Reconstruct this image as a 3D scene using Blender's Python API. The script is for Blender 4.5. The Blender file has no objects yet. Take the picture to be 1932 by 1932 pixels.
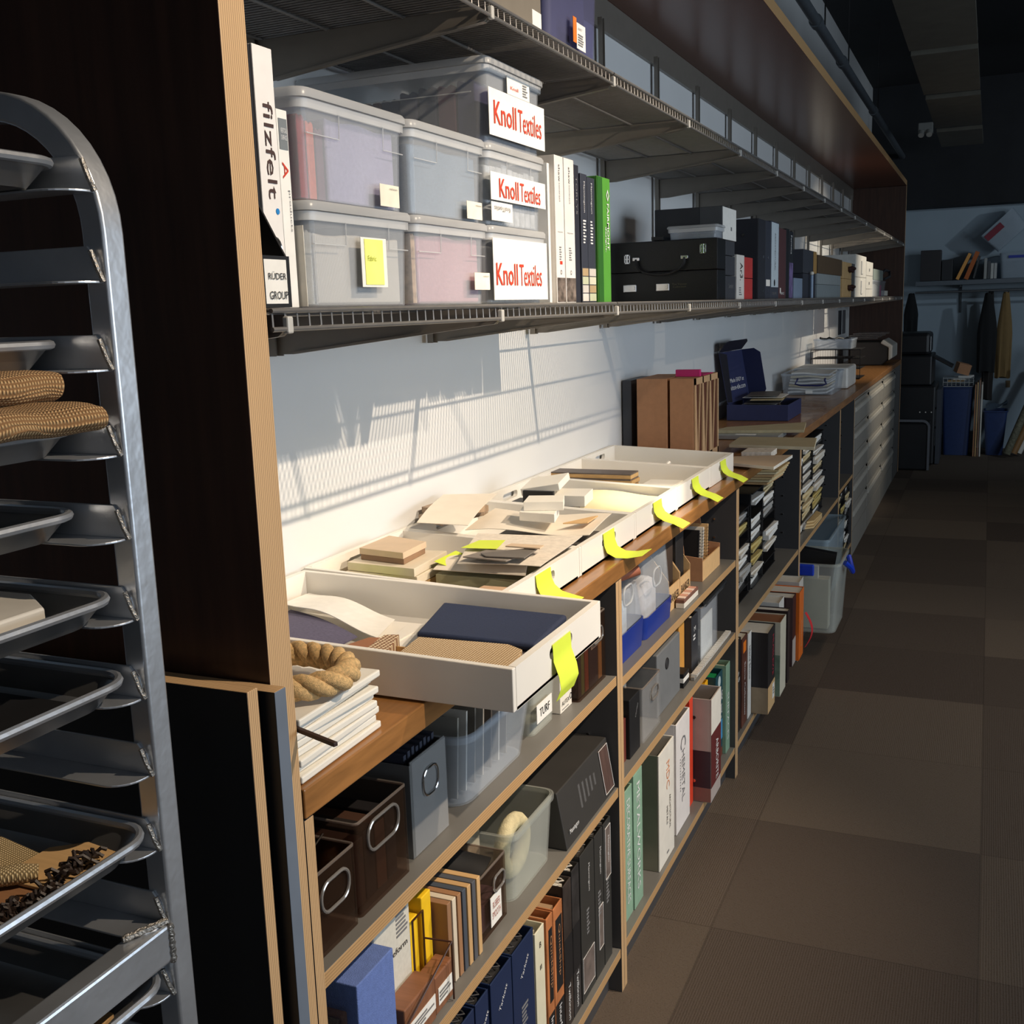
import bpy, bmesh, math, random
from mathutils import Vector, Matrix
random.seed(7)
C = bpy.data.collections.new('scene'); S = bpy.context.scene
S.collection.children.link(C)

# ---------------------------------------------------------------- camera
cam = bpy.data.cameras.new('camera'); camo = bpy.data.objects.new('camera', cam); C.objects.link(camo)
yaw, pit, rol = 0.413834009, 0.182935483, 0.0333472812
f_ = Vector((-math.sin(yaw)*math.cos(pit), math.cos(yaw)*math.cos(pit), -math.sin(pit)))
r0 = Vector((math.cos(yaw), math.sin(yaw), 0)); d0 = f_.cross(r0)
r_ = math.cos(rol)*r0 + math.sin(rol)*d0; d_ = math.cos(rol)*d0 - math.sin(rol)*r0
mw = Matrix((r_, -d_, -f_)).transposed().to_4x4(); mw.translation = Vector((0, 0, 1.55))
camo.matrix_world = mw
cam.sensor_width = 36; cam.lens = 36*2053.35/1932; cam.clip_start = .02; cam.clip_end = 60
S.camera = camo
S.view_settings.view_transform = 'Standard'; S.view_settings.look = 'None'
S.view_settings.exposure = 0; S.view_settings.gamma = 1; S.view_settings.use_curve_mapping = False

# ---------------------------------------------------------------- world and lights
W = bpy.data.worlds.new('world'); S.world = W; W.use_nodes = True
W.node_tree.nodes['Background'].inputs[0].default_value = (.30, .42, .55, 1)
W.node_tree.nodes['Background'].inputs[1].default_value = .25
def look(o, tgt):
    o.rotation_euler = (Vector(tgt)-o.location).to_track_quat('-Z', 'Y').to_euler()
def spot(name, loc, tgt, power, size, blend, rad, col):
    l = bpy.data.lights.new(name, 'SPOT'); l.energy = power; l.spot_size = math.radians(size); l.spot_blend = blend
    l.shadow_soft_size = rad; l.color = col; o = bpy.data.objects.new(name, l); C.objects.link(o); o.location = loc; look(o, tgt)
def area(name, loc, tgt, power, sx, sy, col):
    l = bpy.data.lights.new(name, 'AREA'); l.shape = 'RECTANGLE'; l.size = sx; l.size_y = sy; l.energy = power; l.color = col
    o = bpy.data.objects.new(name, l); C.objects.link(o); o.location = loc; look(o, tgt)
WARM = (1, .82, .62)
# ceiling track of spotlights over the aisle
spot('track_spotlight', (.99, 1.25, 2.87), (-.9, 1.30, 1.15), 185, 64, .9, .018, WARM)
spot('track_spotlight', (.99, 2.55, 2.87), (-.85, 2.35, 1.1), 255, 62, .9, .018, WARM)
spot('track_spotlight', (1.05, 4.6, 2.87), (-.5, 4.2, .2), 45, 80, 1, .02, WARM)
spot('track_spotlight', (.99, 8.3, 2.87), (-1.1, 8.4, 1.3), 230, 52, .8, .018, (1, .88, .7))
spot('track_spotlight', (.99, 2.62, 2.87), (-.76, 2.72, 1.06), 420, 8.5, 1, .018, (1, .9, .72))
spot('far_wall_fill', (2.6, 9.4, 2.6), (-.1, 12.1, 1.6), 60, 90, .8, .05, (.78, .9, 1))  # cool fill added from the right to brighten the far wall
spot('track_spotlight', (1.3, 2.0, 2.87), (.1, 3.0, 0), 24, 110, 1, .04, WARM)
spot('track_spotlight', (1.3, 6.2, 2.87), (.3, 6.2, 0), 26, 110, 1, .04, WARM)
# daylight from the windows across the room and behind the camera
area('window_daylight', (4.6, 2.5, 1.7), (-1, 3.2, 1.6), 150, 5, 1.6, (.74, .87, 1))
area('window_daylight', (1.5, -2.6, 1.8), (-.6, 2.5, 1.3), 11, 3, 1.5, (.80, .88, 1))

# ---------------------------------------------------------------- materials
def lin(c):
    c = c/255; return c/12.92 if c <= .04045 else ((c+.055)/1.055)**2.4
MATS = {}
def M(name, rgb=None, rough=.6, metal=0, var=.08, sc=30, bump=0, bsc=None, coat=0, stretch=None, spec=.5):
    if name in MATS: return MATS[name]
    m = bpy.data.materials.new(name); m.use_nodes = True; nt = m.node_tree; N = nt.nodes; L = nt.links
    p = N['Principled BSDF']; col = [lin(v) for v in rgb]
    tc = N.new('ShaderNodeTexCoord'); mp = N.new('ShaderNodeMapping'); L.new(tc.outputs['Object'], mp.inputs[0])
    if stretch: mp.inputs['Scale'].default_value = stretch
    nz = N.new('ShaderNodeTexNoise'); nz.inputs['Scale'].default_value = sc; nz.inputs['Detail'].default_value = 4
    L.new(mp.outputs[0], nz.inputs[0])
    rp = N.new('ShaderNodeValToRGB'); L.new(nz.outputs[0], rp.inputs[0])
    rp.color_ramp.elements[0].position = .3; rp.color_ramp.elements[1].position = .7
    rp.color_ramp.elements[0].color = [v*(1-var) for v in col]+[1]
    rp.color_ramp.elements[1].color = [min(1, v*(1+var)) for v in col]+[1]
    L.new(rp.outputs[0], p.inputs['Base Color'])
    p.inputs['Roughness'].default_value = rough; p.inputs['Metallic'].default_value = metal
    p.inputs['Coat Weight'].default_value = coat; p.inputs['Specular IOR Level'].default_value = spec
    if bump:
        n2 = N.new('ShaderNodeTexNoise'); n2.inputs['Scale'].default_value = bsc or sc; L.new(mp.outputs[0], n2.inputs[0])
        b = N.new('ShaderNodeBump'); b.inputs['Strength'].default_value = bump; b.inputs['Distance'].default_value = .002
        L.new(n2.outputs[0], b.inputs['Height']); L.new(b.outputs[0], p.inputs['Normal'])
    MATS[name] = m; return m
def clear(name, rgb, alpha, rough=.15, ior=1.4):
    """thin clear or tinted plastic: part see-through, part glossy/frosted"""
    m = M(name, rgb, rough, 0, .05, 12); nt = m.node_tree; N = nt.nodes; L = nt.links
    p = N['Principled BSDF']; out = N['Material Output']
    t = N.new('ShaderNodeBsdfTransparent'); c = [lin(v) for v in rgb]
    k = max(c); t.inputs[0].default_value = [.60+.40*v/k if k > .2 else .68+.24*v/k for v in c]+[1]
    fr = N.new('ShaderNodeLayerWeight'); fr.inputs[0].default_value = .25
    ad = N.new('ShaderNodeMath'); ad.operation = 'MULTIPLY_ADD'; ad.use_clamp = True; ad.inputs[1].default_value = .10; ad.inputs[2].default_value = alpha
    mx = N.new('ShaderNodeMixShader'); L.new(fr.outputs['Fresnel'], ad.inputs[0]); L.new(ad.outputs[0], mx.inputs[0])
    L.new(t.outputs[0], mx.inputs[1]); L.new(p.outputs[0], mx.inputs[2]); L.new(mx.outputs[0], out.inputs[0]); return m
def stripes(name, axis, period, ca, cb, rough=.6, sharp=.15, metal=0, frac=.75):
    """plies / ribs / weave rows running across one object axis"""
    m = bpy.data.materials.new(name); m.use_nodes = True; nt = m.node_tree; N = nt.nodes; L = nt.links; p = N['Principled BSDF']
    tc = N.new('ShaderNodeTexCoord'); sp = N.new('ShaderNodeSeparateXYZ'); L.new(tc.outputs['Object'], sp.inputs[0])
    nz = N.new('ShaderNodeTexNoise'); nz.inputs['Scale'].default_value = 1.3; mp = N.new('ShaderNodeMapping')
    mp.inputs['Scale'].default_value = [(0 if i == axis else 1) for i in range(3)]; L.new(tc.outputs['Object'], mp.inputs[0]); L.new(mp.outputs[0], nz.inputs[0])
    a = N.new('ShaderNodeMath'); a.operation = 'MULTIPLY_ADD'; L.new(sp.outputs[axis], a.inputs[0]); a.inputs[1].default_value = 1/period
    n_ = N.new('ShaderNodeMath'); n_.operation = 'MULTIPLY'; n_.inputs[1].default_value = .5; L.new(nz.outputs[0], n_.inputs[0]); L.new(n_.outputs[0], a.inputs[2])
    b = N.new('ShaderNodeMath'); b.operation = 'FRACT'; L.new(a.outputs[0], b.inputs[0])
    rp = N.new('ShaderNodeValToRGB'); L.new(b.outputs[0], rp.inputs[0]); e = rp.color_ramp.elements
    e[0].position = frac-sharp; e[0].color = [lin(v) for v in ca]+[1]; e[1].position = frac; e[1].color = [lin(v) for v in cb]+[1]
    e2 = e.new(min(.995, frac+sharp)); e2.color = [lin(v) for v in ca]+[1]
    n2 = N.new('ShaderNodeTexNoise'); n2.inputs['Scale'].default_value = 4; n2.inputs['Detail'].default_value = 6
    m2 = N.new('ShaderNodeMapping'); m2.inputs['Scale'].default_value = (6, 6, 1); L.new(tc.outputs['Object'], m2.inputs[0]); L.new(m2.outputs[0], n2.inputs[0])
    mx = N.new('ShaderNodeMix'); mx.data_type = 'RGBA'; mx.blend_type = 'MULTIPLY'; mx.inputs['Factor'].default_value = .5
    L.new(rp.outputs[0], mx.inputs[6]); L.new(n2.outputs[0], mx.inputs[7]); L.new(mx.outputs[2], p.inputs['Base Color'])
    g = N.new('ShaderNodeValToRGB'); L.new(n2.outputs[0], g.inputs[0]); g.color_ramp.elements[0].color = (.75, .72, .68, 1); L.new(g.outputs[0], mx.inputs[7])
    p.inputs['Roughness'].default_value = rough; p.inputs['Metallic'].default_value = metal; MATS[name] = m; return m
def weave(name, ca, cb, sc=.002, rough=.9, bump=.6, co='Object'):
    m = bpy.data.materials.new(name); m.use_nodes = True; nt = m.node_tree; N = nt.nodes; L = nt.links; p = N['Principled BSDF']
    tc = N.new('ShaderNodeTexCoord'); ws = []
    for ax in ('X', 'Y'):
        w = N.new('ShaderNodeTexWave'); w.bands_direction = ax; w.inputs['Scale'].default_value = .314/sc; w.inputs['Distortion'].default_value = 1.0
        w.inputs['Detail'].default_value = 1; L.new(tc.outputs[co], w.inputs[0]); ws.append(w)
    mu = N.new('ShaderNodeMath'); mu.operation = 'MULTIPLY'; L.new(ws[0].outputs[1], mu.inputs[0]); L.new(ws[1].outputs[1], mu.inputs[1])
    rp = N.new('ShaderNodeValToRGB'); L.new(mu.outputs[0], rp.inputs[0]); rp.color_ramp.elements[1].position = .6
    rp.color_ramp.elements[0].color = [lin(v) for v in ca]+[1]; rp.color_ramp.elements[1].color = [lin(v) for v in cb]+[1]
    L.new(rp.outputs[0], p.inputs['Base Color']); p.inputs['Roughness'].default_value = rough
    b = N.new('ShaderNodeBump'); b.inputs['Strength'].default_value = bump; b.inputs['Distance'].default_value = .002
    L.new(mu.outputs[0], b.inputs['Height']); L.new(b.outputs[0], p.inputs['Normal']); MATS[name] = m; return m
def solid(rgb, rough=.5):
    return M('paint_%d_%d_%d_%d' % (*rgb, rough*100), rgb, rough, 0, .05, 25)
PLY = (206, 170, 126); PLYD = (84, 52, 30)
ply_y = stripes('plywood_edge_upright', 1, .0033, PLY, PLYD)
ply_z = stripes('plywood_edge_level', 2, .0045, (190, 152, 105), (125, 90, 58))
ply_x = stripes('plywood_edge_side', 0, .0045, (190, 152, 105), (125, 90, 58))
lam = M('charcoal_laminate', (66, 66, 68), .45, 0, .06, 6)
lamtop = M('grey_laminate', (112, 110, 106), .42, 0, .05, 6)
veneer = M('dark_walnut_veneer', (62, 40, 30), .42, 0, .25, 5, stretch=(14, 14, 1), spec=.5)
soffitm = M('walnut_soffit_laminate', (112, 70, 56), .27, 0, .07, 4, stretch=(10, 1, 10))
counterm = M('stained_worktop_wood', (150, 104, 58), .32, 0, .22, 6, stretch=(14, 1.5, 14), coat=.2)
wallm = M('white_painted_wall', (218, 219, 219), .55, 0, .02, 3)
white = M('white_lacquer', (232, 228, 220), .35, 0, .02, 8)
offw = M('off_white_card', (226, 220, 208), .6, 0, .04, 40)
paper = M('white_paper', (232, 230, 224), .7, 0, .04, 60)
creamp = M('cream_paper', (218, 200, 158), .7, 0, .08, 60)
blackm = M('black_board', (24, 24, 26), .5, 0, .1, 20)
blackg = M('black_leatherette', (20, 20, 22), .38, 0, .15, 200, .3, 400)
wirem = M('grey_epoxy_wire', (122, 120, 118), .4, .4, .08, 40)
brkm = M('grey_epoxy_bracket', (126, 120, 112), .42, .3, .05, 20)
capm = M('pale_plastic_cap', (190, 188, 182), .4)
alum = M('brushed_aluminium', (200, 204, 210), .36, .82, .10, 14, .25, 60)
alumd = M('worn_pan_aluminium', (172, 172, 172), .30, .9, .14, 9, .2, 40)
weldm = M('weld_bead_metal', (150, 146, 140), .5, 1, .3, 300, .8, 400)
chrome = M('chrome', (215, 215, 215), .15, 1)
clearp = clear('clear_plastic', (225, 230, 236), .16, .06)
clearl = clear('frosted_lid_plastic', (222, 224, 226), .45, .28)
frost = clear('frosted_plastic', (204, 206, 200), .26, .3)
smoke = clear('smoked_acrylic', (62, 48, 38), .25, .05, 1.5)
acryl = clear('clear_acrylic', (190, 190, 190), .16, .08, 1.5)
bluet = clear('blue_tub_plastic', (36, 60, 150), .82, .3)
card = M('kraft_cardboard', (176, 128, 92), .75, 0, .06, 50)
cardl = M('light_kraft_cardboard', (206, 168, 118), .75, 0, .06, 50)
ink = M('black_ink', (28, 26, 28), .6); inkw = M('white_ink', (225, 225, 225), .6); inkg = M('grey_ink', (120, 120, 122), .6)
redk = M('red_ink', (205, 62, 38), .55); gold = M('orange_ink', (226, 120, 30), .55)
lime = M('lime_note_paper', (212, 230, 70), .6, 0, .03, 20)

# ---------------------------------------------------------------- builders
class MB:
    def __init__(s): s.v = []; s.f = []; s.m = []
    def add(s, vs, fs, mi=0):
        n = len(s.v); s.v += [Vector(v) for v in vs]; s.f += [tuple(i+n for i in f) for f in fs]
        s.m += (mi if isinstance(mi, list) else [mi]*len(fs)); return s
    def box(s, x0, x1, y0, y1, z0, z1, mi=0, xi=None, zi=None, R=None):
        vs = [(x, y, z) for x in (x0, x1) for y in (y0, y1) for z in (z0, z1)]
        if R is not None: vs = [R @ Vector(v) for v in vs]
        fs = [(0, 1, 3, 2), (4, 6, 7, 5), (0, 4, 5, 1), (2, 3, 7, 6), (0, 2, 6, 4), (1, 5, 7, 3)]
        a = mi if xi is None else xi; t = mi if zi is None else zi
        return s.add(vs, fs, [a, a, mi, mi, t, t])
    def prism(s, pts, axis, a0, a1, mi=0, side=None):
        n = len(pts)
        def P(p, a):
            return [(a, p[0], p[1]), (p[0], a, p[1]), (p[0], p[1], a)][axis]
        vs = [P(p, a0) for p in pts]+[P(p, a1) for p in pts]
        fs = [tuple(range(n))[::-1], tuple(range(n, 2*n))]+[(i, (i+1) % n, n+(i+1) % n, n+i) for i in range(n)]
        sd = mi if side is None else side
        return s.add(vs, fs, [mi, mi]+[sd]*n)
    def tube(s, path, r, n=8, closed=False, mi=0, sq=None):
        path = [Vector(p) for p in path]; k = len(path); rings = []; up = None
        for i, p in enumerate(path):
            a = path[i-1] if (i or closed) else p; b = path[(i+1) % k] if (i < k-1 or closed) else p
            t = (b-a).normalized()
            if up is None:
                up = Vector((0, 0, 1)) if abs(t.z) < .9 else Vector((1, 0, 0))
            u = (up-t*up.dot(t)).normalized(); w = t.cross(u); up = u
            rr = r[i] if isinstance(r, (list, tuple)) else r
            rings.append([p+(u*math.cos(2*math.pi*j/n+(math.pi/4 if n == 4 else 0))+w*math.sin(2*math.pi*j/n+(math.pi/4 if n == 4 else 0)))*rr for j in range(n)])
        vs = [v for g in rings for v in g]; fs = []
        for i in range(k if closed else k-1):
            for j in range(n):
                a = i*n+j; b = i*n+(j+1) % n; c = ((i+1) % k)*n+(j+1) % n; d = ((i+1) % k)*n+j; fs.append((a, b, c, d))
        if not closed: fs += [tuple(range(n))[::-1], tuple((k-1)*n+j for j in range(n))]
        return s.add(vs, fs, mi)
    def cyl(s, p, q, r, n=16, mi=0): return s.tube([p, q], r, n, mi=mi)
    def rings(s, rs, mi=0, cap0=True, cap1=True):
        n = len(rs[0]); vs = [v for r in rs for v in r]; fs = []
        for i in range(len(rs)-1):
            for j in range(n): fs.append((i*n+j, i*n+(j+1) % n, (i+1)*n+(j+1) % n, (i+1)*n+j))
        if cap0: fs.append(tuple(range(n))[::-1])
        if cap1: fs.append(tuple((len(rs)-1)*n+j for j in range(n)))
        return s.add(vs, fs, mi)
    def sheet(s, fn, nu, nv, t=.0006, mi=0):
        """thick sheet through fn(u,v)->point, offset down by t"""
        P = [[Vector(fn(i/nu, j/nv)) for j in range(nv+1)] for i in range(nu+1)]; top = []; bot = []
        for i in range(nu+1):
            for j in range(nv+1):
                a = P[min(i+1, nu)][j]-P[max(i-1, 0)][j]; b = P[i][min(j+1, nv)]-P[i][max(j-1, 0)]
                n = a.cross(b); n = n.normalized() if n.length > 1e-9 else Vector((0, 0, 1)); top.append(P[i][j]); bot.append(P[i][j]-n*t)
        w = nv+1; k = len(top); fs = []
        for i in range(nu):
            for j in range(nv):
                a = i*w+j; q = (a, a+w, a+w+1, a+1); fs.append(q); fs.append(tuple(x+k for x in q[::-1]))
        for i in range(nu):
            for a, b in ((i*w, (i+1)*w), ((i+1)*w+nv, i*w+nv)): fs.append((a, a+k, b+k, b))
        for j in range(nv):
            for a, b in ((j+1, j), (nu*w+j, nu*w+j+1)): fs.append((a, a+k, b+k, b))
        return s.add(top+bot, fs, mi)
    def build(s, name, mats, parent=None, loc=None, bevel=0, smooth=False, seg=2, world=True, rot=0):
        me = bpy.data.meshes.new(name); o = bpy.data.objects.new(name, me); C.objects.link(o)
        off = Vector((0, 0, 0))
        if parent is not None:
            o.parent = parent
            if world:
                q = parent
                while q is not None: off += q.location; q = q.parent
        elif loc is not None:
            o.location = loc; o.rotation_euler = (0, 0, rot)
            if world: off = Vector(loc)
        me.from_pydata([tuple(v-off) for v in s.v], [], s.f)
        for m in (mats if isinstance(mats, (list, tuple)) else [mats]): me.materials.append(m)
        for p, i in zip(me.polygons, s.m): p.material_index = i
        b = bmesh.new(); b.from_mesh(me); bmesh.ops.recalc_face_normals(b, faces=b.faces); b.to_mesh(me); b.free()
        if smooth:
            me.shade_smooth()
            try: me.set_sharp_from_angle(angle=math.radians(40))
            except Exception: pass
        if bevel:
            md = o.modifiers.new('bevel', 'BEVEL'); md.width = bevel; md.segments = seg; md.limit_method = 'ANGLE'; md.harden_normals = False
        return o
def rr(x0, x1, y0, y1, z, r, k=4):
    pts = []; r = min(r, (x1-x0)/2-1e-4, (y1-y0)/2-1e-4)
    for cx, cy, a in ((x1-r, y1-r, 0), (x0+r, y1-r, 90), (x0+r, y0+r, 180), (x1-r, y0+r, 270)):
        for i in range(k+1):
            t = math.radians(a+90*i/k); pts.append((cx+r*math.cos(t), cy+r*math.sin(t), z))
    return pts
def tag(o, label=None, cat=None, group=None, kind=None):
    if label: o['label'] = label
    if cat: o['category'] = cat
    if group: o['group'] = group
    if kind: o['kind'] = kind
    return o
def thing(name, label, cat, loc, group=None, rot=0):
    o = bpy.data.objects.new(name, None); C.objects.link(o); o.location = loc; o.rotation_euler = (0, 0, rot); o.empty_display_size = .05
    return tag(o, label, cat, group)
def copy_tree(o, parent=None, loc=None, label=None):
    c = o.copy(); C.objects.link(c); c.parent = parent
    if loc is not None: c.location = loc
    if label: c['label'] = label
    for ch in list(o.children): copy_tree(ch, c)
    return c
def struct(name, mb, m, **k): return tag(mb.build(name, m, loc=(0, 0, 0), **k), kind='structure')
def bbase(x0, x1, y0, y1, z0): return ((x0+x1)/2, (y0+y1)/2, z0)
def part_box(name, parent, m, x0, x1, y0, y1, z0, z1, bevel=.001, **k):
    return MB().box(x0, x1, y0, y1, z0, z1, **k).build(name, m, parent, bevel=bevel)
def solo_box(name, label, cat, m, x0, x1, y0, y1, z0, z1, group=None, bevel=.0015, **k):
    return tag(MB().box(x0, x1, y0, y1, z0, z1, **k).build(name, m, loc=bbase(x0, x1, y0, y1, z0), bevel=bevel), label, cat, group)
AX = {'+X': (Vector((0, 1, 0)), Vector((0, 0, 1)), Vector((1, 0, 0))),       # face towards the aisle
      '+Xv': (Vector((0, 0, -1)), Vector((0, 1, 0)), Vector((1, 0, 0))),     # spine text reading downwards
      '+Xu': (Vector((0, 0, 1)), Vector((0, -1, 0)), Vector((1, 0, 0))),
      '-Y': (Vector((1, 0, 0)), Vector((0, 0, 1)), Vector((0, -1, 0))),
      '+Z': (Vector((1, 0, 0)), Vector((0, 1, 0)), Vector((0, 0, 1)))}
def text(parent, s, ctr, ax, w, h, m, name='lettering', italic=0, bold=0, off=.0008):
    """lettering fitted in a w x h rectangle centred at ctr on a face"""
    R, U, N_ = AX[ax] if isinstance(ax, str) else ax
    cu = bpy.data.curves.new('t', 'FONT'); cu.body = s; cu.size = 1; cu.shear = italic; cu.offset = bold; cu.resolution_u = 2
    cu.align_x = 'CENTER'; o = bpy.data.objects.new('t', cu)
    me = bpy.data.meshes.new_from_object(o); bpy.data.objects.remove(o); bpy.data.curves.remove(cu)
    xs = [v.co.x for v in me.vertices]; ys = [v.co.y for v in me.vertices]
    if not xs: return
    ax0, bx0, ay, by = min(xs), max(xs), min(ys), max(ys)
    q = parent; offp = Vector((0, 0, 0))
    while q is not None: offp += q.location; q = q.parent
    c = Vector(ctr)-offp
    for v in me.vertices:
        a = (v.co.x-(ax0+bx0)/2)/(bx0-ax0)*w; b = (v.co.y-(ay+by)/2)/(by-ay)*h
        v.co = c+R*a+U*b+N_*off
    me.materials.clear(); me.materials.append(m); ob = bpy.data.objects.new(name, me); C.objects.link(ob); ob.parent = parent; return ob
def print_lines(parent, ctr, ax, w, h, n, m, name='small_print', fill=.5):
    R, U, N_ = AX[ax]; mb = MB(); c = Vector(ctr)
    for i in range(n):
        y = h/2-h*(i+.5)/n; ww = w*random.uniform(.55, 1); t = h/n*fill/2
        p = [c+R*(-w/2)+U*(y-t), c+R*(-w/2+ww)+U*(y-t), c+R*(-w/2+ww)+U*(y+t), c+R*(-w/2)+U*(y+t)]
        mb.add([q+N_*.0008 for q in p]+[q+N_*.0003 for q in p], [(0, 1, 2, 3), (7, 6, 5, 4), (0, 4, 5, 1), (1, 5, 6, 2), (2, 6, 7, 3), (3, 7, 4, 0)])
    return mb.build(name, m, parent)
def label_card(parent, x, y0, y1, z0, z1, m=None, name='label_card', t=.0008):
    return part_box(name, parent, m or paper, x, x+t, y0, y1, z0, z1, bevel=0)
def binder(name, label, xf, y0, y1, z0, h, col, depth=.27, rough=.45, cat='binder', pages=True, group=None, ring=False, wall=.003, pm=None, lean=0):
    """ring binder standing spine out: cover (two boards and the spine) and the block of pages"""
    t = thing(name, label, cat, bbase(xf-depth, xf, y0, y1, z0), group)
    m = solid(col, rough) if isinstance(col, tuple) else col
    mb = MB().box(xf-wall, xf, y0, y1, z0, z0+h).box(xf-depth, xf-wall, y0, y0+wall, z0, z0+h).box(xf-depth, xf-wall, y1-wall, y1, z0, z0+h)
    mb.build('cover', m, t, bevel=.001)
    if pages and y1-y0 > .012:
        part_box('pages', t, pm or offw, xf-depth+.01, xf-wall-.012, y0+wall+.002, y1-wall-.002-(y1-y0)*.15, z0+.004, z0+h-.012, bevel=0)
    if ring and y1-y0 > .02:
        r = MB(); yc = (y0+y1)/2
        ct = [(xf-wall-.0006, yc+.011*math.cos(a), z0+.07+.013*math.sin(a)) for a in [i*math.pi/8 for i in range(16)]]
        ct = [(xf+.0006, p[1], p[2]) for p in ct]; r.tube(ct, .0016, 6, closed=True); r.build('finger_ring', chrome, t, smooth=True)
        MB().cyl((xf+.0002, yc, z0+.07), (xf+.0007, yc, z0+.07), .0105, 20).build('finger_hole', M('dark_hole', (62, 52, 44), .8), t)
    if lean: t.rotation_euler = (lean, 0, 0)
    return t
def book(name, label, xf, y0, y1, z0, h, col, depth=.22, cat='book', group=None, rough=.4, pm=None):
    t = thing(name, label, cat, bbase(xf-depth, xf, y0, y1, z0), group); w = .0025
    m = solid(col, rough) if isinstance(col, tuple) else col
    MB().box(xf-w, xf, y0, y1, z0, z0+h).box(xf-depth, xf-w, y0, y0+w, z0, z0+h).box(xf-depth, xf-w, y1-w, y1, z0, z0+h).build('cover', m, t, bevel=.0008)
    part_box('pages', t, pm or offw, xf-depth+.004, xf-w, y0+w, y1-w, z0+.003, z0+h-.004, bevel=0)
    return t
def bin_(name, label, x0, x1, y0, y1, z0, z1, m, lid=None, taper=.012, r=.02, wall=.002, cat='bin', group=None, rim=True, lidh=.012, latch=False, rot=0):
    """moulded plastic bin: tapering shell with rounded corners, rolled rim, optional lid"""
    t = thing(name, label, cat, bbase(x0, x1, y0, y1, z0), group)
    zt = z1-(lidh if lid else 0); k = taper
    def sh(e, z, q): return rr(x0+q+e, x1-q-e, y0+q+e, y1-q-e, z, max(.004, r-e))
    MB().rings([sh(0, z0, k), sh(0, zt, .004), sh(wall, zt, .004), sh(wall, z0+wall, k)], cap0=True, cap1=True).build('body', m, t, smooth=True)
    if rim:
        rm = MB(); rm.rings([sh(0, zt-.012, .0038-.0035), sh(0, zt-.001, 0), sh(.004, zt-.001, 0), sh(.004, zt-.012, 0)], cap0=False, cap1=False)
        rm.build('rim', m if not lid else lid, t, smooth=True)
    if lid:
        MB().rings([rr(x0-.003, x1+.003, y0-.003, y1+.003, zt, r+.002), rr(x0-.003, x1+.003, y0-.003, y1+.003, z1-.004, r+.002), rr(x0, x1, y0, y1, z1, r)]).build('lid', lid, t, smooth=True)
    if latch:   # moulded hand-grip panels near the top corners of the front face
        zz = z0+(zt-z0)*.66; xo = x1-.0035
        for s0, s1 in ((y0+.014, y0+(y1-y0)*.33), (y1-(y1-y0)*.25, y1-.012)):
            g = MB(); g.tube([(xo, s0, zz), (xo, s1, zz), (xo+.0015, s1, zt-.004)] if s0 < (y0+y1)/2 else [(xo+.0015, s0, zt-.004), (xo, s0, zz), (xo, s1, zz)], .0009, 6); g.build('moulded_line', clearl, t)
        g = MB(); g.tube([(x0+.03, y0+.0035, zz), (x1-.03, y0+.0035, zz)], .0009, 6)
        g.build('moulded_line', clearl, t)
    if rot: t.rotation_euler = (0, 0, rot)
    return t
def slab(name, label, cat, m, pts, z1, t, group=None, bevel=.0008, sidem=None):
    """flat sample (tile, card, board) with the given outline; top at z1"""
    cx = sum(p[0] for p in pts)/len(pts); cy = sum(p[1] for p in pts)/len(pts)
    mb = MB().prism(pts, 2, z1-t, z1, 0, 1 if sidem else 0)
    return tag(mb.build(name, [m, sidem] if sidem else m, loc=(cx, cy, z1-t), bevel=bevel), label, cat, group)
ORD = ['first', 'second', 'third', 'fourth', 'fifth', 'sixth', 'seventh', 'eighth', 'ninth', 'tenth', 'eleventh', 'twelfth', 'thirteenth', 'fourteenth', 'fifteenth', 'sixteenth', 'seventeenth']
WX, XF = -1.163, -.71
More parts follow.
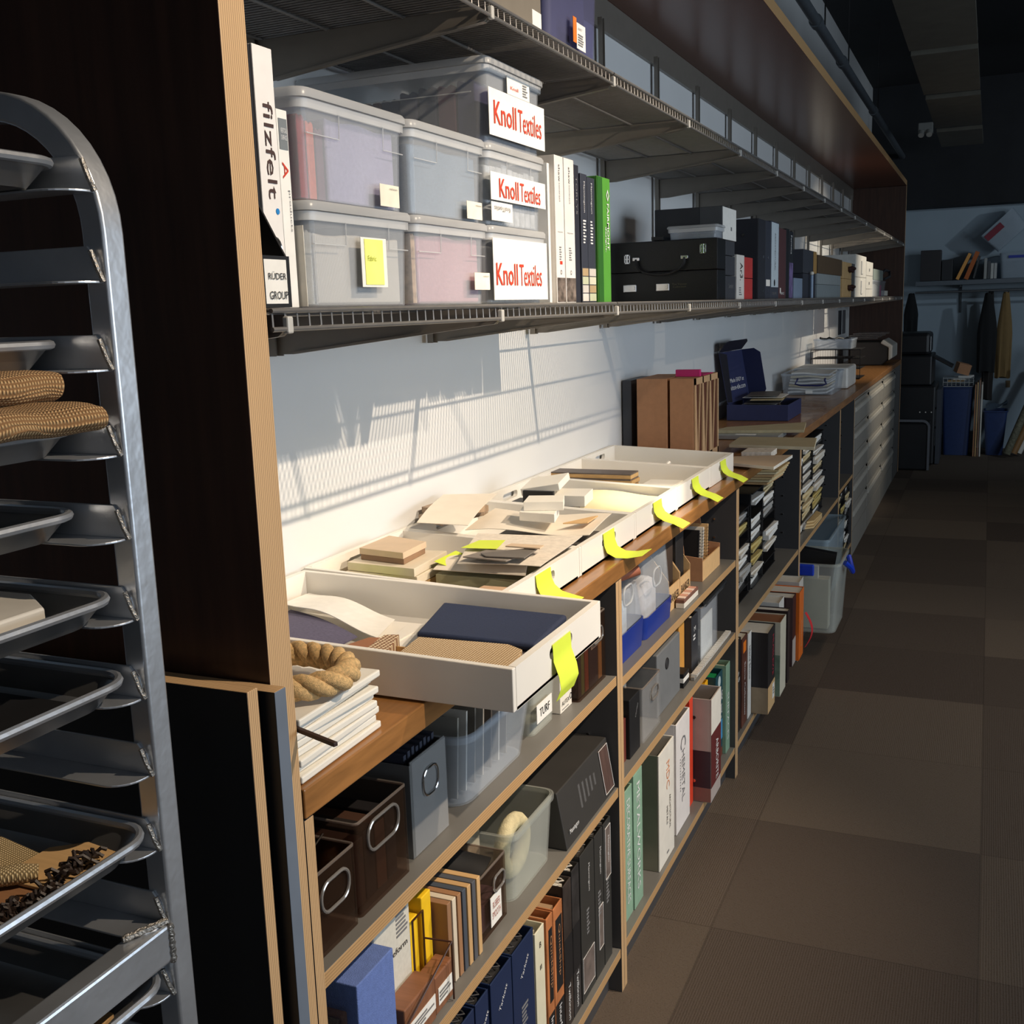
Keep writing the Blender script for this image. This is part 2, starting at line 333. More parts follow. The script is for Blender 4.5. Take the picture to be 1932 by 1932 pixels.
# ---------------------------------------------------------------- the room
def carpet():
    m = bpy.data.materials.new('carpet_tiles'); m.use_nodes = True; nt = m.node_tree; N = nt.nodes; L = nt.links; p = N['Principled BSDF']
    tc = N.new('ShaderNodeTexCoord'); mp = N.new('ShaderNodeMapping'); mp.inputs['Location'].default_value = (-.04/.622, -2.49/.622, 0); mp.inputs['Scale'].default_value = (1/.622,)*3
    L.new(tc.outputs['Object'], mp.inputs[0]); sp = N.new('ShaderNodeSeparateXYZ'); L.new(mp.outputs[0], sp.inputs[0])
    fl = []
    for i in range(2):
        a = N.new('ShaderNodeMath'); a.operation = 'FLOOR'; L.new(sp.outputs[i], a.inputs[0]); fl.append(a)
    cb = N.new('ShaderNodeCombineXYZ'); L.new(fl[0].outputs[0], cb.inputs[0]); L.new(fl[1].outputs[0], cb.inputs[1])
    wn = N.new('ShaderNodeTexWhiteNoise'); L.new(cb.outputs[0], wn.inputs[0])
    rp = N.new('ShaderNodeValToRGB'); L.new(wn.outputs[0], rp.inputs[0]); e = rp.color_ramp.elements
    e[0].color = [lin(v) for v in (80, 70, 63)]+[1]; e[1].color = [lin(v) for v in (108, 96, 84)]+[1]
    # ribbed pile, turned a quarter from tile to tile
    ws = []
    for ax in ('X', 'Y'):
        w = N.new('ShaderNodeTexWave'); w.bands_direction = ax; w.inputs['Scale'].default_value = 52; w.inputs['Distortion'].default_value = 5; w.inputs['Detail'].default_value = 3; w.inputs['Detail Scale'].default_value = 9
        L.new(tc.outputs['Object'], w.inputs[0]); ws.append(w)
    gt = N.new('ShaderNodeMath'); gt.operation = 'GREATER_THAN'; gt.inputs[1].default_value = .5; L.new(wn.outputs[1], gt.inputs[0])
    mx = N.new('ShaderNodeMix'); L.new(gt.outputs[0], mx.inputs[0]); L.new(ws[0].outputs[1], mx.inputs[2]); L.new(ws[1].outputs[1], mx.inputs[3])
    nz = N.new('ShaderNodeTexNoise'); nz.inputs['Scale'].default_value = 210; nz.inputs['Detail'].default_value = 5; L.new(tc.outputs['Object'], nz.inputs[0])
    ad = N.new('ShaderNodeMath'); ad.operation = 'MULTIPLY_ADD'; L.new(nz.outputs[0], ad.inputs[0]); ad.inputs[1].default_value = 1.9; L.new(mx.outputs[0], ad.inputs[2])
    r2 = N.new('ShaderNodeValToRGB'); L.new(ad.outputs[0], r2.inputs[0]); r2.color_ramp.elements[0].color = (.40, .40, .40, 1); r2.color_ramp.elements[0].position = .45; r2.color_ramp.elements[1].position = 1; r2.color_ramp.elements[1].color = (1.2, 1.2, 1.2, 1)
    mu = N.new('ShaderNodeMix'); mu.data_type = 'RGBA'; mu.blend_type = 'MULTIPLY'; mu.inputs['Factor'].default_value = 1
    L.new(rp.outputs[0], mu.inputs[6]); L.new(r2.outputs[0], mu.inputs[7])
    # tile joints
    js = []
    for i in range(2):
        fr = N.new('ShaderNodeMath'); fr.operation = 'FRACT'; L.new(sp.outputs[i], fr.inputs[0]); pp = N.new('ShaderNodeMath'); pp.operation = 'PINGPONG'; pp.inputs[1].default_value = .5; L.new(fr.outputs[0], pp.inputs[0]); js.append(pp)
    mn = N.new('ShaderNodeMath'); mn.operation = 'MINIMUM'; L.new(js[0].outputs[0], mn.inputs[0]); L.new(js[1].outputs[0], mn.inputs[1])
    g2 = N.new('ShaderNodeMapRange'); g2.inputs[1].default_value = .001; g2.inputs[2].default_value = .005; g2.inputs[3].default_value = .72; g2.inputs[4].default_value = 1; L.new(mn.outputs[0], g2.inputs[0])
    m3 = N.new('ShaderNodeMix'); m3.data_type = 'RGBA'; m3.blend_type = 'MULTIPLY'; m3.inputs['Factor'].default_value = 1; L.new(mu.outputs[2], m3.inputs[6]); L.new(g2.outputs[0], m3.inputs[7])
    L.new(m3.outputs[2], p.inputs['Base Color']); p.inputs['Roughness'].default_value = .95; p.inputs['Specular IOR Level'].default_value = .15
    b = N.new('ShaderNodeBump'); b.inputs['Strength'].default_value = .5; b.inputs['Distance'].default_value = .003; L.new(ad.outputs[0], b.inputs['Height']); L.new(b.outputs[0], p.inputs['Normal'])
    return m
struct('floor', MB().box(-3, 5.2, -3.2, 12.3, -.1, 0), carpet())
ceilm = M('black_painted_ceiling', (26, 28, 32), .85, 0, .2, 4)
farm = M('pale_blue_grey_wall', (150, 165, 176), .7, 0, .04, 3)
struct('ceiling', MB().box(-3, 5.2, -3.2, 12.3, 3.6, 3.7), ceilm)
struct('wall_left', MB().box(-1.26, WX, .94, 12.15, 0, 3.6), wallm)
struct('wall_near_left', MB().box(-2.1, -2.0, -3.2, .93, 0, 3.6), M('dark_painted_wall', (60, 62, 66), .8))
struct('wall_right', MB().box(5.1, 5.2, -3.2, 12.3, 0, 3.6), M('dim_wall', (120, 118, 114), .8))
struct('wall_back', MB().box(-2.1, 5.1, -3.2, -3.1, 0, 3.6), M('dim_wall', (120, 118, 114), .8))
struct('wall_far', MB().box(-1.2, 5.1, 12.15, 12.25, 0, 2.42), farm)
struct('trim_1', MB().box(-1.16, 5.1, 11.9, 12.25, 2.422, 3.6), ceilm)

# ceiling: grey baffles, pipe and emergency lamp
baf = M('grey_ceiling_baffle', (84, 82, 74), .8, 0, .12, 8)
for i, (a, b, lab) in enumerate(((3.6, 6.82, 'nearest and largest grey ceiling baffle panel under the black ceiling'), (6.95, 8.3, 'second grey ceiling baffle panel from the camera, over the aisle'),
                      (8.5, 9.95, 'third grey ceiling baffle panel from the camera, over the aisle'), (10.2, 11.2, 'farthest grey ceiling baffle panel, just before the far wall'))):
    t = thing('ceiling_baffle', lab, 'ceiling panel', (-.3, (a+b)/2, 2.9), 'grey baffles hung from the ceiling')
    part_box('panel', t, baf, -.478, -.125, a, b, 2.9, 2.93)
    MB().cyl((-.42, a+.2, 2.93), (-.42, a+.2, 3.6), .006, 6).build('hanger', blackm, t); MB().cyl((-.18, b-.2, 2.93), (-.18, b-.2, 3.6), .006, 6).build('hanger', blackm, t)
pipm = M('dark_grey_painted_pipe', (70, 76, 82), .6, 0, .1, 20)
t = thing('ceiling_pipe', 'long dark grey pipe running under the black ceiling above the shelving', 'pipe', (-.86, 7, 2.9))
MB().cyl((-.86, 1.5, 2.92), (-.86, 11.85, 2.92), .026, 20).build('pipe', pipm, t, smooth=True)
for y in (5.95, 7.0, 8.9): MB().cyl((-.86, y-.04, 2.92), (-.86, y+.04, 2.92), .033, 20).build('coupling', pipm, t, smooth=True); MB().cyl((-.86, y+.3, 2.946), (-.86, y+.3, 3.6), .004, 6).build('hanger', blackm, t)
t = thing('emergency_lamp', 'small pale twin lamp unit hanging beside the ceiling baffles', 'lamp', (-.53, 9.6, 2.82))
part_box('housing', t, solid((120, 122, 120)), -.585, -.475, 9.56, 9.64, 2.82, 2.9, .006)
for dx in (-.03, .03): MB().cyl((-.53+dx, 9.53, 2.80), (-.53+dx, 9.56, 2.83), .022, 14).build('lamp_head', solid((150, 150, 146)), t, smooth=True)

# ---------------------------------------------------------------- the shelving casework
t = thing('end_panel', 'tall dark walnut end panel with exposed plywood front edge, nearest the camera', 'panel', (-.94, .9615, 0), 'plywood end panels')
MB().box(WX, XF-.0005, .94, .983, 0, 2.5, 0, 1).build('panel', [veneer, ply_y], t, bevel=.0012)
t = thing('end_panel', 'walnut end panel closing the shelving at its far end by the copier', 'panel', (-.94, 10.35, 0), 'plywood end panels')
MB().box(WX, XF, 10.33, 10.372, 0, 2.5, 0, 1).build('panel', [veneer, ply_y], t, bevel=.0012)
t = thing('soffit_panel', 'long walnut soffit panel with plywood front edge roofing the shelving', 'panel', (-.94, 5.65, 2.5))
MB().box(WX, XF, .94, 10.372, 2.502, 2.545, 0, 1).build('panel', [soffitm, ply_z], t, bevel=.0012)

def pins(t, y, sgn, zs, x=-.78):
    for z in zs:
        for dx in (0, -.30):
            MB().cyl((x+dx, y, z), (x+dx, y+sgn*.004, z), .0032, 10).build('shelf_pin_socket', chrome, t, smooth=True)
BAYS = [(.984, 2.1745, [.762, .503], .11, 'nearest bookcase bay, packed with acrylic bins and binders'),
        (2.176, 3.4005, [.745, .505], .11, 'second bookcase bay, holding the blue tub and white binders'),
        (3.402, 4.674, [.505], .11, 'third bookcase bay, with black paper organisers above books'),
        (4.676, 6.018, [.500], .11, 'fourth bookcase bay, with translucent tubs jutting out below'),
        (6.02, 6.698, [.527], .11, 'narrow fifth bookcase bay beside the filing cabinets')]
for i, (a, b, shs, bot, lab) in enumerate(BAYS):
    t = thing('bookcase', lab, 'bookcase', ((WX+XF)/2, (a+b)/2, 0), 'plywood bookcases under the worktop')
    for y0, y1 in ((a, a+.0185), (b-.0185, b)):
        MB().box(WX+.002, XF, y0, y1, 0, .971, 0, 1).build('side_panel', [lam, ply_y], t, bevel=.0008)
    MB().box(WX+.002, WX+.008, a+.0185, b-.0185, .09, .971).build('back_panel', lam, t)
    MB().box(XF-.05, XF-.032, a+.0185, b-.0185, 0, .088).build('plinth', lam, t)
    for z in shs+[bot]:
        MB().box(WX+.008, XF-.002, a+.019, b-.019, z-.022, z, 0, 1).build('shelf', [lamtop, ply_z], t, bevel=.0008)
    zz = [shs[-1]+.08*k+.07 for k in range(5) if shs[-1]+.08*k+.07 < .93]
    pins(t, b-.0185, -1, [z for z in ([.62, .70, .84, .90] if i == 0 else [.60, .66, .815, .875] if i == 1 else zz)])
t = thing('worktop', 'long stained wooden worktop running the length of the shelving', 'worktop', (-.94, 5.6, .973))
MB().box(WX+.001, XF+.002, .985, 10.328, .973, 1.01).build('top', counterm, t, bevel=.002)

# filing cabinets
def cabinet(y0, y1, lab):
    t = thing('filing_cabinet', lab, 'filing cabinet', (-.93, (y0+y1)/2, 0), 'grey metal filing cabinets under the worktop')
    cm = M('putty_painted_steel', (150, 146, 138), .42, .1, .04, 10)
    part_box('body', t, cm, WX+.003, XF-.012, y0+.002, y1-.002, .0, .968)
    h = .158
    for k in range(5):
        z1 = .955-k*h; z0 = z1-h+.006
        d = MB().prism([(XF-.012, z0), (XF, z0), (XF, z1-.034), (XF-.011, z1-.026), (XF-.011, z1-.012), (XF-.002, z1-.008), (XF-.002, z1), (XF-.012, z1)], 1, y0+.012, y1-.012)
        o = d.build('drawer', cm, t, bevel=.001)
        MB().prism([(XF-.001, z1-.036), (XF+.006, z1-.040), (XF+.008, z1-.062), (XF-.001, z1-.068)], 1, y0+.03, y1-.06).build('handle', M('drawer_pull_painted_lit', (186, 182, 172), .4, .1), o, bevel=.001)  # pull coloured paler than the body, painting in the overhead light
        if k == 0: MB().cyl((XF-.003, y1-.03, z1-.005), (XF+.001, y1-.03, z1-.005), .006, 12).build('lock', chrome, o)
    part_box('plinth', t, cm, WX+.01, XF-.006, y0+.004, y1-.004, .002, .155)
    return t
cabinet(6.70, 7.56, 'nearest of the three grey metal filing cabinets, next to the bookcases')
cabinet(7.562, 8.60, 'middle one of the three grey metal filing cabinets')
cabinet(8.602, 9.72, 'farthest of the three grey metal filing cabinets')
solo_box('filler_panel', 'plain grey panel closing the gap between last filing cabinet and far end panel', 'panel', solid((96, 94, 92)), XF-.03, XF-.005, 9.723, 10.327, 0, .971)

# ---------------------------------------------------------------- wall standards, rail, brackets, wire shelves
BY = [1.02, 1.60, 2.19, 2.79, 3.41, 4.03, 4.64, 5.25, 5.86, 6.47, 7.08, 7.69, 8.30, 8.91, 9.52, 10.13]
t = thing('hanging_rail', 'long dark grey rail along the wall top from which the standards hang', 'rail', (WX+.01, 5.65, 2.39))
part_box('rail', t, brkm, WX+.001, WX+.014, .99, 10.32, 2.405, 2.5015, .001)
s0 = None
for k, y in enumerate(BY):
    lab = 'vertical slotted wall standard, %s from the near end panel' % ORD[k]
    if s0 is None:
        s0 = thing('wall_standard', lab, 'wall standard', (WX+.0145, y, 1.485), 'slotted wall standards')
        mb = MB().box(WX+.0145, WX+.0165, y-.0125, y+.0125, 1.485, 2.43).box(WX+.0165, WX+.028, y-.0125, y-.0095, 1.485, 2.43).box(WX+.0165, WX+.028, y+.0095, y+.0125, 1.485, 2.43)
        for z in [1.50+.032*i for i in range(29)]: mb.box(WX+.0145, WX+.0165, y-.003, y+.003, z, z+.003)
        mb.build('channel', brkm, s0); MB().cyl((WX+.0165, y, 1.60), (WX+.019, y, 1.60), .004, 8).build('screw', chrome, s0)
    else: copy_tree(s0, None, (WX+.0145, y, 1.485), lab)
def bracket(y, z, lab, grp):
    t = thing('shelf_bracket', lab, 'shelf bracket', (WX+.03, y, z-.075), grp)
    x0, x1 = WX+.0285, XF-.002
    top = z-.006
    mb = MB().prism([(x0, top), (x0, z-.072), (x0+.03, z-.072), (x1-.008, z-.030), (x1, z-.024), (x1, top)], 1, y-.0012, y+.0012)
    # folded flange along the lower edge
    dx, dz = (x1-.008)-(x0+.03), .042
    mb.prism([(x0+.03, z-.072), (x1-.008, z-.030), (x1, z-.024), (x1, z-.020), (x1-.008, z-.026), (x0+.03, z-.068)], 1, y-.006, y+.006)
    mb.build('arm', brkm, t)
    mb = MB().box(x1-.002, x1+.006, y-.0055, y+.0055, z-.027, z-.008); mb.build('end_cap', capm, t, bevel=.002)
    return t
b1 = b2 = None
for k, y in enumerate(BY):
    l1 = 'tapered bracket under the lower wire shelf, %s from the near end panel' % ORD[k]
    l2 = 'tapered bracket under the upper wire shelf, %s from the near end panel' % ORD[k]
    if k == 0: b1 = bracket(y, 1.56, l1, 'brackets of the lower wire shelf'); b2 = bracket(y, 2.01, l2, 'brackets of the upper wire shelf')
    else: copy_tree(b1, None, (b1.location.x, y, b1.location.z), l1); copy_tree(b2, None, (b2.location.x, y, b2.location.z), l2)
SEC = [(.99, 2.186), (2.192, 4.026), (4.034, 6.466), (6.474, 8.296), (8.304, 10.322)]
for z, nm in ((1.56, 'lower'), (2.01, 'upper')):
    for k, (a, b) in enumerate(SEC):
        t = thing('wire_shelf', '%s section from the near end of the %s grey wire shelf' % (ORD[k], nm), 'wire shelf', (-.93, (a+b)/2, z-.03), 'sections of the %s wire shelf' % nm)
        w = MB(); n = int((b-a)/.0118); x0, x1 = WX+.031, XF
        for i in range(n+1):
            y = a+.004+(b-a-.008)*i/n
            w.tube([(x0, y, z-.0016), (x1-.0015, y, z-.0016)]+([] if i % 2 else [(x1-.0015, y, z-.022)]), .0016, 5)
        w.build('cross_wires', wirem, t)
        w = MB()
        for xx, zz, r in ((x1, z-.002, .0028), (x1, z-.022, .0028), (x1-.15, z-.0055, .0026), (x1-.29, z-.0055, .0026), (x0, z-.004, .0028)):
            w.tube([(xx, a, zz), (xx, b, zz)], r, 8)
        w.build('long_rods', wirem, t, smooth=True)
# ---------------------------------------------------------------- sheet pan rack, close on the left
PX, PY = -.704, .748           # front face and near face of the far front post
t = thing('sheet_pan_rack', 'tall aluminium sheet pan rack with rounded top standing at the left', 'rack', (-1.03, .52, 0))
def arch(y0, y1):
    pts_o = [(PX, .14)]; R = .130; zc = 1.757-R
    for i in range(13):
        a = math.pi/2*i/12; pts_o.append((PX-R+R*math.cos(a), zc+R*math.sin(a)))
    xb = PX-.655
    for i in range(13):
        a = math.pi/2+math.pi/2*i/12; pts_o.append((xb+R+R*math.cos(a), zc+R*math.sin(a)))
    pts_o.append((xb, .14))
    def inner(p, k):
        return p
    o = pts_o; n = len(o); inn = []
    for i, p in enumerate(o):
        a = Vector(o[max(i-1, 0)]); b = Vector(o[min(i+1, n-1)]); d = (b-a).normalized(); nn = Vector((-d.y, d.x)); inn.append((p[0]+nn.x*.0255, p[1]+nn.y*.0255))
    vs = []
    for p, q in zip(o, inn): vs += [(p[0], y0, p[1]), (p[0], y1, p[1]), (q[0], y1, q[1]), (q[0], y0, q[1])]
    mb = MB(); fs = [(0, 1, 2, 3), tuple(4*(n-1)+j for j in (3, 2, 1, 0))]
    for i in range(n-1):
        for j in range(4): fs.append((4*i+j, 4*i+(j+1) % 4, 4*i+4+(j+1) % 4, 4*i+4+j))
    mb.add(vs, fs); o_ = mb.build('upright_frame', alum, t, bevel=.003, smooth=True, seg=3); return o_
NY1 = PY+.0255; NY0 = PY-.484
arch(PY, NY1); arch(NY0-.0255, NY0)
LV = [.749+.0762*i for i in range(13)]      # runner ledges
for z in LV+[.60, .45, .30]:
    for y, s in ((PY, -1), (NY0, 1)):
        mb = MB(); x0, x1 = PX-.650, PX-.006
        # upright leg of the angle, then the ledge with its rounded front corner
        ya, yb = sorted((y, y+s*.0025)); mb.prism([(x0, z), (x1, z), (x1-.004, z+.020), (x1-.012, z+.030), (x0, z+.030)], 1, ya, yb)
        w = .036; pts = [(x0, y), (x1, y)]
        for i in range(9):
            a = math.pi/2*i/8; pts.append((x1-.028+.028*math.cos(a), y+s*(w-.028+.028*math.sin(a))))
        pts.append((x0, y+s*w)); mb.prism(pts, 2, z-.0022, z); mb.build('runner', alum, t, bevel=.0006)
for z in LV:
    wb = MB(); wb.tube([(PX-.004, PY-.001, z-.001), (PX-.007, PY-.004, z+.010), (PX-.012, PY-.005, z+.026)], .0024, 7); wb.build('weld_bead', weldm, t, smooth=True)
MB().box(PX-.026, PX-.001, NY0, PY, .937, .976).build('cross_bar', alum, t, bevel=.003)
wb = MB(); wb.tube([(PX-.001, PY-.001, .936+.004*i) for i in range(11)], [.0042 if i % 2 else .003 for i in range(11)], 7); wb.tube([(PX-.003-.0022*i, PY-.002-.0052*i, .980) for i in range(9)], [.0042 if i % 2 else .003 for i in range(9)], 7); wb.build('weld_bead', weldm, t, smooth=True)
part_box('cross_bar', t, alum, PX-.026, PX-.001, NY0, PY, .14, .18)
for x in (PX-.013, PX-.642):
    for y in (PY+.012, NY0-.012):
        c = MB().cyl((x, y-.014, .06), (x, y+.014, .06), .058, 20).build('caster', M('grey_rubber', (70, 70, 70), .7), t, smooth=True)
        MB().cyl((x, y, .10), (x, y, .142), .012, 10).build('stem', chrome, c)
def pan(z, xf, lab, yaw=0, depth=.026, tagc=False):
    """18 x 26 inch pan: sloping sides, rounded corners and a rolled rim"""
    y1 = .7445; y0 = y1-.462; x0 = xf-.64; zr = z+.0215; r = .038
    t = thing('sheet_pan', lab, 'baking pan', ((x0+xf)/2, (y0+y1)/2, z+.0008), 'sheet pans in the rack')
    def g(e, zz): return rr(x0+e, xf-e, y0+e, y1-e, zz, r-e*.4, 6)
    mb = MB().rings([g(.020, z+.001), g(.0065, zr-.002), g(.0030, zr), g(.0045, zr-.0005), g(.0080, zr-.003), g(.0215, z+.0022)])
    mb.build('pan', alumd, t, smooth=True)
    rim = MB(); rim.tube(g(.0040, zr+.0012), .0042, 8, closed=True); rim.build('rolled_rim', alum, t, smooth=True)
    if tagc: MB().box(xf+.0012-.012, xf+.0022-.012, .50, .57, z-.004, z+.012, R=None).build('tape_label', solid((170, 186, 200)), t)
    if yaw: t.rotation_euler = (0, 0, yaw)
    return t
pan(LV[12]-.0042+.004, -.725, 'top sheet pan in the rack, seen from below under the rounded top')
pan(LV[10], -.745, 'sheet pan in the rack directly above the folded burlap')
pan(LV[9], -.737, 'sheet pan in the rack carrying the folded burlap')
pan(LV[8], -.745, 'empty sheet pan in the rack right below the burlap pan')
pan(LV[7], -.712, 'sheet pan in the rack holding the marble tile')
pan(LV[6], -.706, 'empty sheet pan in the rack with a tape label, below the marble tile', tagc=True)
pan(LV[4], -.700, 'large low sheet pan in the rack full of fabric and veneer samples')
pan(LV[2], -.698, 'lowest visible sheet pan in the rack, beneath the cross bar')
# burlap, folded over itself and overhanging its pan
burl = weave('burlap', (122, 88, 54), (204, 168, 120), .0030, .95, .9, 'UV')
z0 = LV[9]+.027
def roll(path, rad, squash, mb, nseg=18):
    rings = []
    P = [Vector(p) for p in path]; k = len(P)
    for i in range(k):
        t_ = (P[min(i+1, k-1)]-P[max(i-1, 0)]).normalized(); w = Vector((0, 0, 1)).cross(t_).normalized(); u = t_.cross(w)
        rr_ = rad[i]; rings.append([P[i]+w*math.cos(2*math.pi*j/nseg)*rr_*(1+.06*math.sin(5*j+i))+u*math.sin(2*math.pi*j/nseg)*rr_*squash*(1+.08*math.sin(3*j+2*i)) for j in range(nseg)])
    mb.rings(rings)
prof = [(-1.02, .004), (-.88, .006), (-.80, .017), (-.760, .0275), (-.715, .0275), (-.690, .028), (-.6775, .033), (-.684, .042), (-.712, .0455), (-.76, .042), (-.80, .034), (-.82, .030), (-.80, .034), (-.765, .042), (-.738, .050), (-.7215, .058), (-.724, .068), (-.742, .072), (-.765, .066), (-.80, .056), (-.85, .048), (-.92, .042), (-1.02, .040)]
zb = LV[9]+.0030
def bfn(u, v):
    q = u*(len(prof)-1); i = min(int(q), len(prof)-2); w = q-i; P_ = [prof[max(0, min(len(prof)-1, i+d))] for d in (-1, 0, 1, 2)]
    c = [.5*((2*P_[1][k])+(-P_[0][k]+P_[2][k])*w+(2*P_[0][k]-5*P_[1][k]+4*P_[2][k]-P_[3][k])*w*w+(-P_[0][k]+3*P_[1][k]-3*P_[2][k]+P_[3][k])*w**3) for k in (0, 1)]
    y = .570+.132*v; lift = .55+.45*math.sin(math.pi*(.15+.8*v)); sh = .028*(v-1)*(1 if i > 9 else .5)
    return (c[0]+sh+.003*math.sin(9*v+i), y+.004*math.sin(3*u*6), zb+c[1]*(.93+.07*lift)+.0012*math.sin(11*v+.7*i))
o = MB().sheet(bfn, 90, 14, .0042).build('burlap_cloth', burl, loc=(-.85, .66, zb), smooth=True)
me = o.data; uvl = me.uv_layers.new(name='UVMap'); kk = 91*15; acc = [0]
for i in range(1, 91): acc.append(acc[-1]+(me.vertices[i*15+7].co-me.vertices[(i-1)*15+7].co).length)
for lp in me.loops: q = lp.vertex_index % kk; uvl.data[lp.index].uv = (acc[q//15], (q % 15)*.135/14)
tag(o, 'coarse brown burlap folded in thick layers on a pan in the rack', 'cloth')
marb = M('white_marble', (226, 222, 214), .25, 0, .22, 5, coat=.3)
slab('marble_tile', 'thick white marble tile with grey veins lying on a rack pan', 'tile', marb, [(-.748, .60), (-.748, .680), (-.80, .714), (-.95, .714), (-.95, .60)], LV[7]+.026, .021, bevel=.0025)
slab('black_sample_panel', 'black panel lying in the pan below the marble tile', 'board', blackm, [(-.74, .50), (-.74, .70), (-1.1, .70), (-1.1, .50)], LV[6]+.007, .004)
zz = LV[4]+.003
slab('wood_veneer_swatch', 'light tan veneer swatch by the rim of the low rack pan', 'swatch', M('light_veneer', (196, 160, 112), .6, 0, .1, 9, stretch=(1, 20, 1)), [(-.722, .64), (-.726, .715), (-.772, .722), (-.80, .70), (-.80, .64)], zz+.006, .003)
slab('wood_veneer_swatch', 'brown veneer swatch under the rolled mesh swatch in the low rack pan', 'swatch', M('brown_veneer', (150, 108, 74), .6, 0, .12, 9, stretch=(1, 20, 1)), [(-.73, .56), (-.74, .64), (-.86, .66), (-.86, .56)], zz+.002, .0015)
rope_m = weave('cream_mesh', (120, 98, 62), (214, 190, 144), .0026)
mb = MB(); mb.sheet(lambda u, v: (-.90+.10*v, .60+.09*u, zz+.003+.03*(1-v)*(1-.4*u)), 6, 10, .0015); tag(mb.build('mesh_swatch', rope_m, loc=(-.85, .64, zz), smooth=True), 'cream open mesh swatch propped up at the left of the low rack pan', 'swatch')
mb = MB(); roll([(-.83, .60, zz+.011), (-.80, .625, zz+.012), (-.775, .645, zz+.012), (-.765, .655, zz+.010)], [.008, .010, .011, .009], .8, mb, 12); tag(mb.build('rolled_mesh_swatch', rope_m, loc=(-.8, .63, zz), smooth=True), 'small rolled cream mesh swatch in the middle of the low rack pan', 'swatch')
mb = MB(); rnd = random.Random(3)
for i in range(46):
    u = i/45; c = Vector((-.737, .545+.150*u, zz+.008+.003*math.sin(9*u)))
    for k in range(4):
        p = c+Vector((rnd.uniform(-.010, .008), rnd.uniform(-.004, .004), rnd.uniform(-.004, .006)))
        q = p+Vector((rnd.uniform(-.010, .010), rnd.uniform(-.008, .008), rnd.uniform(-.003, .006)))
        mb.tube([p, (p+q)/2+Vector((0, 0, .003)), q], .0019, 5)
tag(mb.build('woven_trim', M('dark_brown_yarn', (46, 34, 28), .5, 0, .3, 200), loc=(-.72, .63, zz), smooth=True), 'dark brown braided trim lying along the front rim of the low rack pan', 'trim')
slab('wood_sample', 'light wood sample in the lowest rack pan', 'sample', M('light_veneer', (196, 160, 112), .6), [(-.72, .63), (-.73, .69), (-.78, .69), (-.78, .63)], LV[2]+.010, .005)
# plywood sheets leaning between rack and end panel
t = thing('plywood_sheet', 'black faced plywood sheet with pale edge standing behind the rack', 'board', (-1.0, .897, 0))
MB().box(-1.45, -.702, .888, .9065, .001, 1.163, 0, 1, 1).build('board', [blackm, ply_y], t, bevel=.001)
t = thing('plywood_sheet', 'second plywood sheet with blue grey edge, between the black sheet and the end panel', 'board', (-1.0, .91, 0))
MB().box(-1.38, -.688, .9165, .937, .001, 1.155, 0, 1, 2).build('board', [blackm, solid((104, 114, 128)), ply_y], t, bevel=.001)


# ---------------------------------------------------------------- lower wire shelf, left part
SZ = 1.5625
t = thing('magazine_box', 'black magazine box with a white RUDER GROUP card, beside the near end panel', 'box file', (-.9014, 1.0828, SZ))
MB().prism([(1.0545, SZ), (1.1064, SZ), (1.1064, SZ+.0589), (1.1021, SZ+.0589), (1.0545, SZ+.0589)], 0, -.7614-.004, -.7614-.001).build('front', blackm, t)
MB().prism([(-.7614-.26, SZ), (-.7614-.004, SZ), (-.7614-.004, SZ+.0578), (-.7614-.11, SZ+.2568), (-.7614-.26, SZ+.2568)], 1, 1.0545, 1.0577).prism([(-.7614-.26, SZ), (-.7614-.004, SZ), (-.7614-.004, SZ+.0578), (-.7614-.11, SZ+.2568), (-.7614-.26, SZ+.2568)], 1, 1.1032, 1.1064).box(-.7614-.263, -.7614-.26, 1.0545, 1.1064, SZ, SZ+.2568).build('body', blackm, t)
c = label_card(t, -.7614-.001, 1.055, 1.0984, SZ+.0043, SZ+.0546); text(c, 'RÜDER', (-.7614, 1.0786, SZ+.0364), '+X', .035, .0092, ink); text(c, 'GROUP', (-.7614, 1.0796, SZ+.0139), '+X', .036, .0092, ink)
part_box('papers', t, offw, -.7614-.24, -.7614-.05, 1.064, 1.0978, SZ+.0032, SZ+.0535, bevel=0)
t = binder('binder', 'tall white binder reading filzfelt beside the black magazine box', -.7964, 1.1101, 1.1486, SZ, .3017, (236, 232, 228), ring=True, depth=.25, wall=.004)
text(t, 'filzfelt', (-.7964, 1.1321, SZ+.184), '+Xv', .112, .0188, M('brown_ink', (70, 48, 44), .6)); MB().cyl((-.7963, 1.1385, SZ+.1145), (-.7956, 1.1385, SZ+.1145), .0036, 16).build('blue_dot', solid((30, 130, 200)), t)
t = binder('binder', 'white binder with an orange arc logo, tucked behind the filzfelt binder', -.8034, 1.1593, 1.1818, SZ, .2375, (238, 236, 230), depth=.2)
text(t, 'products', (-.8034, 1.1759, SZ+.1177), '+Xv', .05, .005, inkg); text(t, 'A', (-.8034, 1.1706, SZ+.1658), '+Xv', .02, .012, redk)
c = label_card(t, -.8034, 1.162, 1.1791, SZ+.1905, SZ+.2268, solid((118, 124, 128))); text(c, 'VERTICAL\nSURFACE', (-.8026, 1.1706, SZ+.2087), '+X', .013, .014, inkw)
for i, (y, a) in enumerate(((1.1861, 0), )):
    o = MB().box(-.20, 0, -.0005, .0005, 0, .10).build('paper_sheet', offw, loc=(-.7934, y, SZ+.0011), world=False); o.rotation_euler = (math.radians(a), 0, 0)
    tag(o, ('loose white card leaning between the white binders and the bins', 'second loose card leaning right against the lowest left bin')[i], 'card')
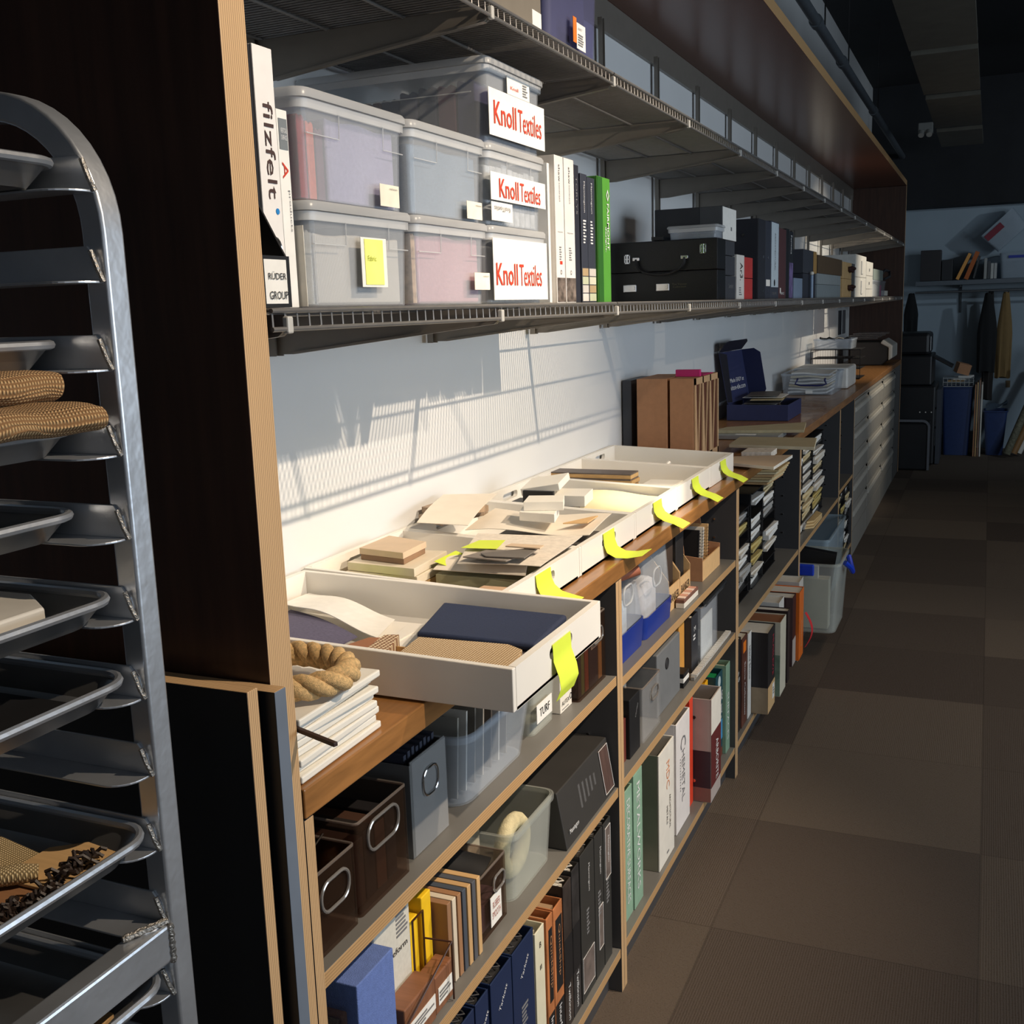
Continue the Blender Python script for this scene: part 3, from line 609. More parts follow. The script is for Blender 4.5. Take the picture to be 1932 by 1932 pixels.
def fold_cloth(name, label, m, x0, x1, y0, y1, z0, z1, n=5, group=None, seed=1, cat='fabric'):
    """folded textile standing in a bin: layered soft leaves"""
    rnd = random.Random(seed); t = thing(name, label, cat, bbase(x0, x1, y0, y1, z0), group)
    for i in range(n):
        dz = rnd.uniform(0, .010)
        if x1-x0 > y1-y0 and n < 7:      # leaves hang one behind the other, broad face to the front
            a = x0+(x1-x0)*i/n+.0006; b_ = x0+(x1-x0)*(i+1)/n-.0006; pts = [(y0+(y1-y0)*j/8, z1-(dz if i < n-1 else 0)+.002*math.sin(j*1.3+i)) for j in range(9)]
            mb = MB().prism([(y0, z0), (y1, z0)]+pts[::-1], 0, a, b_)
        else:
            a = y0+(y1-y0)*i/n+.0006; b_ = y0+(y1-y0)*(i+1)/n-.0006; pts = [(x0+(x1-x0)*j/8, z1-dz+.003*math.sin(j*1.3+i)) for j in range(9)]
            mb = MB().prism([(x0, z0), (x1, z0)]+pts[::-1], 1, a, b_)
        mb.build('folded_leaf', m, t, bevel=min(.003, (b_-a)*.4), smooth=True)
    return t
KN = redk
def knoll(parent, x, yc, zc, w, h):
    c = parent; w *= 1.07; h *= 1.07
    text(c, 'Knoll', (x, yc-w*.27, zc), '+X', w*.44, h, KN, bold=.010); text(c, 'Textiles', (x, yc+w*.24, zc-h*.01), '+X', w*.50, h, KN)
def stack_bin(lab, y0, y1, z0, z1, x1=-.7864, depth=.33):
    return bin_('storage_bin', lab, x1-depth, x1, y0, y1, z0, z1, clearp, lid=clearl, taper=.008, r=.018, latch=True, group='clear lidded bins stacked on the lower wire shelf')
bA1 = stack_bin('clear lidded bin of lilac fabric, top left of the bin stacks', 1.1877, 1.4595, SZ+.1332, SZ+.2675)
bA2 = stack_bin('clear lidded bin of cream cloth with a yellow note, bottom left of the bin stacks', 1.1898, 1.4616, SZ, SZ+.1321)
bB1 = stack_bin('clear lidded bin of slate blue fabric, top of the second bin stack', 1.468, 1.7313, SZ+.1332, SZ+.2675)
bB2 = stack_bin('clear lidded bin of dusty pink fabric, bottom of the second bin stack', 1.4702, 1.7313, SZ, SZ+.1321)
bC1 = stack_bin('clear lidded bin of pale grey tiles, red lettered card, middle of the right stack', 1.7377, 1.9988, SZ+.1332, SZ+.2675)
bC2 = stack_bin('clear lidded bin with a large white lettered card, lowest right of the bin stacks', 1.7377, 1.9988, SZ, SZ+.1321)
bT = stack_bin('clear lidded bin of dark red and navy fabrics on top of all bin stacks', 1.742, 2.003, SZ+.2686, SZ+.4066, depth=.38)
F1 = M('lilac_fabric', (150, 142, 168), .9, 0, .06, 200, .3, 500); F2 = M('slate_fabric', (88, 108, 126), .9, 0, .1, 200, .3, 500); F3 = M('dusty_pink_fabric', (176, 128, 134), .9, 0, .08, 200, .3, 500)
F4 = weave('cream_linen', (178, 166, 150), (224, 214, 198), .0016); F5 = M('grey_tile_mix', (170, 170, 168), .7, 0, .25, 60)
fold_cloth('folded_fabric', 'lilac folded fabric filling the top left bin', F1, -1.1015, -.8034, 1.268, 1.4445, SZ+.137, SZ+.2418, 4, seed=2)
for i, (c, y, lab) in enumerate((((150, 40, 44), 1.207, 'dark red fabric fold at the left side of the lilac bin'), ((196, 84, 50), 1.2273, 'orange fabric fold in the lilac bin'), ((90, 50, 70), 1.2476, 'plum fabric fold in the lilac bin'))):
    fold_cloth('folded_fabric', lab, M('fabric%d' % i, c, .9, 0, .1, 150), -1.0815, -.8065+.0*i, y, y+.017, SZ+.137, SZ+.2375-.006*i, 1, seed=i)
fold_cloth('folded_fabric', 'cream slubbed cloth folded in the bottom left bin', F4, -1.0815, -.8034, 1.2252, 1.4466, SZ+.0032, SZ+.0942, 4, seed=5)
fold_cloth('folded_fabric', 'grey pleated cloth at the left side of the bottom left bin', M('grey_pleat', (170, 164, 152), .9, 0, .15, 80), -1.0715, -.8065, 1.2016, 1.2241, SZ+.0032, SZ+.0963, 3, seed=6)
fold_cloth('folded_fabric', 'slate blue folded fabric in the top bin of the second stack', F2, -1.0915, -.8014, 1.4852, 1.7163, SZ+.137, SZ+.2375, 6, seed=7)
fold_cloth('folded_fabric', 'dusty pink folded fabric in the bottom bin of the second stack', F3, -1.0915, -.8014, 1.5001, 1.7163, SZ+.0032, SZ+.1049, 5, seed=8)
fold_cloth('folded_fabric', 'tan striped fabric edges at the left of the pink bin', M('tan_stripe', (190, 160, 130), .9, 0, .3, 90), -1.0815, -.8034, 1.4852, 1.498, SZ+.0032, SZ+.1049, 3, seed=9)
o = fold_cloth('tile_samples', 'pale grey tile samples packed in the upper right bin', F5, -1.0715, -.8014, 1.7548, 1.9816, SZ+.137, SZ+.2418, 9, seed=10, cat='tile samples')
fold_cloth('tile_samples', 'white samples packed in the lowest right bin', offw, -1.0715, -.8034, 1.7548, 1.9816, SZ+.0032, SZ+.1049, 9, seed=11, cat='tile samples')
rnd = random.Random(4); x = -1.1464
for i in range(9):
    c = [(40, 42, 66), (70, 34, 44), (34, 38, 58), (88, 40, 48), (44, 40, 60), (60, 54, 70), (36, 34, 50), (96, 44, 50), (54, 50, 84)][i]
    fold_cloth('folded_fabric', 'dark fabric fold in the topmost bin, %s from the wall' % ORD[i], M('darkfab%d' % i, c, .9, 0, .1, 150), x, x+.034, 1.7602, 1.9816, SZ+.2723, SZ+.3691+rnd.uniform(-.008, .008), 2, 'dark fabrics in the topmost bin', seed=20+i); x += .037
# cards and lettering on the bins
c = label_card(bT, -.785, 1.7452, 1.9966, SZ+.2803, SZ+.3568); knoll(c, -.784, 1.8714, SZ+.3189, .205, .036)
c = label_card(bT, -.785, 1.8254, 1.926, SZ+.3574, SZ+.3873, name='small_card'); print_lines(c, (-.784, 1.9067, SZ+.3724), '+X', .025, .022, 5, inkg); text(c, 'Knoll', (-.784, 1.8565, SZ+.3691), '+X', .035, .006, KN)
c = label_card(bC1, -.785, 1.742, 1.9923, SZ+.1744, SZ+.2204); knoll(c, -.784, 1.8704, SZ+.1958, .18, .030)
c = label_card(bC1, -.785, 1.742, 1.8318, SZ+.1402, SZ+.1712, name='small_card'); text(c, 'KnollTextiles', (-.784, 1.7869, SZ+.1605), (Vector((0, -1, 0)), Vector((0, 0, -1)), Vector((1, 0, 0))), .068, .008, inkg)
c = label_card(bC2, -.785, 1.742, 1.9923, SZ+.0064, SZ+.1113); knoll(c, -.784, 1.8565, SZ+.0503, .20, .036)
c = label_card(bA1, -.785, 1.3675, 1.421, SZ+.137, SZ+.1669, M('ivory_card', (238, 230, 212), .6)); text(c, 'maharam', (-.784, 1.4038, SZ+.1616), '+X', .022, .003, inkg)
c = label_card(bB1, -.785, 1.6457, 1.7034, SZ+.137, SZ+.1648, M('ivory_card', (238, 230, 212), .6)); text(c, 'maharam', (-.784, 1.6885, SZ+.1594), '+X', .022, .003, inkg)
c = label_card(bB2, -.785, 1.6649, 1.7248, SZ+.0235, SZ+.0514, M('ivory_card', (238, 230, 212), .6)); text(c, 'maharam', (-.784, 1.7088, SZ+.046), '+X', .022, .003, inkg)
c = label_card(bA2, -.785, 1.3075, 1.376, SZ+.0257, SZ+.092); n_ = tag(part_box('yellow_note', c, M('pale_yellow_note', (244, 250, 130), .6), -.784, -.7833, 1.3161, 1.3653, SZ+.0289, SZ+.0899, bevel=0), 'pale yellow note'); text(n_, 'Fabric', (-.7831, 1.3332, SZ+.0642), '+X', .022, .007, M('olive_ink', (150, 160, 50), .6))
# flat stack edges and binders right of the bins
for i, (a, b_, h, col, lab) in enumerate(((2.0095, 2.0212, .262, (222, 222, 220), 'thin white folder between the bins and the first white binder'), (2.0228, 2.0298, .235, (60, 26, 24), 'thin dark red folder beside the first white binder'))):
    book('folder', lab, -.7864-.004*i, a, b_, SZ, h, col, cat='folder')
solo_box('folder_stack', 'pale stack of folders filling the gap between bins and white shaw binders', 'folders', offw, -1.13, -.875, 2.036, 2.236, SZ, SZ+.285)
def shaw(y0, y1, lab, red):
    t = binder('binder', lab, -.8603, y0, y1, SZ, .3092, (232, 228, 224), wall=.003); yc = (y0+y1)/2
    text(t, 'shaw', (-.8603, yc, SZ+.2738), '+Xv', 0.0354, 0.0094, ink); text(t, 'contract', (-.8603, yc, SZ+.2336), '+Xv', 0.0401, 0.0059, inkg)
    text(t, 'living systems', (-.8603, yc, SZ+.151), '+X', (y1-y0)*.6, .004, inkg); print_lines(t, (-.8603, yc, SZ+.1062), '+X', (y1-y0)*.3, .03, 6, inkg)
    if red: label_card(t, -.8603, yc-.006, yc+.008, SZ+.0826, SZ+.0897, redk, 'red_mark')
    text(t, 'O', (-.8603, yc, SZ+.0661), '+X', .009, .010, ink)
    o = part_box('photo_band', t, M('street_photo', (120, 108, 100), .5, 0, .7, 55), -.8603, -.8595, y0+.002, y1-.002, SZ+.0024, SZ+.0543, bevel=0)
shaw(2.242, 2.2939, 'first of the two white shaw binders, nearer the bins', True); shaw(2.2986, 2.36, 'second of the two white shaw binders, next to the dark binders', False)
t = binder('binder', 'tall charcoal binder between the white binders and the dark pair', -.8623, 2.3635, 2.3966, SZ, .3021, (44, 46, 56)); text(t, 'TORLYS', (-.8623, 2.3801, SZ+.236), '+Xv', 0.0826, 0.0094, inkg)
for y0, y1, lab, dz, cc in ((2.4001, 2.4438, 'first of two dark slate binders by the green binder', 0, (222, 214, 206)), (2.4473, 2.4969, 'second of two dark slate binders, touching the green binder', -.004, (214, 212, 190))):
    t = binder('binder', lab, -.8593, y0, y1, SZ, .2867+dz, (56, 60, 72)); yc = (y0+y1)/2
    text(t, 'Mannington', (-.8593, yc, SZ+.236), '+Xv', 0.0684, 0.0106, inkw); print_lines(t, (-.8593, yc, SZ+.1593), '+X', .02, .055, 8, inkw)
    for k in range(4): part_box('colour_chip', t, solid([cc, (206, 200, 192), (196, 200, 170), (180, 156, 120)][(k+int(dz < 0)*2) % 4]), -.8593, -.8586, y0+.002, y1-.002, SZ+.0035+.019*k, SZ+.0205+.019*k, bevel=0)
t = binder('binder', 'bright green FAIRMONT designs binder standing at the end of the binder row', -.8543, 2.5004, 2.5948, SZ, .2903, (88, 158, 60), wall=.004)
part_box('side_flap', t, solid((44, 100, 36)), -.8541, -.8535, 2.501, 2.537, SZ+.0012, SZ+.2891, bevel=0)
text(t, 'FAIRMONT', (-.8535, 2.5736, SZ+.177), '+Xv', 0.1086, 0.0142, inkw, bold=.015); text(t, 'designs.', (-.8535, 2.5559, SZ+.1475), '+Xv', 0.0590, 0.0118, inkw, bold=.01)
for q in ((0, .013), (0, .007)):
    pass
dm = MB(); cz = SZ+.2502
for s_ in (1, ):
    o_ = [(2.5736, cz+.014), (2.5842, cz), (2.5736, cz-.014), (2.563, cz)]; i_ = [(2.5736, cz+.008), (2.5795, cz), (2.5736, cz-.008), (2.5677, cz)]
    vs = [(-.8528, p[0], p[1]) for p in o_+i_]; dm.add(vs, [(0, 1, 5, 4), (1, 2, 6, 5), (2, 3, 7, 6), (3, 0, 4, 7)])
dm.build('diamond_mark', inkw, t)
# ---------------------------------------------------------------- lower wire shelf, right part
def case_handle(t, y, x0, x1, z0, z1, r=.0045):
    xc = (x0+x1)/2; pts = []
    for i in range(15):
        a = math.pi*i/14; pts.append((xc-(x1-x0)/2*math.cos(a), y-.014-.004*math.sin(a), z1-(z1-z0)*math.sin(a)**.7))
    h = MB().tube(pts, r, 8).build('handle', blackg, t, smooth=True)
    for x in (x0, x1): MB().box(x-.012, x+.012, y-.016, y, z1-.005, z1+.006).build('handle_mount', chrome, h, bevel=.002)
def clasp(t, xc, zc, y, w=.020, h=.030):
    m = MB().box(xc-w/2, xc-w/2+.004, y-.004, y, zc-h/2, zc+h/2).box(xc+w/2-.004, xc+w/2, y-.004, y, zc-h/2, zc+h/2).box(xc-w/2, xc+w/2, y-.004, y, zc-h/2, zc-h/2+.005).box(xc-w/2, xc+w/2, y-.004, y, zc+h/2-.005, zc+h/2).box(xc-.003, xc+.003, y-.006, y, zc-h/2, zc+h/2).box(xc-w/2, xc+w/2, y-.005, y, zc-.002, zc+.002)
    m.build('clasp', chrome, t, bevel=.0008)
t = thing('sample_case', 'lower black sample case with folded handle and gold lettering, on the wire shelf', 'case', (-.9, 3.542, SZ), 'black sample cases')
part_box('case_body', t, blackg, -1.155, -.7955, 3.487, 3.6025, SZ, SZ+.0946, .003)
for x in (-1.0835, -.9735): MB().box(x-.022, x+.022, 3.4826, 3.487, SZ+.033, SZ+.0572).build('handle_mount', chrome, t, bevel=.002); MB().cyl((x+.012, 3.4804, SZ+.0462), (x+.012, 3.4848, SZ+.0462), .006, 12).build('rivet', chrome, t, smooth=True)
text(t, 'The Veneer\nCollection', (-.9185, 3.487, SZ+.0495), '-Y', .05, .014, M('dull_gold_ink', (96, 90, 70), .5))
t = thing('sample_case', 'upper black sample case with chrome clasps and curved carry handle', 'case', (-.9, 3.542, SZ+.0957), 'black sample cases')
part_box('case_body', t, blackg, -1.155, -.7955, 3.487, 3.6025, SZ+.0957, SZ+.192, .003)
case_handle(t, 3.487, -1.0585, -.8985, SZ+.0858, SZ+.1364)
clasp(t, -1.0915, SZ+.1386, 3.487); clasp(t, -.8415, SZ+.1606, 3.487)
book_y = [(3.6069, 3.7565, .0, .070, 'charcoal flat box with blind stamp, lowest beside the sample cases'), (3.6069, 3.7455, .071, .128, 'plain charcoal flat box, middle of three beside the sample cases'), (3.6069, 3.74, .129, .172, 'thin charcoal flat box, topmost of three beside the sample cases')]
for a, b_, z0_, z1_, lab in book_y:
    t = thing('flat_box', lab, 'box', (-.9335, 3.674, SZ+z0_), 'charcoal flat boxes'); part_box('box_body', t, solid((62, 64, 70)), -1.0735, -.7955, a, b_, SZ+z0_*1.1, SZ+z1_*1.1-.0005, .002)
    if z0_ == 0: text(t, 'Sampled', (-.7955, 3.6795, SZ+.0418), '+X', .07, .018, inkg)
t = thing('storage_box', 'long black box with grey end and white label, lying above the sample cases', 'box', (-.9235, 3.696, SZ+.193), 'boxes')
part_box('box_body', t, solid((44, 46, 52)), -1.0365, -.8865, 3.619, 3.828, SZ+.193, SZ+.2992, .002); part_box('box_end', t, solid((74, 76, 80)), -.886, -.81, 3.619, 3.828, SZ+.193, SZ+.2992, .002)
c = part_box('white_label', t, paper, -.81, -.809, 3.6212, 3.8258, SZ+.1947, SZ+.297, 0); label_card(c, -.809, 3.74, 3.7565, SZ+.2255, SZ+.2376, inkg, 'mark')
bin_('small_bin', 'small clear bin with frosted lid on top of the upper sample case', -.9585, -.7965, 3.4892, 3.5992, SZ+.193, SZ+.2343, clearp, lid=clearl, taper=.006, r=.012, lidh=.008)
slab('sample_plaque', 'small dark plaque lying beside the small clear bin on the sample case', 'sample', blackm, [(-1.0135, 3.498), (-.9735, 3.498), (-.9735, 3.586), (-1.0135, 3.586)], SZ+.2057, .0115)
t = binder('binder', 'white binder with a tall black script, between flat boxes and red binders', -.7955, 3.773, 3.8995, SZ, .1496, (222, 218, 212)); text(t, 'Ar3.', (-.7955, 3.85, SZ+.0935), '+Xv', .06, .045, ink); print_lines(t, (-.7955, 3.839, SZ+.0275), '+X', .05, .03, 4, inkg)
for k in range(2): solo_box('red_box', ('lower small red box between white binder and black binder', 'upper small red box between white binder and black binder')[k], 'box', solid((186, 58, 56)), -.8935, -.8085, 3.916, 4.114, SZ+.0748*k, SZ+.0728+.0748*k, 'small red boxes')
def bigb(y0, y1, h, col, lab, xf=-.8155, **k): return binder('binder', lab, xf, y0, y1, SZ, h*1.1, col, depth=.25, **k)
t = bigb(4.257, 4.4, .272, (40, 42, 50), 'tall black binder with rivets, first of the dark group past the red boxes')
for z in (.05, .24): MB().cyl((-.8735, 4.2548, SZ+z), (-.8735, 4.2576, SZ+z), .006, 12).build('rivet', chrome, t, smooth=True)
for z in (.03, .16): MB().cyl((-.8155, 4.356, SZ+z), (-.814, 4.356, SZ+z), .006, 12).build('rivet', chrome, t, smooth=True)
t = bigb(4.4044, 4.51, .272, (52, 56, 68), 'second tall dark slate binder, beside the one with the long white label')
for z in (.03, .16): MB().cyl((-.8155, 4.455, SZ+z), (-.814, 4.455, SZ+z), .006, 12).build('rivet', chrome, t, smooth=True)
label_card(t, -.8155, 4.4165, 4.499, SZ+.0495, SZ+.0748)
t = bigb(4.5144, 4.697, .278, (60, 64, 76), 'tall slate binder carrying a long pale label with an oval hole')
c = label_card(t, -.8155, 4.5265, 4.686, SZ+.0462, SZ+.3014, solid((190, 204, 214))); text(c, 'ARCHITECTURAL', (-.8145, 4.609, SZ+.187), '+Xv', .15, .02, inkg); MB().cyl((-.8147, 4.598, SZ+.0638), (-.814, 4.598, SZ+.0638), .014, 16).build('oval_hole', blackm, c); text(t, 'COLOURS', (-.8155, 4.598, SZ+.022), '+X', .10, .010, inkg)
t = bigb(4.7014, 4.873, .262, (84, 52, 54), 'dark maroon binder beside the long pale label'); text(t, 'FABRICS', (-.8155, 4.785, SZ+.022), '+X', .10, .010, inkw); label_card(t, -.8155, 4.73, 4.752, SZ+.022, SZ+.044)
t = bigb(4.8774, 4.95, .268, (24, 26, 30), 'thin black binder after the maroon one')
t = bigb(4.9544, 5.06, .262, (34, 36, 42), 'black binder with purple lower half and pale lettering'); text(t, 'Formica', (-.8155, 5.0072, SZ+.231), '+Xv', .08, .035, inkw); part_box('purple_band', t, M('purple_print', (110, 96, 140), .5, 0, .5, 30), -.8155, -.8147, 4.9588, 5.0556, SZ+.0022, SZ+.154, 0)
def nbox(lab, m, y0, y1, z0_, z1_, x0=-1.0235, x1=-.8135, name='storage_box', g=None): return solo_box(name, lab, 'box', m, x0, x1, y0, y1, SZ+z0_*1.1, SZ+z1_*1.1, g)
nbox('small pale blue box at the foot of the purple binder', solid((130, 146, 168)), 5.082, 5.324, 0, .082)
nbox('lower dark slate box behind the white bottle shape', solid((50, 52, 62)), 5.346, 5.742, 0, .105)
t = nbox('upper dark slate box stacked over the slate box past the binders', solid((62, 64, 72)), 5.346, 5.764, .106, .206); 
part_box('tan_edge', t, solid((178, 138, 80)), -.813, -.812, 5.654, 5.764, SZ+.1188, SZ+.2244, 0)
t = thing('white_cylinder', 'thin pale tube with round head standing before the slate boxes', 'tube', (-.7985, 5.522, SZ)); MB().cyl((-.8005, 5.522, SZ), (-.8005, 5.522, SZ+.1078), .008, 12).build('shaft', solid((140, 160, 184)), t, smooth=True); MB().rings([rr(-.8005-r, -.8005+r, 5.522-r, 5.522+r, SZ+.1133+z, r, 4) for r, z in ((.004, -.005), (.009, -.002), (.011, .004), (.009, .010), (.004, .013))]).build('head', offw, t, smooth=True)
nbox('pale grey blue flat box, lower of two under the brown box', solid((136, 146, 150)), 5.808, 6.754, 0, .062, g='grey blue flat boxes')
nbox('pale grey blue flat box, upper of two under the brown box', solid((150, 158, 160)), 5.808, 6.754, .063, .112, g='grey blue flat boxes')
nbox('brown box lying on the grey blue flat boxes', M('brown_board', (92, 74, 54), .7), 5.83, 6.809, .113, .196)
for k, (z0_, z1_, lab) in enumerate(((0, .100, 'lower tan box end with dark ribbon past the flat boxes'), (.101, .190, 'upper tan box end with dark ribbon past the flat boxes'))):
    t = thing('ribbon_box', lab, 'box', (-.9235, 7.06, SZ+z0_*1.1), 'tan ribbon boxes'); part_box('box_body', t, M('tan_board', (208, 172, 120), .6), -1.0235, -.8115, 6.842, 7.282, SZ+z0_*1.1, SZ+z1_*1.1, .002)
    MB().tube([(-.8105, 7.084, SZ+z0_*1.1+.06), (-.7885, 7.117, SZ+z0_*1.1+.067), (-.7855, 7.216, SZ+z0_*1.1+.063), (-.8035, 7.26, SZ+z0_*1.1+.052), (-.7895, 7.15, SZ+z0_*1.1+.045), (-.8105, 7.084, SZ+z0_*1.1+.057)], .010, 6).build('ribbon', solid((60, 34, 30)), t, smooth=True)
nbox('dark grey box between tan ribbon boxes and tall pale boxes', solid((88, 86, 86)), 7.304, 7.48, 0, .19)
for k, (y0, y1, z0_, z1_, lab) in enumerate(((7.502, 8.162, 0, .118, 'lower tall pale grey box with a white handle'), (7.502, 8.162, .119, .25, 'upper tall pale grey box with a white handle'), (8.184, 8.646, 0, .05, 'small pale box at the foot of the lower grey stack'), (8.184, 8.646, .051, .135, 'pale box with small mark, middle of the farther stack'), (8.184, 8.646, .136, .225, 'pale box with small mark, top of the farther stack'))):
    t = thing('pale_box', lab, 'box', (-.9235, (y0+y1)/2, SZ+z0_), 'pale grey boxes near the far end'); part_box('box_body', t, M('pale_grey_board', (206, 204, 198), .6), -1.0235, -.8115, y0, y1, SZ+z0_*1.1, SZ+z1_*1.1-.001, .002)
    if k < 2: part_box('handle_strip', t, white, -.811, -.8035, y0+.33, y0+.42, SZ+z0_*1.1+.02, SZ+z0_*1.1+.11, .003)
    elif k > 2: part_box('mark', t, inkg, -.8115, -.8107, y0+.18, y0+.24, SZ+z0_*1.1+.03, SZ+z0_*1.1+.05, 0)
b_ = bin_('basket_bin', 'open clear bin of papers and a pink strip near the far end of the shelf', -1.0035, -.8155, 8.80, 9.845, SZ, SZ+.1265, clearp, taper=.01)
fold_cloth('paper_bundle', 'cream papers standing in the clear bin near the far end', offw, -.9835, -.8485, 8.86, 9.45, SZ+.0033, SZ+.099, 8, seed=31, cat='papers')
solo_box('pink_strip', 'bright pink strip inside the clear bin near the far end', 'strip', solid((226, 70, 140)), -.8435, -.8375, 9.57, 9.658, SZ+.0044, SZ+.0935)
solo_box('grey_box', 'mint grey box resting across the clear bin near the far end', 'box', solid((150, 162, 156)), -1.0235, -.8235, 8.855, 9.625, SZ+.1282, SZ+.209)
mb = MB().tube([(-.8235, 9.735, SZ+.143), (-.7935, 9.9, SZ+.165), (-.8035, 10.0, SZ+.209), (-.8335, 9.9, SZ+.22), (-.8535, 9.735, SZ+.176)], .012, 8); tag(mb.build('cable_coil', solid((50, 50, 54)), loc=(-.8235, 9.9, SZ+.132), smooth=True), 'dark cable looped over the clear bin at the far end', 'cable')
slab('folded_card', 'small folded white card at the very far end of the wire shelf', 'card', offw, [(-.87, 9.93), (-.83, 9.93), (-.83, 10.2), (-.87, 10.2)], SZ+.0495, .042)

# ---------------------------------------------------------------- upper wire shelf
UZ = 2.0125
for k, (y0, y1, m, lab) in enumerate(((1.02, 1.30, solid((70, 66, 62)), 'dark box at the near end of the upper wire shelf'), (1.32, 1.60, solid((58, 58, 64)), 'second dark box from the near end of the upper wire shelf'))):
    solo_box('storage_box', lab, 'box', m, -1.12, -.74, y0, y1, UZ, UZ+.3, 'boxes on the upper wire shelf')
t = thing('kraft_box', 'grey brown box with small label on the upper wire shelf, beside the blue bin', 'box', (-.93, 1.73, UZ), 'boxes on the upper wire shelf')
part_box('box_body', t, solid((122, 114, 102)), -1.12, -.722, 1.615, 1.838, UZ, UZ+.26, .003); label_card(t, -.722, 1.795, 1.835, UZ+.002, UZ+.03)
ub = bin_('storage_bin', 'smoky blue lidded bin with orange and white label on the upper wire shelf', -1.10, -.722, 1.885, 2.168, UZ, UZ+.24, clear('blue_grey_plastic', (100, 102, 130), .30, .55), lid=clearl, taper=.012, r=.02)
solo_box('fabric_block', 'dark slate fabric block inside the smoky blue bin', 'fabric', solid((70, 70, 92), .9), -1.07, -.75, 1.915, 2.135, UZ+.004, UZ+.20)
c = label_card(ub, -.7215, 1.992, 2.010, UZ+.018, UZ+.062, gold, 'orange_label'); c = label_card(ub, -.7215, 2.011, 2.058, UZ+.010, UZ+.055, paper); text(c, 'RESPECT', (-.7205, 2.028, UZ+.045), '+X', .022, .004, inkg); print_lines(c, (-.7205, 2.034, UZ+.026), '+X', .035, .022, 5, inkg)

# ---------------------------------------------------------------- worktop: white trays
def tray(lab, x0, x1, y0, y1, zb, zf, tilt, holes=True):
    """shallow white tray with slotted front and back walls"""
    t = thing('sample_tray', lab, 'tray', ((x0+x1)/2, (y0+y1)/2, zb), 'white sample trays along the worktop'); w = .011
    def sh(mb):
        for v in mb.v: v.z += (x1-v.x)*tilt*(1 if v.z > zb+.02 else .3)
        return mb
    h = zf-zb; yc = (y0+y1)/2
    sh(MB().box(x0, x1, y0+w, y1-w, zb, zb+.005)).build('base', white, t)
    sh(MB().box(x0, x1, y0, y0+w, zb, zf)).build('side_wall', white, t, bevel=.0015); sh(MB().box(x0, x1, y1-w, y1, zb, zf)).build('side_wall', white, t, bevel=.0015)
    for a, b_ in ((x1-w, x1), (x0, x0+w)):
        m = MB(); hz0, hz1 = zb+h*.50, zb+h*.50+.018; hw = .048
        # wall with an oblong finger slot
        pts_in = [];
        for cx_, s0_ in ((yc+hw-.009, -90), (yc-hw+.009, 90)):
            for i in range(7): an = math.radians(s0_+180*i/6); pts_in.append((cx_+.009*math.cos(an), (hz0+hz1)/2+.009*math.sin(an)))
        n = len(pts_in); out = []
        for (py, pz) in pts_in:
            dy, dz = py-yc, pz-(hz0+hz1)/2; k = min(((y1-w-.0002-yc)/abs(dy)) if abs(dy) > 1e-6 else 1e9, ((zf-(hz0+hz1)/2)/dz) if dz > 1e-6 else 1e9, ((zb-(hz0+hz1)/2)/dz) if dz < -1e-6 else 1e9)
            out.append((yc+dy*k, (hz0+hz1)/2+dz*k))
        cor = [(y1-w-.0002, zb), (y1-w-.0002, zf), (y0+w+.0002, zf), (y0+w+.0002, zb)]
        ring = []
        vs = []; fs = []
        for xx in (a, b_): vs += [(xx, p[0], p[1]) for p in pts_in]+[(xx, p[0], p[1]) for p in out]+[(xx, p[0], p[1]) for p in cor]
        st = 2*n+4
        for s_ in (0, 1):
            o_ = s_*st
            for i in range(n):
                j = (i+1) % n; q = (o_+i, o_+j, o_+n+j, o_+n+i); fs.append(q if s_ else q[::-1])
            # corner fills
            for ci, (i, j) in enumerate(((n-1, 0), (6, 7))): pass
        for i in range(n):
            j = (i+1) % n; fs.append((i, j, st+j, st+i)); fs.append((n+i, st+n+i, st+n+j, n+j))
        m.add(vs, fs)
        # square off the four corners missed by the fan
        for c_, near in zip(cor, range(4)):
            # find consecutive out points on two different edges around this corner
            for i in range(n):
                p, q = out[i], out[(i+1) % n]
                if abs(p[0]-c_[0]) < 1e-4 and abs(q[1]-c_[1]) < 1e-4 or abs(q[0]-c_[0]) < 1e-4 and abs(p[1]-c_[1]) < 1e-4:
                    if (p[0]-q[0])**2+(p[1]-q[1])**2 > 1e-10 and abs(p[0]-q[0]) > 1e-5 and abs(p[1]-q[1]) > 1e-5: m.prism([p, q, c_], 0, a, b_)
        sh(m).build('end_wall', white, t)
    return t
TX0, TX1 = -1.156, -.745
tray('big white tray pulled forward over the worktop edge, holding navy cloth', -1.15, -.57, 1.282, 1.648, 1.0125, 1.075, .025)
TY = [1.655, 2.03, 2.41, 2.79, 3.17, 3.50]
for k, lab in enumerate(('white tray of tan tiles and grey sheets, next behind the big front tray', 'white tray heaped with sheets and a grained wood tile', 'white tray with white blocks and a big pale yellow sheet', 'white tray with a stack of flooring planks and a white box', 'farthest white tray, nearly empty, beside the cardboard organisers')):
    tray(lab, TX0, TX1, TY[k]+.001, TY[k+1]-.001, 1.0115, 1.073, .045)
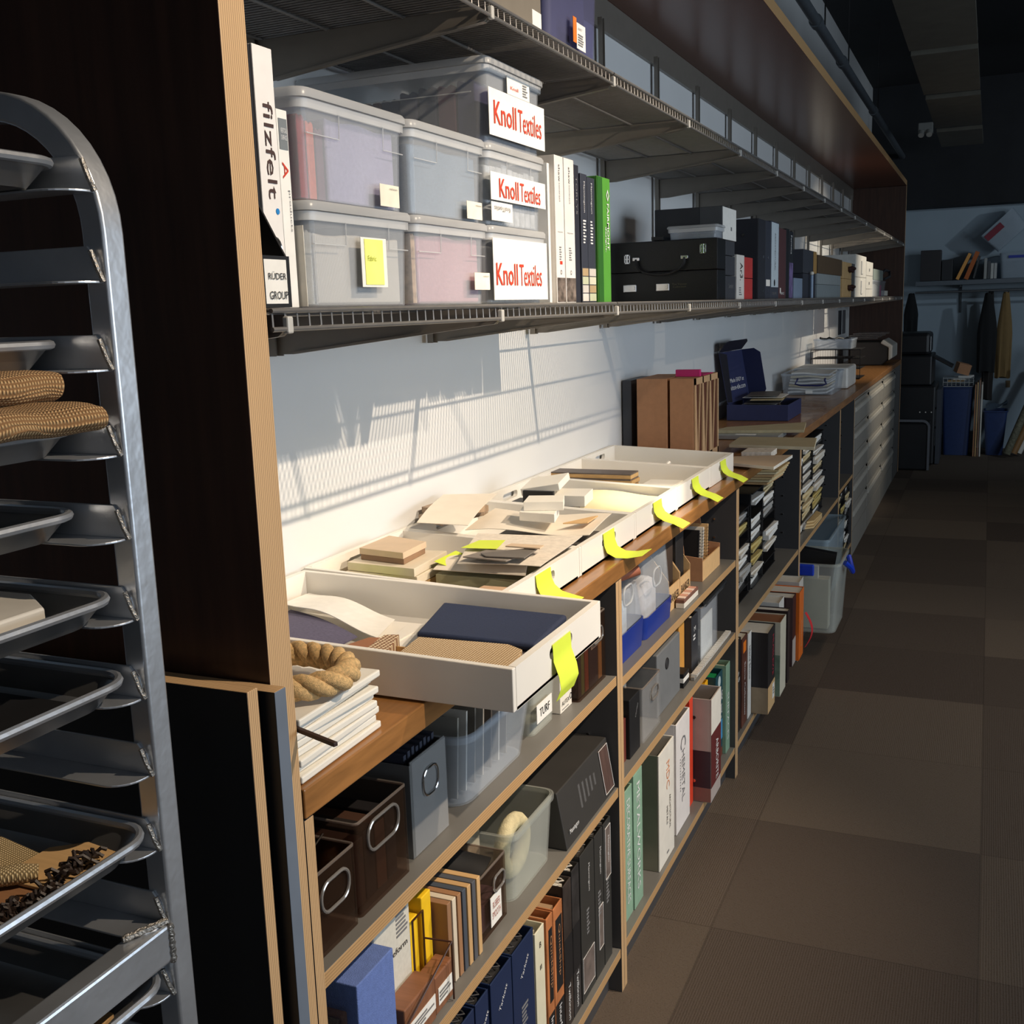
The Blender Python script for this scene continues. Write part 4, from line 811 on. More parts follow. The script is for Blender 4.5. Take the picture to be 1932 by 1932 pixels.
# --- big tray contents
def sheet4(name, label, cat, m, p, nu=8, nv=8, amp=0, t=.0012, fn=None, group=None):
    """thin soft sheet on four corner points, with optional waviness"""
    P = [Vector(q) for q in p]
    def f(u, v):
        q = P[0]*(1-u)*(1-v)+P[1]*u*(1-v)+P[2]*u*v+P[3]*(1-u)*v
        if fn: q.z += fn(u, v)
        return q
    c = sum(P, Vector())/4; o = MB().sheet(f, nu, nv, t).build(name, m, loc=(c.x, c.y, min(q.z for q in P)-t), smooth=True)
    return tag(o, label, cat, group)
navy = M('navy_cloth', (34, 46, 76), .75, 0, .08, 200, .2, 600); tweed = weave('beige_tweed', (150, 120, 84), (232, 212, 178), .0045)
t = thing('navy_cloth', 'neatly folded navy cloth lying in the big front tray', 'cloth', (-.72, 1.525, 1.019))
for k in range(3): MB().prism([(-.847+.001*k, 1.617), (-.612, 1.604), (-.601, 1.439), (-.804, 1.442)], 2, 1.0205+.0134*k, 1.0332+.0134*k).build('folded_leaf', navy, t, bevel=.0055, seg=3, smooth=True)
t = thing('tweed_swatches', 'stack of beige woven tweed swatches in front of the navy cloth', 'swatches', (-.71, 1.39, 1.019))
for k in range(4): MB().prism([(-.806+.004*k, 1.430), (-.644, 1.437), (-.632+.006*k, 1.428-.003*k), (-.606+.005*k, 1.345-.004*k), (-.625, 1.322), (-.780, 1.318)], 2, 1.0205+.0092*k, 1.0294+.0092*k).build('swatch', tweed, t, bevel=.0015)
slab('kraft_card', 'kraft card peeping out between tweed swatches and navy cloth', 'card', cardl, [(-.845, 1.436), (-.69, 1.4385), (-.69, 1.4325), (-.812, 1.431)], 1.036, .0165)
chk = weave('brown_check', (120, 76, 50), (238, 222, 190), .0075)
slab('check_swatch', 'brown and cream checked swatch left of the tweed swatches', 'swatch', chk, [(-.858, 1.365), (-.870, 1.455), (-.847, 1.463), (-.815, 1.365)], 1.046, .024)
slab('brown_swatch', 'plain brown swatch between checked swatch and white paper', 'swatch', solid((150, 100, 70), .8), [(-.922, 1.369), (-.897, 1.452), (-.873, 1.458), (-.861, 1.371)], 1.040, .018)
slab('tweed_swatch', 'dark brown tweed swatch sticking out right of the beige tweed stack', 'swatch', weave('dark_tweed', (40, 36, 44), (110, 98, 104), .004), [(-.632, 1.455), (-.611, 1.452), (-.592, 1.353), (-.600, 1.345)], 1.046, .024)
sheet4('white_paper', 'large curling sheet of white paper at the back of the big tray', 'paper', paper, [(-1.13, 1.63, 1.046), (-.922, 1.580, 1.027), (-.892, 1.468, 1.030), (-1.12, 1.535, 1.052)], 14, 6, fn=lambda u, v: .013*math.sin(math.pi*min(1, u*1.05))**2*(1-u*.35)+.004)
purp = M('purple_grey_cloth', (92, 88, 112), .9, 0, .22, 160, .4, 500, stretch=(1, 4, 1))
sheet4('purple_cloth', 'purple grey woven cloth lying under the white paper', 'cloth', purp, [(-1.115, 1.55, 1.040), (-.925, 1.462, 1.034), (-.928, 1.372, 1.034), (-1.10, 1.33, 1.040)], 10, 6, t=.002, fn=lambda u, v: .006*math.sin(math.pi*u))
slab('white_strip_card', 'narrow white card strip crossing the big tray floor', 'card', white, [(-.886, 1.47), (-.905, 1.60), (-.87, 1.60), (-.872, 1.47)], 1.022, .003)
slab('orange_strip', 'thin orange brown strip by the near wall of the big tray', 'strip', solid((196, 112, 62), .7), [(-.985, 1.2985), (-.985, 1.318), (-.90, 1.322), (-.90, 1.2985)], 1.0215, .003)
# --- near the end panel: white tiles, rope, leather strip
wt = M('white_tile', (232, 228, 218), .4, 0, .03, 20)
zt = 1.0115
for k in range(8):
    rot = [.02, -.01, .03, -.02, .01, -.035, .05, .015][k]; dx = [.004, -.002, .003, 0, -.003, .002, -.004, .006][k]
    o = MB().box(-.10, .10, -.095, .095, 0, .0092).build('white_tile', wt, loc=(-.822+dx, 1.085+.0+dx*.5, zt+.0101*k), world=False, bevel=.002, rot=rot); tag(o, ('white tile at the very bottom of the stack by the end panel' if k == 0 else 'top white tile of the stack, under the rope coil' if k == 7 else '%s white tile from the bottom of the stack by the end panel' % ORD[k]), 'tile', 'white tiles stacked by the end panel')
zt2 = zt+.0101*8
def rope(label, pts, R=.0155):
    P = [Vector(p) for p in pts]; t = thing('rope', label, 'rope', (-.78, 1.09, zt2+.0005)); L_ = 0; n = len(P); mbs = [MB() for _ in range(3)]
    for s_ in range(3):
        path = []; acc = 0
        for i in range(n):
            if i: acc += (P[i]-P[i-1]).length
            tt = (P[min(i+1, n-1)]-P[max(i-1, 0)]).normalized(); w = Vector((0, 0, 1)).cross(tt).normalized(); u = tt.cross(w); a = acc/.070*2*math.pi+s_*2*math.pi/3
            path.append(P[i]+(w*math.cos(a)+u*math.sin(a))*R*.52)
        o = MB().tube(path, R*.60, 12).build('strand', ropem, t, smooth=True)
    return t
ropem = M('jute_rope', (222, 184, 128), .9, 0, .28, 90, .9, 420, stretch=(3, 3, 3))
cx, cy = -.805, 1.085; pts = []
for i in range(73):
    a = -2.6+i*(math.pi*2*1.02)/72; rx, ry = .095, .060; pts.append((cx+rx*math.cos(a), cy+ry*math.sin(a), zt2+.0205+.004*math.sin(a+.6)))
rope('thick twisted jute rope coiled on top of the white tiles', pts)
tag(MB().box(0, .105, -.003, .003, 0, .005).build('leather_strip', solid((52, 34, 28)), loc=(-.745, 1.0, zt2-.012), world=False, bevel=.0008, rot=-.35), 'thin dark brown leather strip poking out past the white tiles', 'strip')
slab('white_offcut', 'small white tile offcut beside the tile stack at the end panel', 'tile', wt, [(-.735, .986), (-.735, .9895), (-.715, .9905), (-.715, .986)], 1.085, .008)
slab('kraft_folder', 'kraft folder standing behind the rope near the end panel', 'folder', cardl, [(-1.02, 1.21), (-1.02, 1.214), (-.90, 1.214), (-.90, 1.21)], 1.132, .12)
solo_box('yellow_box', 'small yellow and white box behind the rope', 'box', solid((246, 220, 30)), -.96, -.905, 1.185, 1.207, 1.0125, 1.112)
# --- tray 1 contents
tan = M('tan_sample_board', (206, 182, 154), .6, 0, .05, 30); tand = M('brown_sample_board', (140, 110, 84), .6, 0, .08, 30); greyl = M('grey_leather', (128, 120, 112), .6, 0, .1, 60, .2, 300)
beige = M('beige_sample_board', (216, 204, 182), .6, 0, .04, 30); ivory = M('ivory_board', (228, 218, 202), .6, 0, .03, 30); fleck = M('flecked_sheet', (214, 204, 190), .8, 0, .1, 90)
slab('sample_board', 'grey sample books flat at the front of the tan tile tray', 'board', greyl, [(-1.08, 1.675), (-1.08, 1.73), (-.86, 1.735), (-.86, 1.675)], 1.045, .022)
slab('sample_tile', 'small tan tile near the slotted front of the tan tile tray', 'tile', M('pinkish_tile', (200, 168, 140), .6), [(-.850, 1.69), (-.842, 1.775), (-.775, 1.775), (-.775, 1.70)], 1.050, .030)
slab('sample_board', 'brown board lying under the beige boards, tan tile tray', 'board', M('ochre_board', (196, 160, 110), .6), [(-1.13, 1.745), (-1.13, 1.90), (-.97, 1.90), (-.97, 1.745)], 1.046, .024)
slab('sample_board', 'wide beige board, lower of the two wide boards in the tan tile tray', 'board', beige, [(-1.125, 1.752), (-1.128, 1.895), (-.975, 1.90), (-.967, 1.748)], 1.064, .0165)
slab('sample_board', 'wide beige board, upper of the two wide boards in the tan tile tray', 'board', beige, [(-1.124, 1.757), (-1.128, 1.882), (-.979, 1.898), (-.969, 1.742)], 1.081, .016)
slab('sample_tile', 'brown square tile under the light tan square tile', 'tile', tand, [(-1.109, 1.783), (-1.111, 1.890), (-1.010, 1.865), (-1.003, 1.765)], 1.092, .0105)
slab('sample_tile', 'light tan square tile on top of the pile in the nearest counter tray', 'tile', tan, [(-1.110, 1.781), (-1.112, 1.902), (-1.008, 1.867), (-1.003, 1.763)], 1.105, .0125)
o = sheet4('sample_sheet', 'thin curved cream sheet under the large flecked sheet', 'sheet', ivory, [(-.960, 1.80, 1.066), (-.955, 1.93, 1.066), (-.80, 1.90, 1.066), (-.765, 1.795, 1.068)], 10, 4, fn=lambda u, v: .012*math.sin(math.pi*u))
slab('sample_sheet', 'grey green board edge under the cream sheet in the nearest counter tray', 'board', M('grey_green_board', (150, 148, 118), .7), [(-.955, 1.80), (-.955, 1.95), (-.77, 1.95), (-.77, 1.80)], 1.058, .02)
sheet4('sample_sheet', 'large flecked paper sheet reaching over the tray divider', 'sheet', fleck, [(-.900, 1.785, 1.086), (-.738, 1.800, 1.084), (-.754, 2.075, 1.092), (-.955, 1.995, 1.098)], 8, 8, fn=lambda u, v: .004*math.sin(3*v+2*u))
slab('leather_swatch', 'grey leather swatch with angled corners on the flecked sheet', 'swatch', greyl, [(-.892, 1.793), (-.870, 1.870), (-.782, 1.859), (-.798, 1.782)], 1.098, .0025)
slab('leather_swatch', 'darker grey leather swatch overlapping the first one', 'swatch', M('dark_grey_leather', (104, 98, 92), .6), [(-.865, 1.815), (-.776, 1.896), (-.769, 1.800), (-.845, 1.795)], 1.1015, .0025)
slab('tan_strip', 'narrow tan strip beside the lime note on the flecked sheet', 'strip', tan, [(-.837, 1.868), (-.835, 1.892), (-.766, 1.892), (-.764, 1.866)], 1.106, .003)
sheet4('sticky_note', 'lime sticky note lying flat on top of the flecked sheet', 'note', lime, [(-.925, 1.853, 1.1000), (-.852, 1.860, 1.1005), (-.862, 1.926, 1.1035), (-.913, 1.912, 1.1035)], 4, 4, t=.0004)
sheet4('sticky_note', 'lime sticky note half hidden at the back near corner of the tan tile tray', 'note', lime, [(-1.12, 1.672, 1.052), (-1.00, 1.672, 1.050), (-1.00, 1.735, 1.052), (-1.12, 1.735, 1.054)], 3, 3, t=.0004)
sheet4('sticky_note', 'lime sticky note tucked beside the wide beige boards', 'note', lime, [(-.965, 1.815, 1.079), (-.935, 1.815, 1.071), (-.925, 1.895, 1.074), (-.960, 1.90, 1.082)], 3, 3, t=.0004)
# --- tray 2 contents
grain = M('grained_wood_tile', (160, 138, 116), .6, 0, .3, 10, stretch=(2, 18, 2))
slab('wood_tile', 'grained wood tile, lower of the pair at the back of the heaped tray', 'tile', grain, [(-1.150, 2.10), (-1.140, 2.26), (-1.03, 2.21), (-1.07, 2.06)], 1.109, .014)
slab('wood_tile', 'grained wood tile, upper of the pair at the back of the heaped tray', 'tile', grain, [(-1.152, 2.12), (-1.142, 2.275), (-1.012, 2.175), (-1.062, 2.085)], 1.124, .014)
for k in range(4):
    z = 1.030+.012*k; slab('sample_sheet', ('lowest dark sheet of the pile in the heaped tray', 'second sheet of the pile in the heaped tray', 'third sheet of the pile in the heaped tray', 'dark sheet just below the cream sheets of the heaped tray')[k], 'sheet', [solid((60, 56, 54)), greyl, ivory, solid((74, 70, 66))][k], [(-1.03+.02*k, 2.05), (-1.04+.02*k, 2.22), (-.765, 2.26-.01*k), (-.762, 2.07+.006*k)], z, .004, 'sheets piled in the heaped tray')
sheet4('sample_sheet', 'wide cream sheet lying over the pile of the heaped tray', 'sheet', ivory, [(-1.016, 2.060, 1.090), (-.752, 2.110, 1.084), (-.765, 2.30, 1.088), (-1.03, 2.25, 1.098)], 10, 6, fn=lambda u, v: .005*math.sin(6*u+2*v))
sheet4('sample_sheet', 'tilted ivory sheet draped over the wood tiles and tray divider', 'sheet', ivory, [(-1.095, 1.990, 1.116), (-.992, 2.025, 1.108), (-1.040, 2.285, 1.134), (-1.135, 2.197, 1.143)], 8, 6, fn=lambda u, v: .004*math.sin(4*v))
blk = M('white_foam_block', (236, 232, 222), .5, 0, .02, 20)
slab('white_block', 'white block lying flat near the front edge of the white block pile', 'block', blk, [(-.915, 2.122), (-.935, 2.19), (-.853, 2.200), (-.831, 2.115)], 1.122, .019)
slab('white_block', 'white block stacked on another at the centre of the heaped tray', 'block', blk, [(-.910, 2.135), (-.930, 2.214), (-.853, 2.235), (-.827, 2.160)], 1.142, .0195)
slab('kraft_card', 'small kraft card on the cream sheets by the white blocks', 'card', cardl, [(-.822, 2.14), (-.787, 2.222), (-.776, 2.24), (-.772, 2.16)], 1.099, .003)
# --- tray 3 contents
slab('black_board', 'black board under the white blocks in the third counter tray', 'board', blackm, [(-1.10, 2.44), (-1.10, 2.56), (-.935, 2.56), (-.91, 2.44)], 1.072, .02)
slab('black_board', 'upright black block between white blocks and ivory sheets', 'board', blackm, [(-1.035, 2.425), (-1.035, 2.436), (-.955, 2.436), (-.955, 2.425)], 1.115, .05)
slab('white_block', 'thick white block lying at the middle of the third counter tray', 'block', blk, [(-.985, 2.455), (-1.0, 2.56), (-.905, 2.575), (-.888, 2.465)], 1.100, .027)
o = MB().box(-.05, .05, -.055, .055, 0, .018).build('white_block', blk, loc=(-1.01, 2.52, 1.108), world=False, bevel=.0015, rot=.1); o.rotation_euler = (.10, -.16, .1); tag(o, 'tilted white block leaning on top of the thick white block', 'block')
sheet4('yellow_sheet', 'big pale yellow sheet spread in the third counter tray', 'sheet', M('pale_yellow_sheet', (246, 234, 190), .6, 0, .03, 20), [(-.985, 2.57, 1.050), (-.775, 2.50, 1.045), (-.79, 2.765, 1.056), (-.985, 2.765, 1.062)], 8, 6, fn=lambda u, v: .004*math.sin(5*u))
slab('ivory_board', 'ivory board beneath the pale yellow sheet', 'board', ivory, [(-.90, 2.43), (-.90, 2.49), (-.77, 2.49), (-.77, 2.43)], 1.034, .01)
# --- tray 4 contents
for k in range(3):
    t = thing('floor_plank', 'flooring plank sample, %s of three stacked in the fourth tray' % ('bottom', 'middle', 'top')[k], 'plank', (-1.03, 2.93, 1.043+.0152*k), 'flooring planks')
    part_box('core', t, M('pine_core', (196, 158, 104), .6, 0, .15, 12, stretch=(3, 20, 20)), -1.15, -.905+.004*(k == 1), 2.89+.003*k, 2.97, 1.043+.0152*k, 1.0540+.0152*k, .0005)
    part_box('wear_layer', t, M('dark_oak_top', (96, 86, 80), .5, 0, .3, 14, stretch=(2, 20, 20)), -1.15, -.905, 2.89+.003*k, 2.97, 1.0542+.0152*k, 1.0578+.0152*k, .0005)
slab('white_card', 'white card under the flooring planks in the fourth tray', 'card', paper, [(-1.14, 2.83), (-1.14, 2.88), (-.93, 2.88), (-.93, 2.83)], 1.044, .006)
solo_box('white_box', 'low white box at the front of the fourth counter tray', 'box', blk, -.866, -.772, 2.85, 2.96, 1.0215, 1.066)
# --- tray 5 contents
solo_box('grey_plate', 'dark grey plate lying in the farthest counter tray', 'plate', solid((90, 88, 88)), -1.05, -.93, 3.30, 3.40, 1.026, 1.031)
t = thing('brush', 'small white brush with ringed handle standing in the farthest tray', 'brush', (-.93, 3.28, 1.02)); MB().tube([(-.95, 3.29, 1.033), (-.925, 3.31, 1.048), (-.912, 3.33, 1.062)], .006, 8).build('handle', white, t, smooth=True); MB().cyl((-.925, 3.31, 1.045), (-.922, 3.313, 1.049), .007, 8).build('ring', ink, t)
slab('dark_card', 'small dark card at the front of the farthest tray', 'card', solid((90, 84, 80)), [(-.86, 3.27), (-.86, 3.32), (-.80, 3.32), (-.80, 3.27)], 1.022, .003)
# sticky notes on tray fronts
def sticky(label, y0, y1, pts, shift, txt=None, x=0):
    n = len(pts)-1
    def f(u, v):
        i = min(int(v*n), n-1); w_ = v*n-i; p = [pts[i][k]*(1-w_)+pts[i+1][k]*w_ for k in (0, 1)]
        return (p[0], y0+(y1-y0)*u+shift*v*v, p[1])
    o = MB().sheet(f, 4, 3*n, .0005).build('sticky_note', lime, loc=(pts[0][0], (y0+y1)/2, pts[-1][1]), smooth=True)
    tag(o, label, 'note', 'lime sticky notes on the tray fronts')
    if txt: text(o, txt, (pts[0][0]-.0002, (y0+y1)/2, pts[0][1]-.022), '+X', (y1-y0)*.7, .016, M('olive_ink', (150, 160, 50), .6))
    return o
cur = [(-.7435, 1.071), (-.742, 1.050), (-.736, 1.036), (-.722, 1.024), (-.700, 1.014), (-.682, 1.000)]
sticky('lime sticky note on the tan tile tray front, second from the end panel', 1.79, 1.865, [(-.7435, 1.071), (-.742, 1.050), (-.738, 1.036), (-.726, 1.022), (-.708, 1.014), (-.690, 1.006)], .035, 'RANDOM\nMIX')
sticky('lime sticky note bent outward on the heaped tray front', 2.175, 2.25, [(-.7435, 1.071), (-.742, 1.045), (-.738, 1.028), (-.722, 1.016), (-.700, 1.013), (-.672, 1.016)], .05)
sticky('brightly lit lime sticky note on the third tray front', 2.56, 2.635, cur, .05)
sticky('lime sticky note on the fourth tray front with the planks', 2.945, 3.02, cur, .05)
sticky('lime sticky note on the farthest white tray front', 3.30, 3.375, cur, .05)
o = sticky('long lime sticky note hanging from the big pulled out tray', 1.425, 1.500, [(-.5685, 1.066), (-.567, 1.040), (-.558, 1.018), (-.554, 1.002), (-.560, .984)], -.012, 'UPHOLSTERED')

# ---------------------------------------------------------------- worktop beyond the trays
o = solo_box('cardboard_organiser', 'brown cardboard magazine box with dark top slot, left of the two', 'organiser', card, -1.100, -.993, 3.60, 3.86, 1.0115, 1.306, 'brown cardboard organisers')
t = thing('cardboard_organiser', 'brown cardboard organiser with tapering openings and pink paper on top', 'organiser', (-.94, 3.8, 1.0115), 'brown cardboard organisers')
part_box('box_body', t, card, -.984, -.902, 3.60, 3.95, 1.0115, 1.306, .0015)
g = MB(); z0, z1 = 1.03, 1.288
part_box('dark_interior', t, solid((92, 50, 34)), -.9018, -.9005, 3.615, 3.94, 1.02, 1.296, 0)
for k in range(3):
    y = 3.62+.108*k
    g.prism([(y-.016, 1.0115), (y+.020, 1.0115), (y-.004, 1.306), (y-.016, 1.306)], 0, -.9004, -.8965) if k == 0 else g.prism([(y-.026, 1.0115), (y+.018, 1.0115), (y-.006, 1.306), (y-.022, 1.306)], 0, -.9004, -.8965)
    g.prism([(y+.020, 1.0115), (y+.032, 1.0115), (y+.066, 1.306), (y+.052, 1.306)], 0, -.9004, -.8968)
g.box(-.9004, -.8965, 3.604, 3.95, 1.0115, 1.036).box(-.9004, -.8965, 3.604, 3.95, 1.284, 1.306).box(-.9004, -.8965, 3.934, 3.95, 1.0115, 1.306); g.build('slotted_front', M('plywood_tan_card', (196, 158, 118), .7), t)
slab('pink_paper', 'bright pink paper lying across the top of the brown organisers', 'paper', solid((216, 40, 120)), [(-.99, 3.70), (-.99, 3.72), (-.905, 3.72), (-.905, 3.70)], 1.330, .0235)
slab('pink_paper', 'second pink paper folded flat on the right brown organiser', 'paper', solid((206, 34, 112)), [(-.975, 3.75), (-.975, 3.90), (-.905, 3.90), (-.905, 3.75)], 1.309, .0025)
solo_box('dark_box', 'tall dark slate box against the wall behind the brown organisers', 'box', solid((60, 64, 72)), -1.158, -1.125, 3.62, 3.85, 1.0115, 1.30)
woods = M('greige_plank', (176, 162, 128), .5, 0, .12, 8, stretch=(2, 16, 2)); woodp = M('pink_beige_plank', (202, 178, 150), .5, 0, .06, 8)
slab('sample_plank', 'pinkish beige plank sample jutting over the worktop edge', 'plank', woodp, [(-.79, 3.58), (-.79, 3.725), (-.604, 3.794), (-.616, 3.50)], 1.030, .0105, sidem=offw)
slab('stone_sample', 'white textured stone sample between the two jutting planks', 'sample', M('rough_white_stone', (216, 206, 192), .8, 0, .2, 70, .8, 100), [(-.782, 3.80), (-.782, 3.92), (-.680, 3.925), (-.680, 3.81)], 1.035, .020)
slab('sample_plank', 'wide greige plank sample jutting furthest over the worktop edge', 'plank', woods, [(-.86, 3.96), (-.870, 4.20), (-.580, 4.20), (-.55, 3.93)], 1.041, .012, sidem=M('pale_edge', (214, 206, 180), .6))
t = thing('laptop_dock', 'closed silver laptop with dark ports facing the camera', 'laptop', (-.87, 4.44, 1.0115)); part_box('body', t, M('silver_shell', (176, 178, 176), .35, .5), -1.03, -.745, 4.34, 4.52, 1.0115, 1.030, .003)
for k in range(4): part_box('port', t, blackm, -.86+.03*k, -.84+.03*k, 4.3390, 4.3402, 1.017, 1.024, 0)
slab('sample_plank', 'greige plank sample resting on the silver laptop', 'plank', woods, [(-1.02, 4.38), (-.99, 4.52), (-.70, 4.74), (-.665, 4.45)], 1.042, .0115)
slab('paper_label', 'small white paper on the laptop edge', 'paper', paper, [(-.92, 4.345), (-.92, 4.375), (-.84, 4.375), (-.84, 4.345)], 1.0312, .001)
# navy mailer box with open lid and brochures
nv = M('navy_mailer_card', (40, 46, 84), .6, 0, .06, 30); nvd = M('dark_navy_card', (26, 28, 44), .6)
t = thing('mailer_box', 'open navy mailer box with tall lid leaning back, filled with brochures', 'box', (-.95, 5.25, 1.0115))
mb = MB().box(-1.11, -.828, 5.06, 5.064, 1.0115, 1.085).box(-1.11, -.828, 5.436, 5.44, 1.0115, 1.085).box(-1.11, -1.106, 5.064, 5.436, 1.0115, 1.085).box(-.832, -.828, 5.064, 5.436, 1.0115, 1.085).box(-1.106, -.832, 5.064, 5.436, 1.0115, 1.0145)
mb.build('box_base', nv, t, bevel=.001)
# lid: plate in a tilted plane, hinged on the back left, with folded side walls
O = Vector((-1.106, 5.07, 1.088)); A = Vector((.03, .36, 0)); B = Vector((-.035, -.07, .285))
def lidp(a, b): return O+A*a+B*b
side = A.cross(B).normalized()
def plate(poly, d, name, m):
    mb = MB(); n = len(poly); mb.add(poly+[p+d for p in poly], [tuple(range(n)), tuple(range(n, 2*n))[::-1]]+[(i, n+i, n+(i+1) % n, (i+1) % n) for i in range(n)]); return mb.build(name, m, t)
plate([lidp(0, 0), lidp(1, 0), lidp(1, .84), lidp(0, .84)], -side*.003, 'lid_panel', nv)
plate([lidp(0, .02), lidp(0, .02)+side*.022, lidp(0, .80)+side*.034, lidp(0, .84)], A.normalized()*.003, 'lid_wall', nvd)
plate([lidp(1, 0), lidp(1, .05)+side*.075, lidp(1, .12)+side*.088, lidp(1, .76)+side*.088, lidp(1, .84)+side*.06, lidp(1, .84)], -A.normalized()*.003, 'lid_wall', nv)
up = side*.045+B.normalized()*.045
plate([lidp(.01, .845), lidp(.99, .845), lidp(.99, .845)+up*.8, lidp(.90, .845)+up, lidp(.10, .845)+up, lidp(.01, .845)+up*.8], B.normalized()*.003, 'lid_flap', nvd)
R_ = A.normalized(); U_ = B.normalized()
text(t, 'Made EASY at', lidp(.55, .36), (R_, U_, side), .22, .020, inkw, off=.001); text(t, 'kiton-tile.com', lidp(.55, .24), (R_, U_, side), .24, .024, inkw, off=.001)
rnd = random.Random(8)
for k in range(12):
    a = .1*(k % 2); zc = 1.022+.0088*k; x = rnd.uniform(-.99, -.95); y = rnd.uniform(5.22, 5.28); sx, sy = rnd.uniform(.07, .095), rnd.uniform(.09, .12)
    m = [paper, greyl, solid((60, 58, 56)), creamp, paper, solid((110, 104, 96))][k % 6]; up = .0
    ca, sa = math.cos(a), math.sin(a); P4 = [(x+ca*u*sx-sa*v*sy, y+sa*u*sx+ca*v*sy, zc) for u, v in ((-1, -1), (1, -1), (1, 1), (-1, 1))]
    sheet4('brochure', '%s brochure from the bottom of the heap in the navy mailer box' % ORD[k], 'brochure', m, P4, 6, 3, t=.0018, fn=lambda u, v, k=k: .0035*math.sin(2.5*u)*v, group='brochures in the navy mailer box')
# clear tub with blue handle
tb = bin_('storage_tub', 'clear tub with dark blue carry handle, full of paper, on the worktop', -1.11, -.80, 6.48, 6.95, 1.0115, 1.135, clearp, taper=.014, r=.02, wall=.003)
hb = MB().tube([(-1.01, 6.486, 1.105), (-1.01, 6.466, 1.098), (-1.02, 6.462, 1.077), (-.99, 6.458, 1.070), (-.90, 6.456, 1.068), (-.865, 6.458, 1.070), (-.845, 6.462, 1.078), (-.855, 6.466, 1.098), (-.855, 6.486, 1.106)], .0055, 8); hb.build('handle', solid((30, 36, 92)), tb, smooth=True)
part_box('barcode_label', tb, paper, -.965, -.925, 6.488, 6.490, 1.020, 1.038, 0)
solo_box('storage_tub', 'plain white tub standing right behind the clear blue handled tub', 'tub', M('milky_plastic', (226, 224, 218), .4), -1.11, -.782, 6.96, 7.40, 1.0115, 1.140, None, .012)
for k in range(7):
    y = 6.50+.06*k; sheet4('paper_stack', '%s paper bundle from the bottom in the clear blue handled tub' % ORD[k], 'paper', [paper, offw, creamp][k % 3], [(-1.07, 6.51+.02*k, 1.03+.017*k), (-.85, 6.51+.02*k, 1.03+.016*k), (-.84, 6.78+.02*k, 1.035+.017*k), (-1.06, 6.78+.02*k, 1.03+.018*k)], 6, 4, t=.009, fn=lambda u, v, k=k: .004*math.sin(6*u+k), group='papers in the blue handled tub')
t = thing('mesh_organiser', 'black wire mesh desk organiser behind the white tub', 'organiser', (-.98, 7.9, 1.0115)); mb = MB()
for z in (1.015, 1.08, 1.15, 1.21): mb.box(-1.13, -.80, 7.80, 7.803, z, z+.005).box(-1.13, -.80, 7.80, 8.15, z, z+.002)
for x in [-1.13+.0165*i for i in range(21)]: mb.box(x, x+.001, 7.801, 7.802, 1.015, 1.21)
for x in (-1.13, -.965, -.803): mb.box(x, x+.004, 7.80, 7.804, 1.0115, 1.215)
mb.build('wire_frame', blackm, t)
bin_('small_bin', 'clear shallow bin of cable on top of the black mesh organiser', -1.12, -.85, 7.82, 8.12, 1.2155, 1.285, clearp, taper=.01)
mb = MB().tube([(-1.08+.02*i, 7.9+.03*math.sin(i), 1.285+.006*math.cos(2*i)) for i in range(11)], .008, 8); tag(mb.build('black_cable', blackm, loc=(-1, 7.9, 1.28), smooth=True), 'black cable lying on the clear shallow bin by the wall', 'cable')
t = thing('label_printer', 'dark printer with pale rounded end near the far end of the worktop', 'printer', (-.9, 9.6, 1.0115)); MB().prism([(-1.04, 1.0115), (-.80, 1.0115), (-.745, 1.06), (-.745, 1.16), (-.80, 1.20), (-1.05, 1.20)], 1, 9.42, 9.9).build('body', solid((34, 32, 32)), t, bevel=.008)
MB().prism([(-.81, 1.19), (-.745, 1.155), (-.745, 1.05), (-.715, 1.07), (-.715, 1.17), (-.79, 1.22)], 1, 9.40, 9.92).build('pale_end', solid((190, 186, 178)), t, bevel=.008)
for k in range(4): slab('clear_sheet', '%s clear acrylic sheet from the bottom, stacked loosely over the printer' % ORD[k], 'sheet', acryl, [(-1.12+.03*k, 9.45), (-1.10+.03*k, 9.8), (-.86+.03*k, 9.8), (-.84+.03*k, 9.5)], 1.228+.014*k, .006, 'clear sheets on the printer')
for k, x in enumerate((-1.15, -1.14)):
    solo_box('wall_strip', ('left dark strip propped upright on the wall near the far panel', 'right speckled strip propped upright on the wall near the far panel')[k], 'strip', solid((92, 92, 96) if k else (40, 44, 52)), WX+.002, WX+.008, 9.55+.28*k, 9.72+.28*k, 1.26, 1.46)
# ---------------------------------------------------------------- bay 1, upper shelf
def obin(name, label, x0, x1, y0, y1, z0, z1, m, handle=None, cat='bin', wall=.003, r=.006, hx=None, group=None):
    """straight sided acrylic bin with thick polished edge and an oval grip on the front"""
    t = thing(name, label, cat, bbase(x0, x1, y0, y1, z0), group)
    MB().rings([rr(x0, x1, y0, y1, z0, r), rr(x0, x1, y0, y1, z1, r), rr(x0+wall, x1-wall, y0+wall, y1-wall, z1, r*.6), rr(x0+wall, x1-wall, y0+wall, y1-wall, z0+wall, r*.6)]).build('body', m, t, smooth=True)
    edge = MB().tube(rr(x0+wall/2, x1-wall/2, y0+wall/2, y1-wall/2, z1, r), .0022, 6, closed=True); edge.build('polished_edge', clear('acrylic_edge', (150, 140, 132), .35, .1), t, smooth=True)
    if handle:
        ya, yb, za, zb = handle; rad = min((zb-za), (yb-ya))*.45; q = rr(ya, yb, za, zb, 0, rad, 5)
        MB().tube([(x1+.002, p[0], p[1]) for p in q], .0024, 7, closed=True).build('grip_ring', M('polished_grip', (170, 165, 160), .15, .6), t, smooth=True)
    return t
S1 = .7625
def mesh_wires(t, m, x0, x1, y0, y1, z0, z1, dy=.012, dz=.012, r=.0009): pass
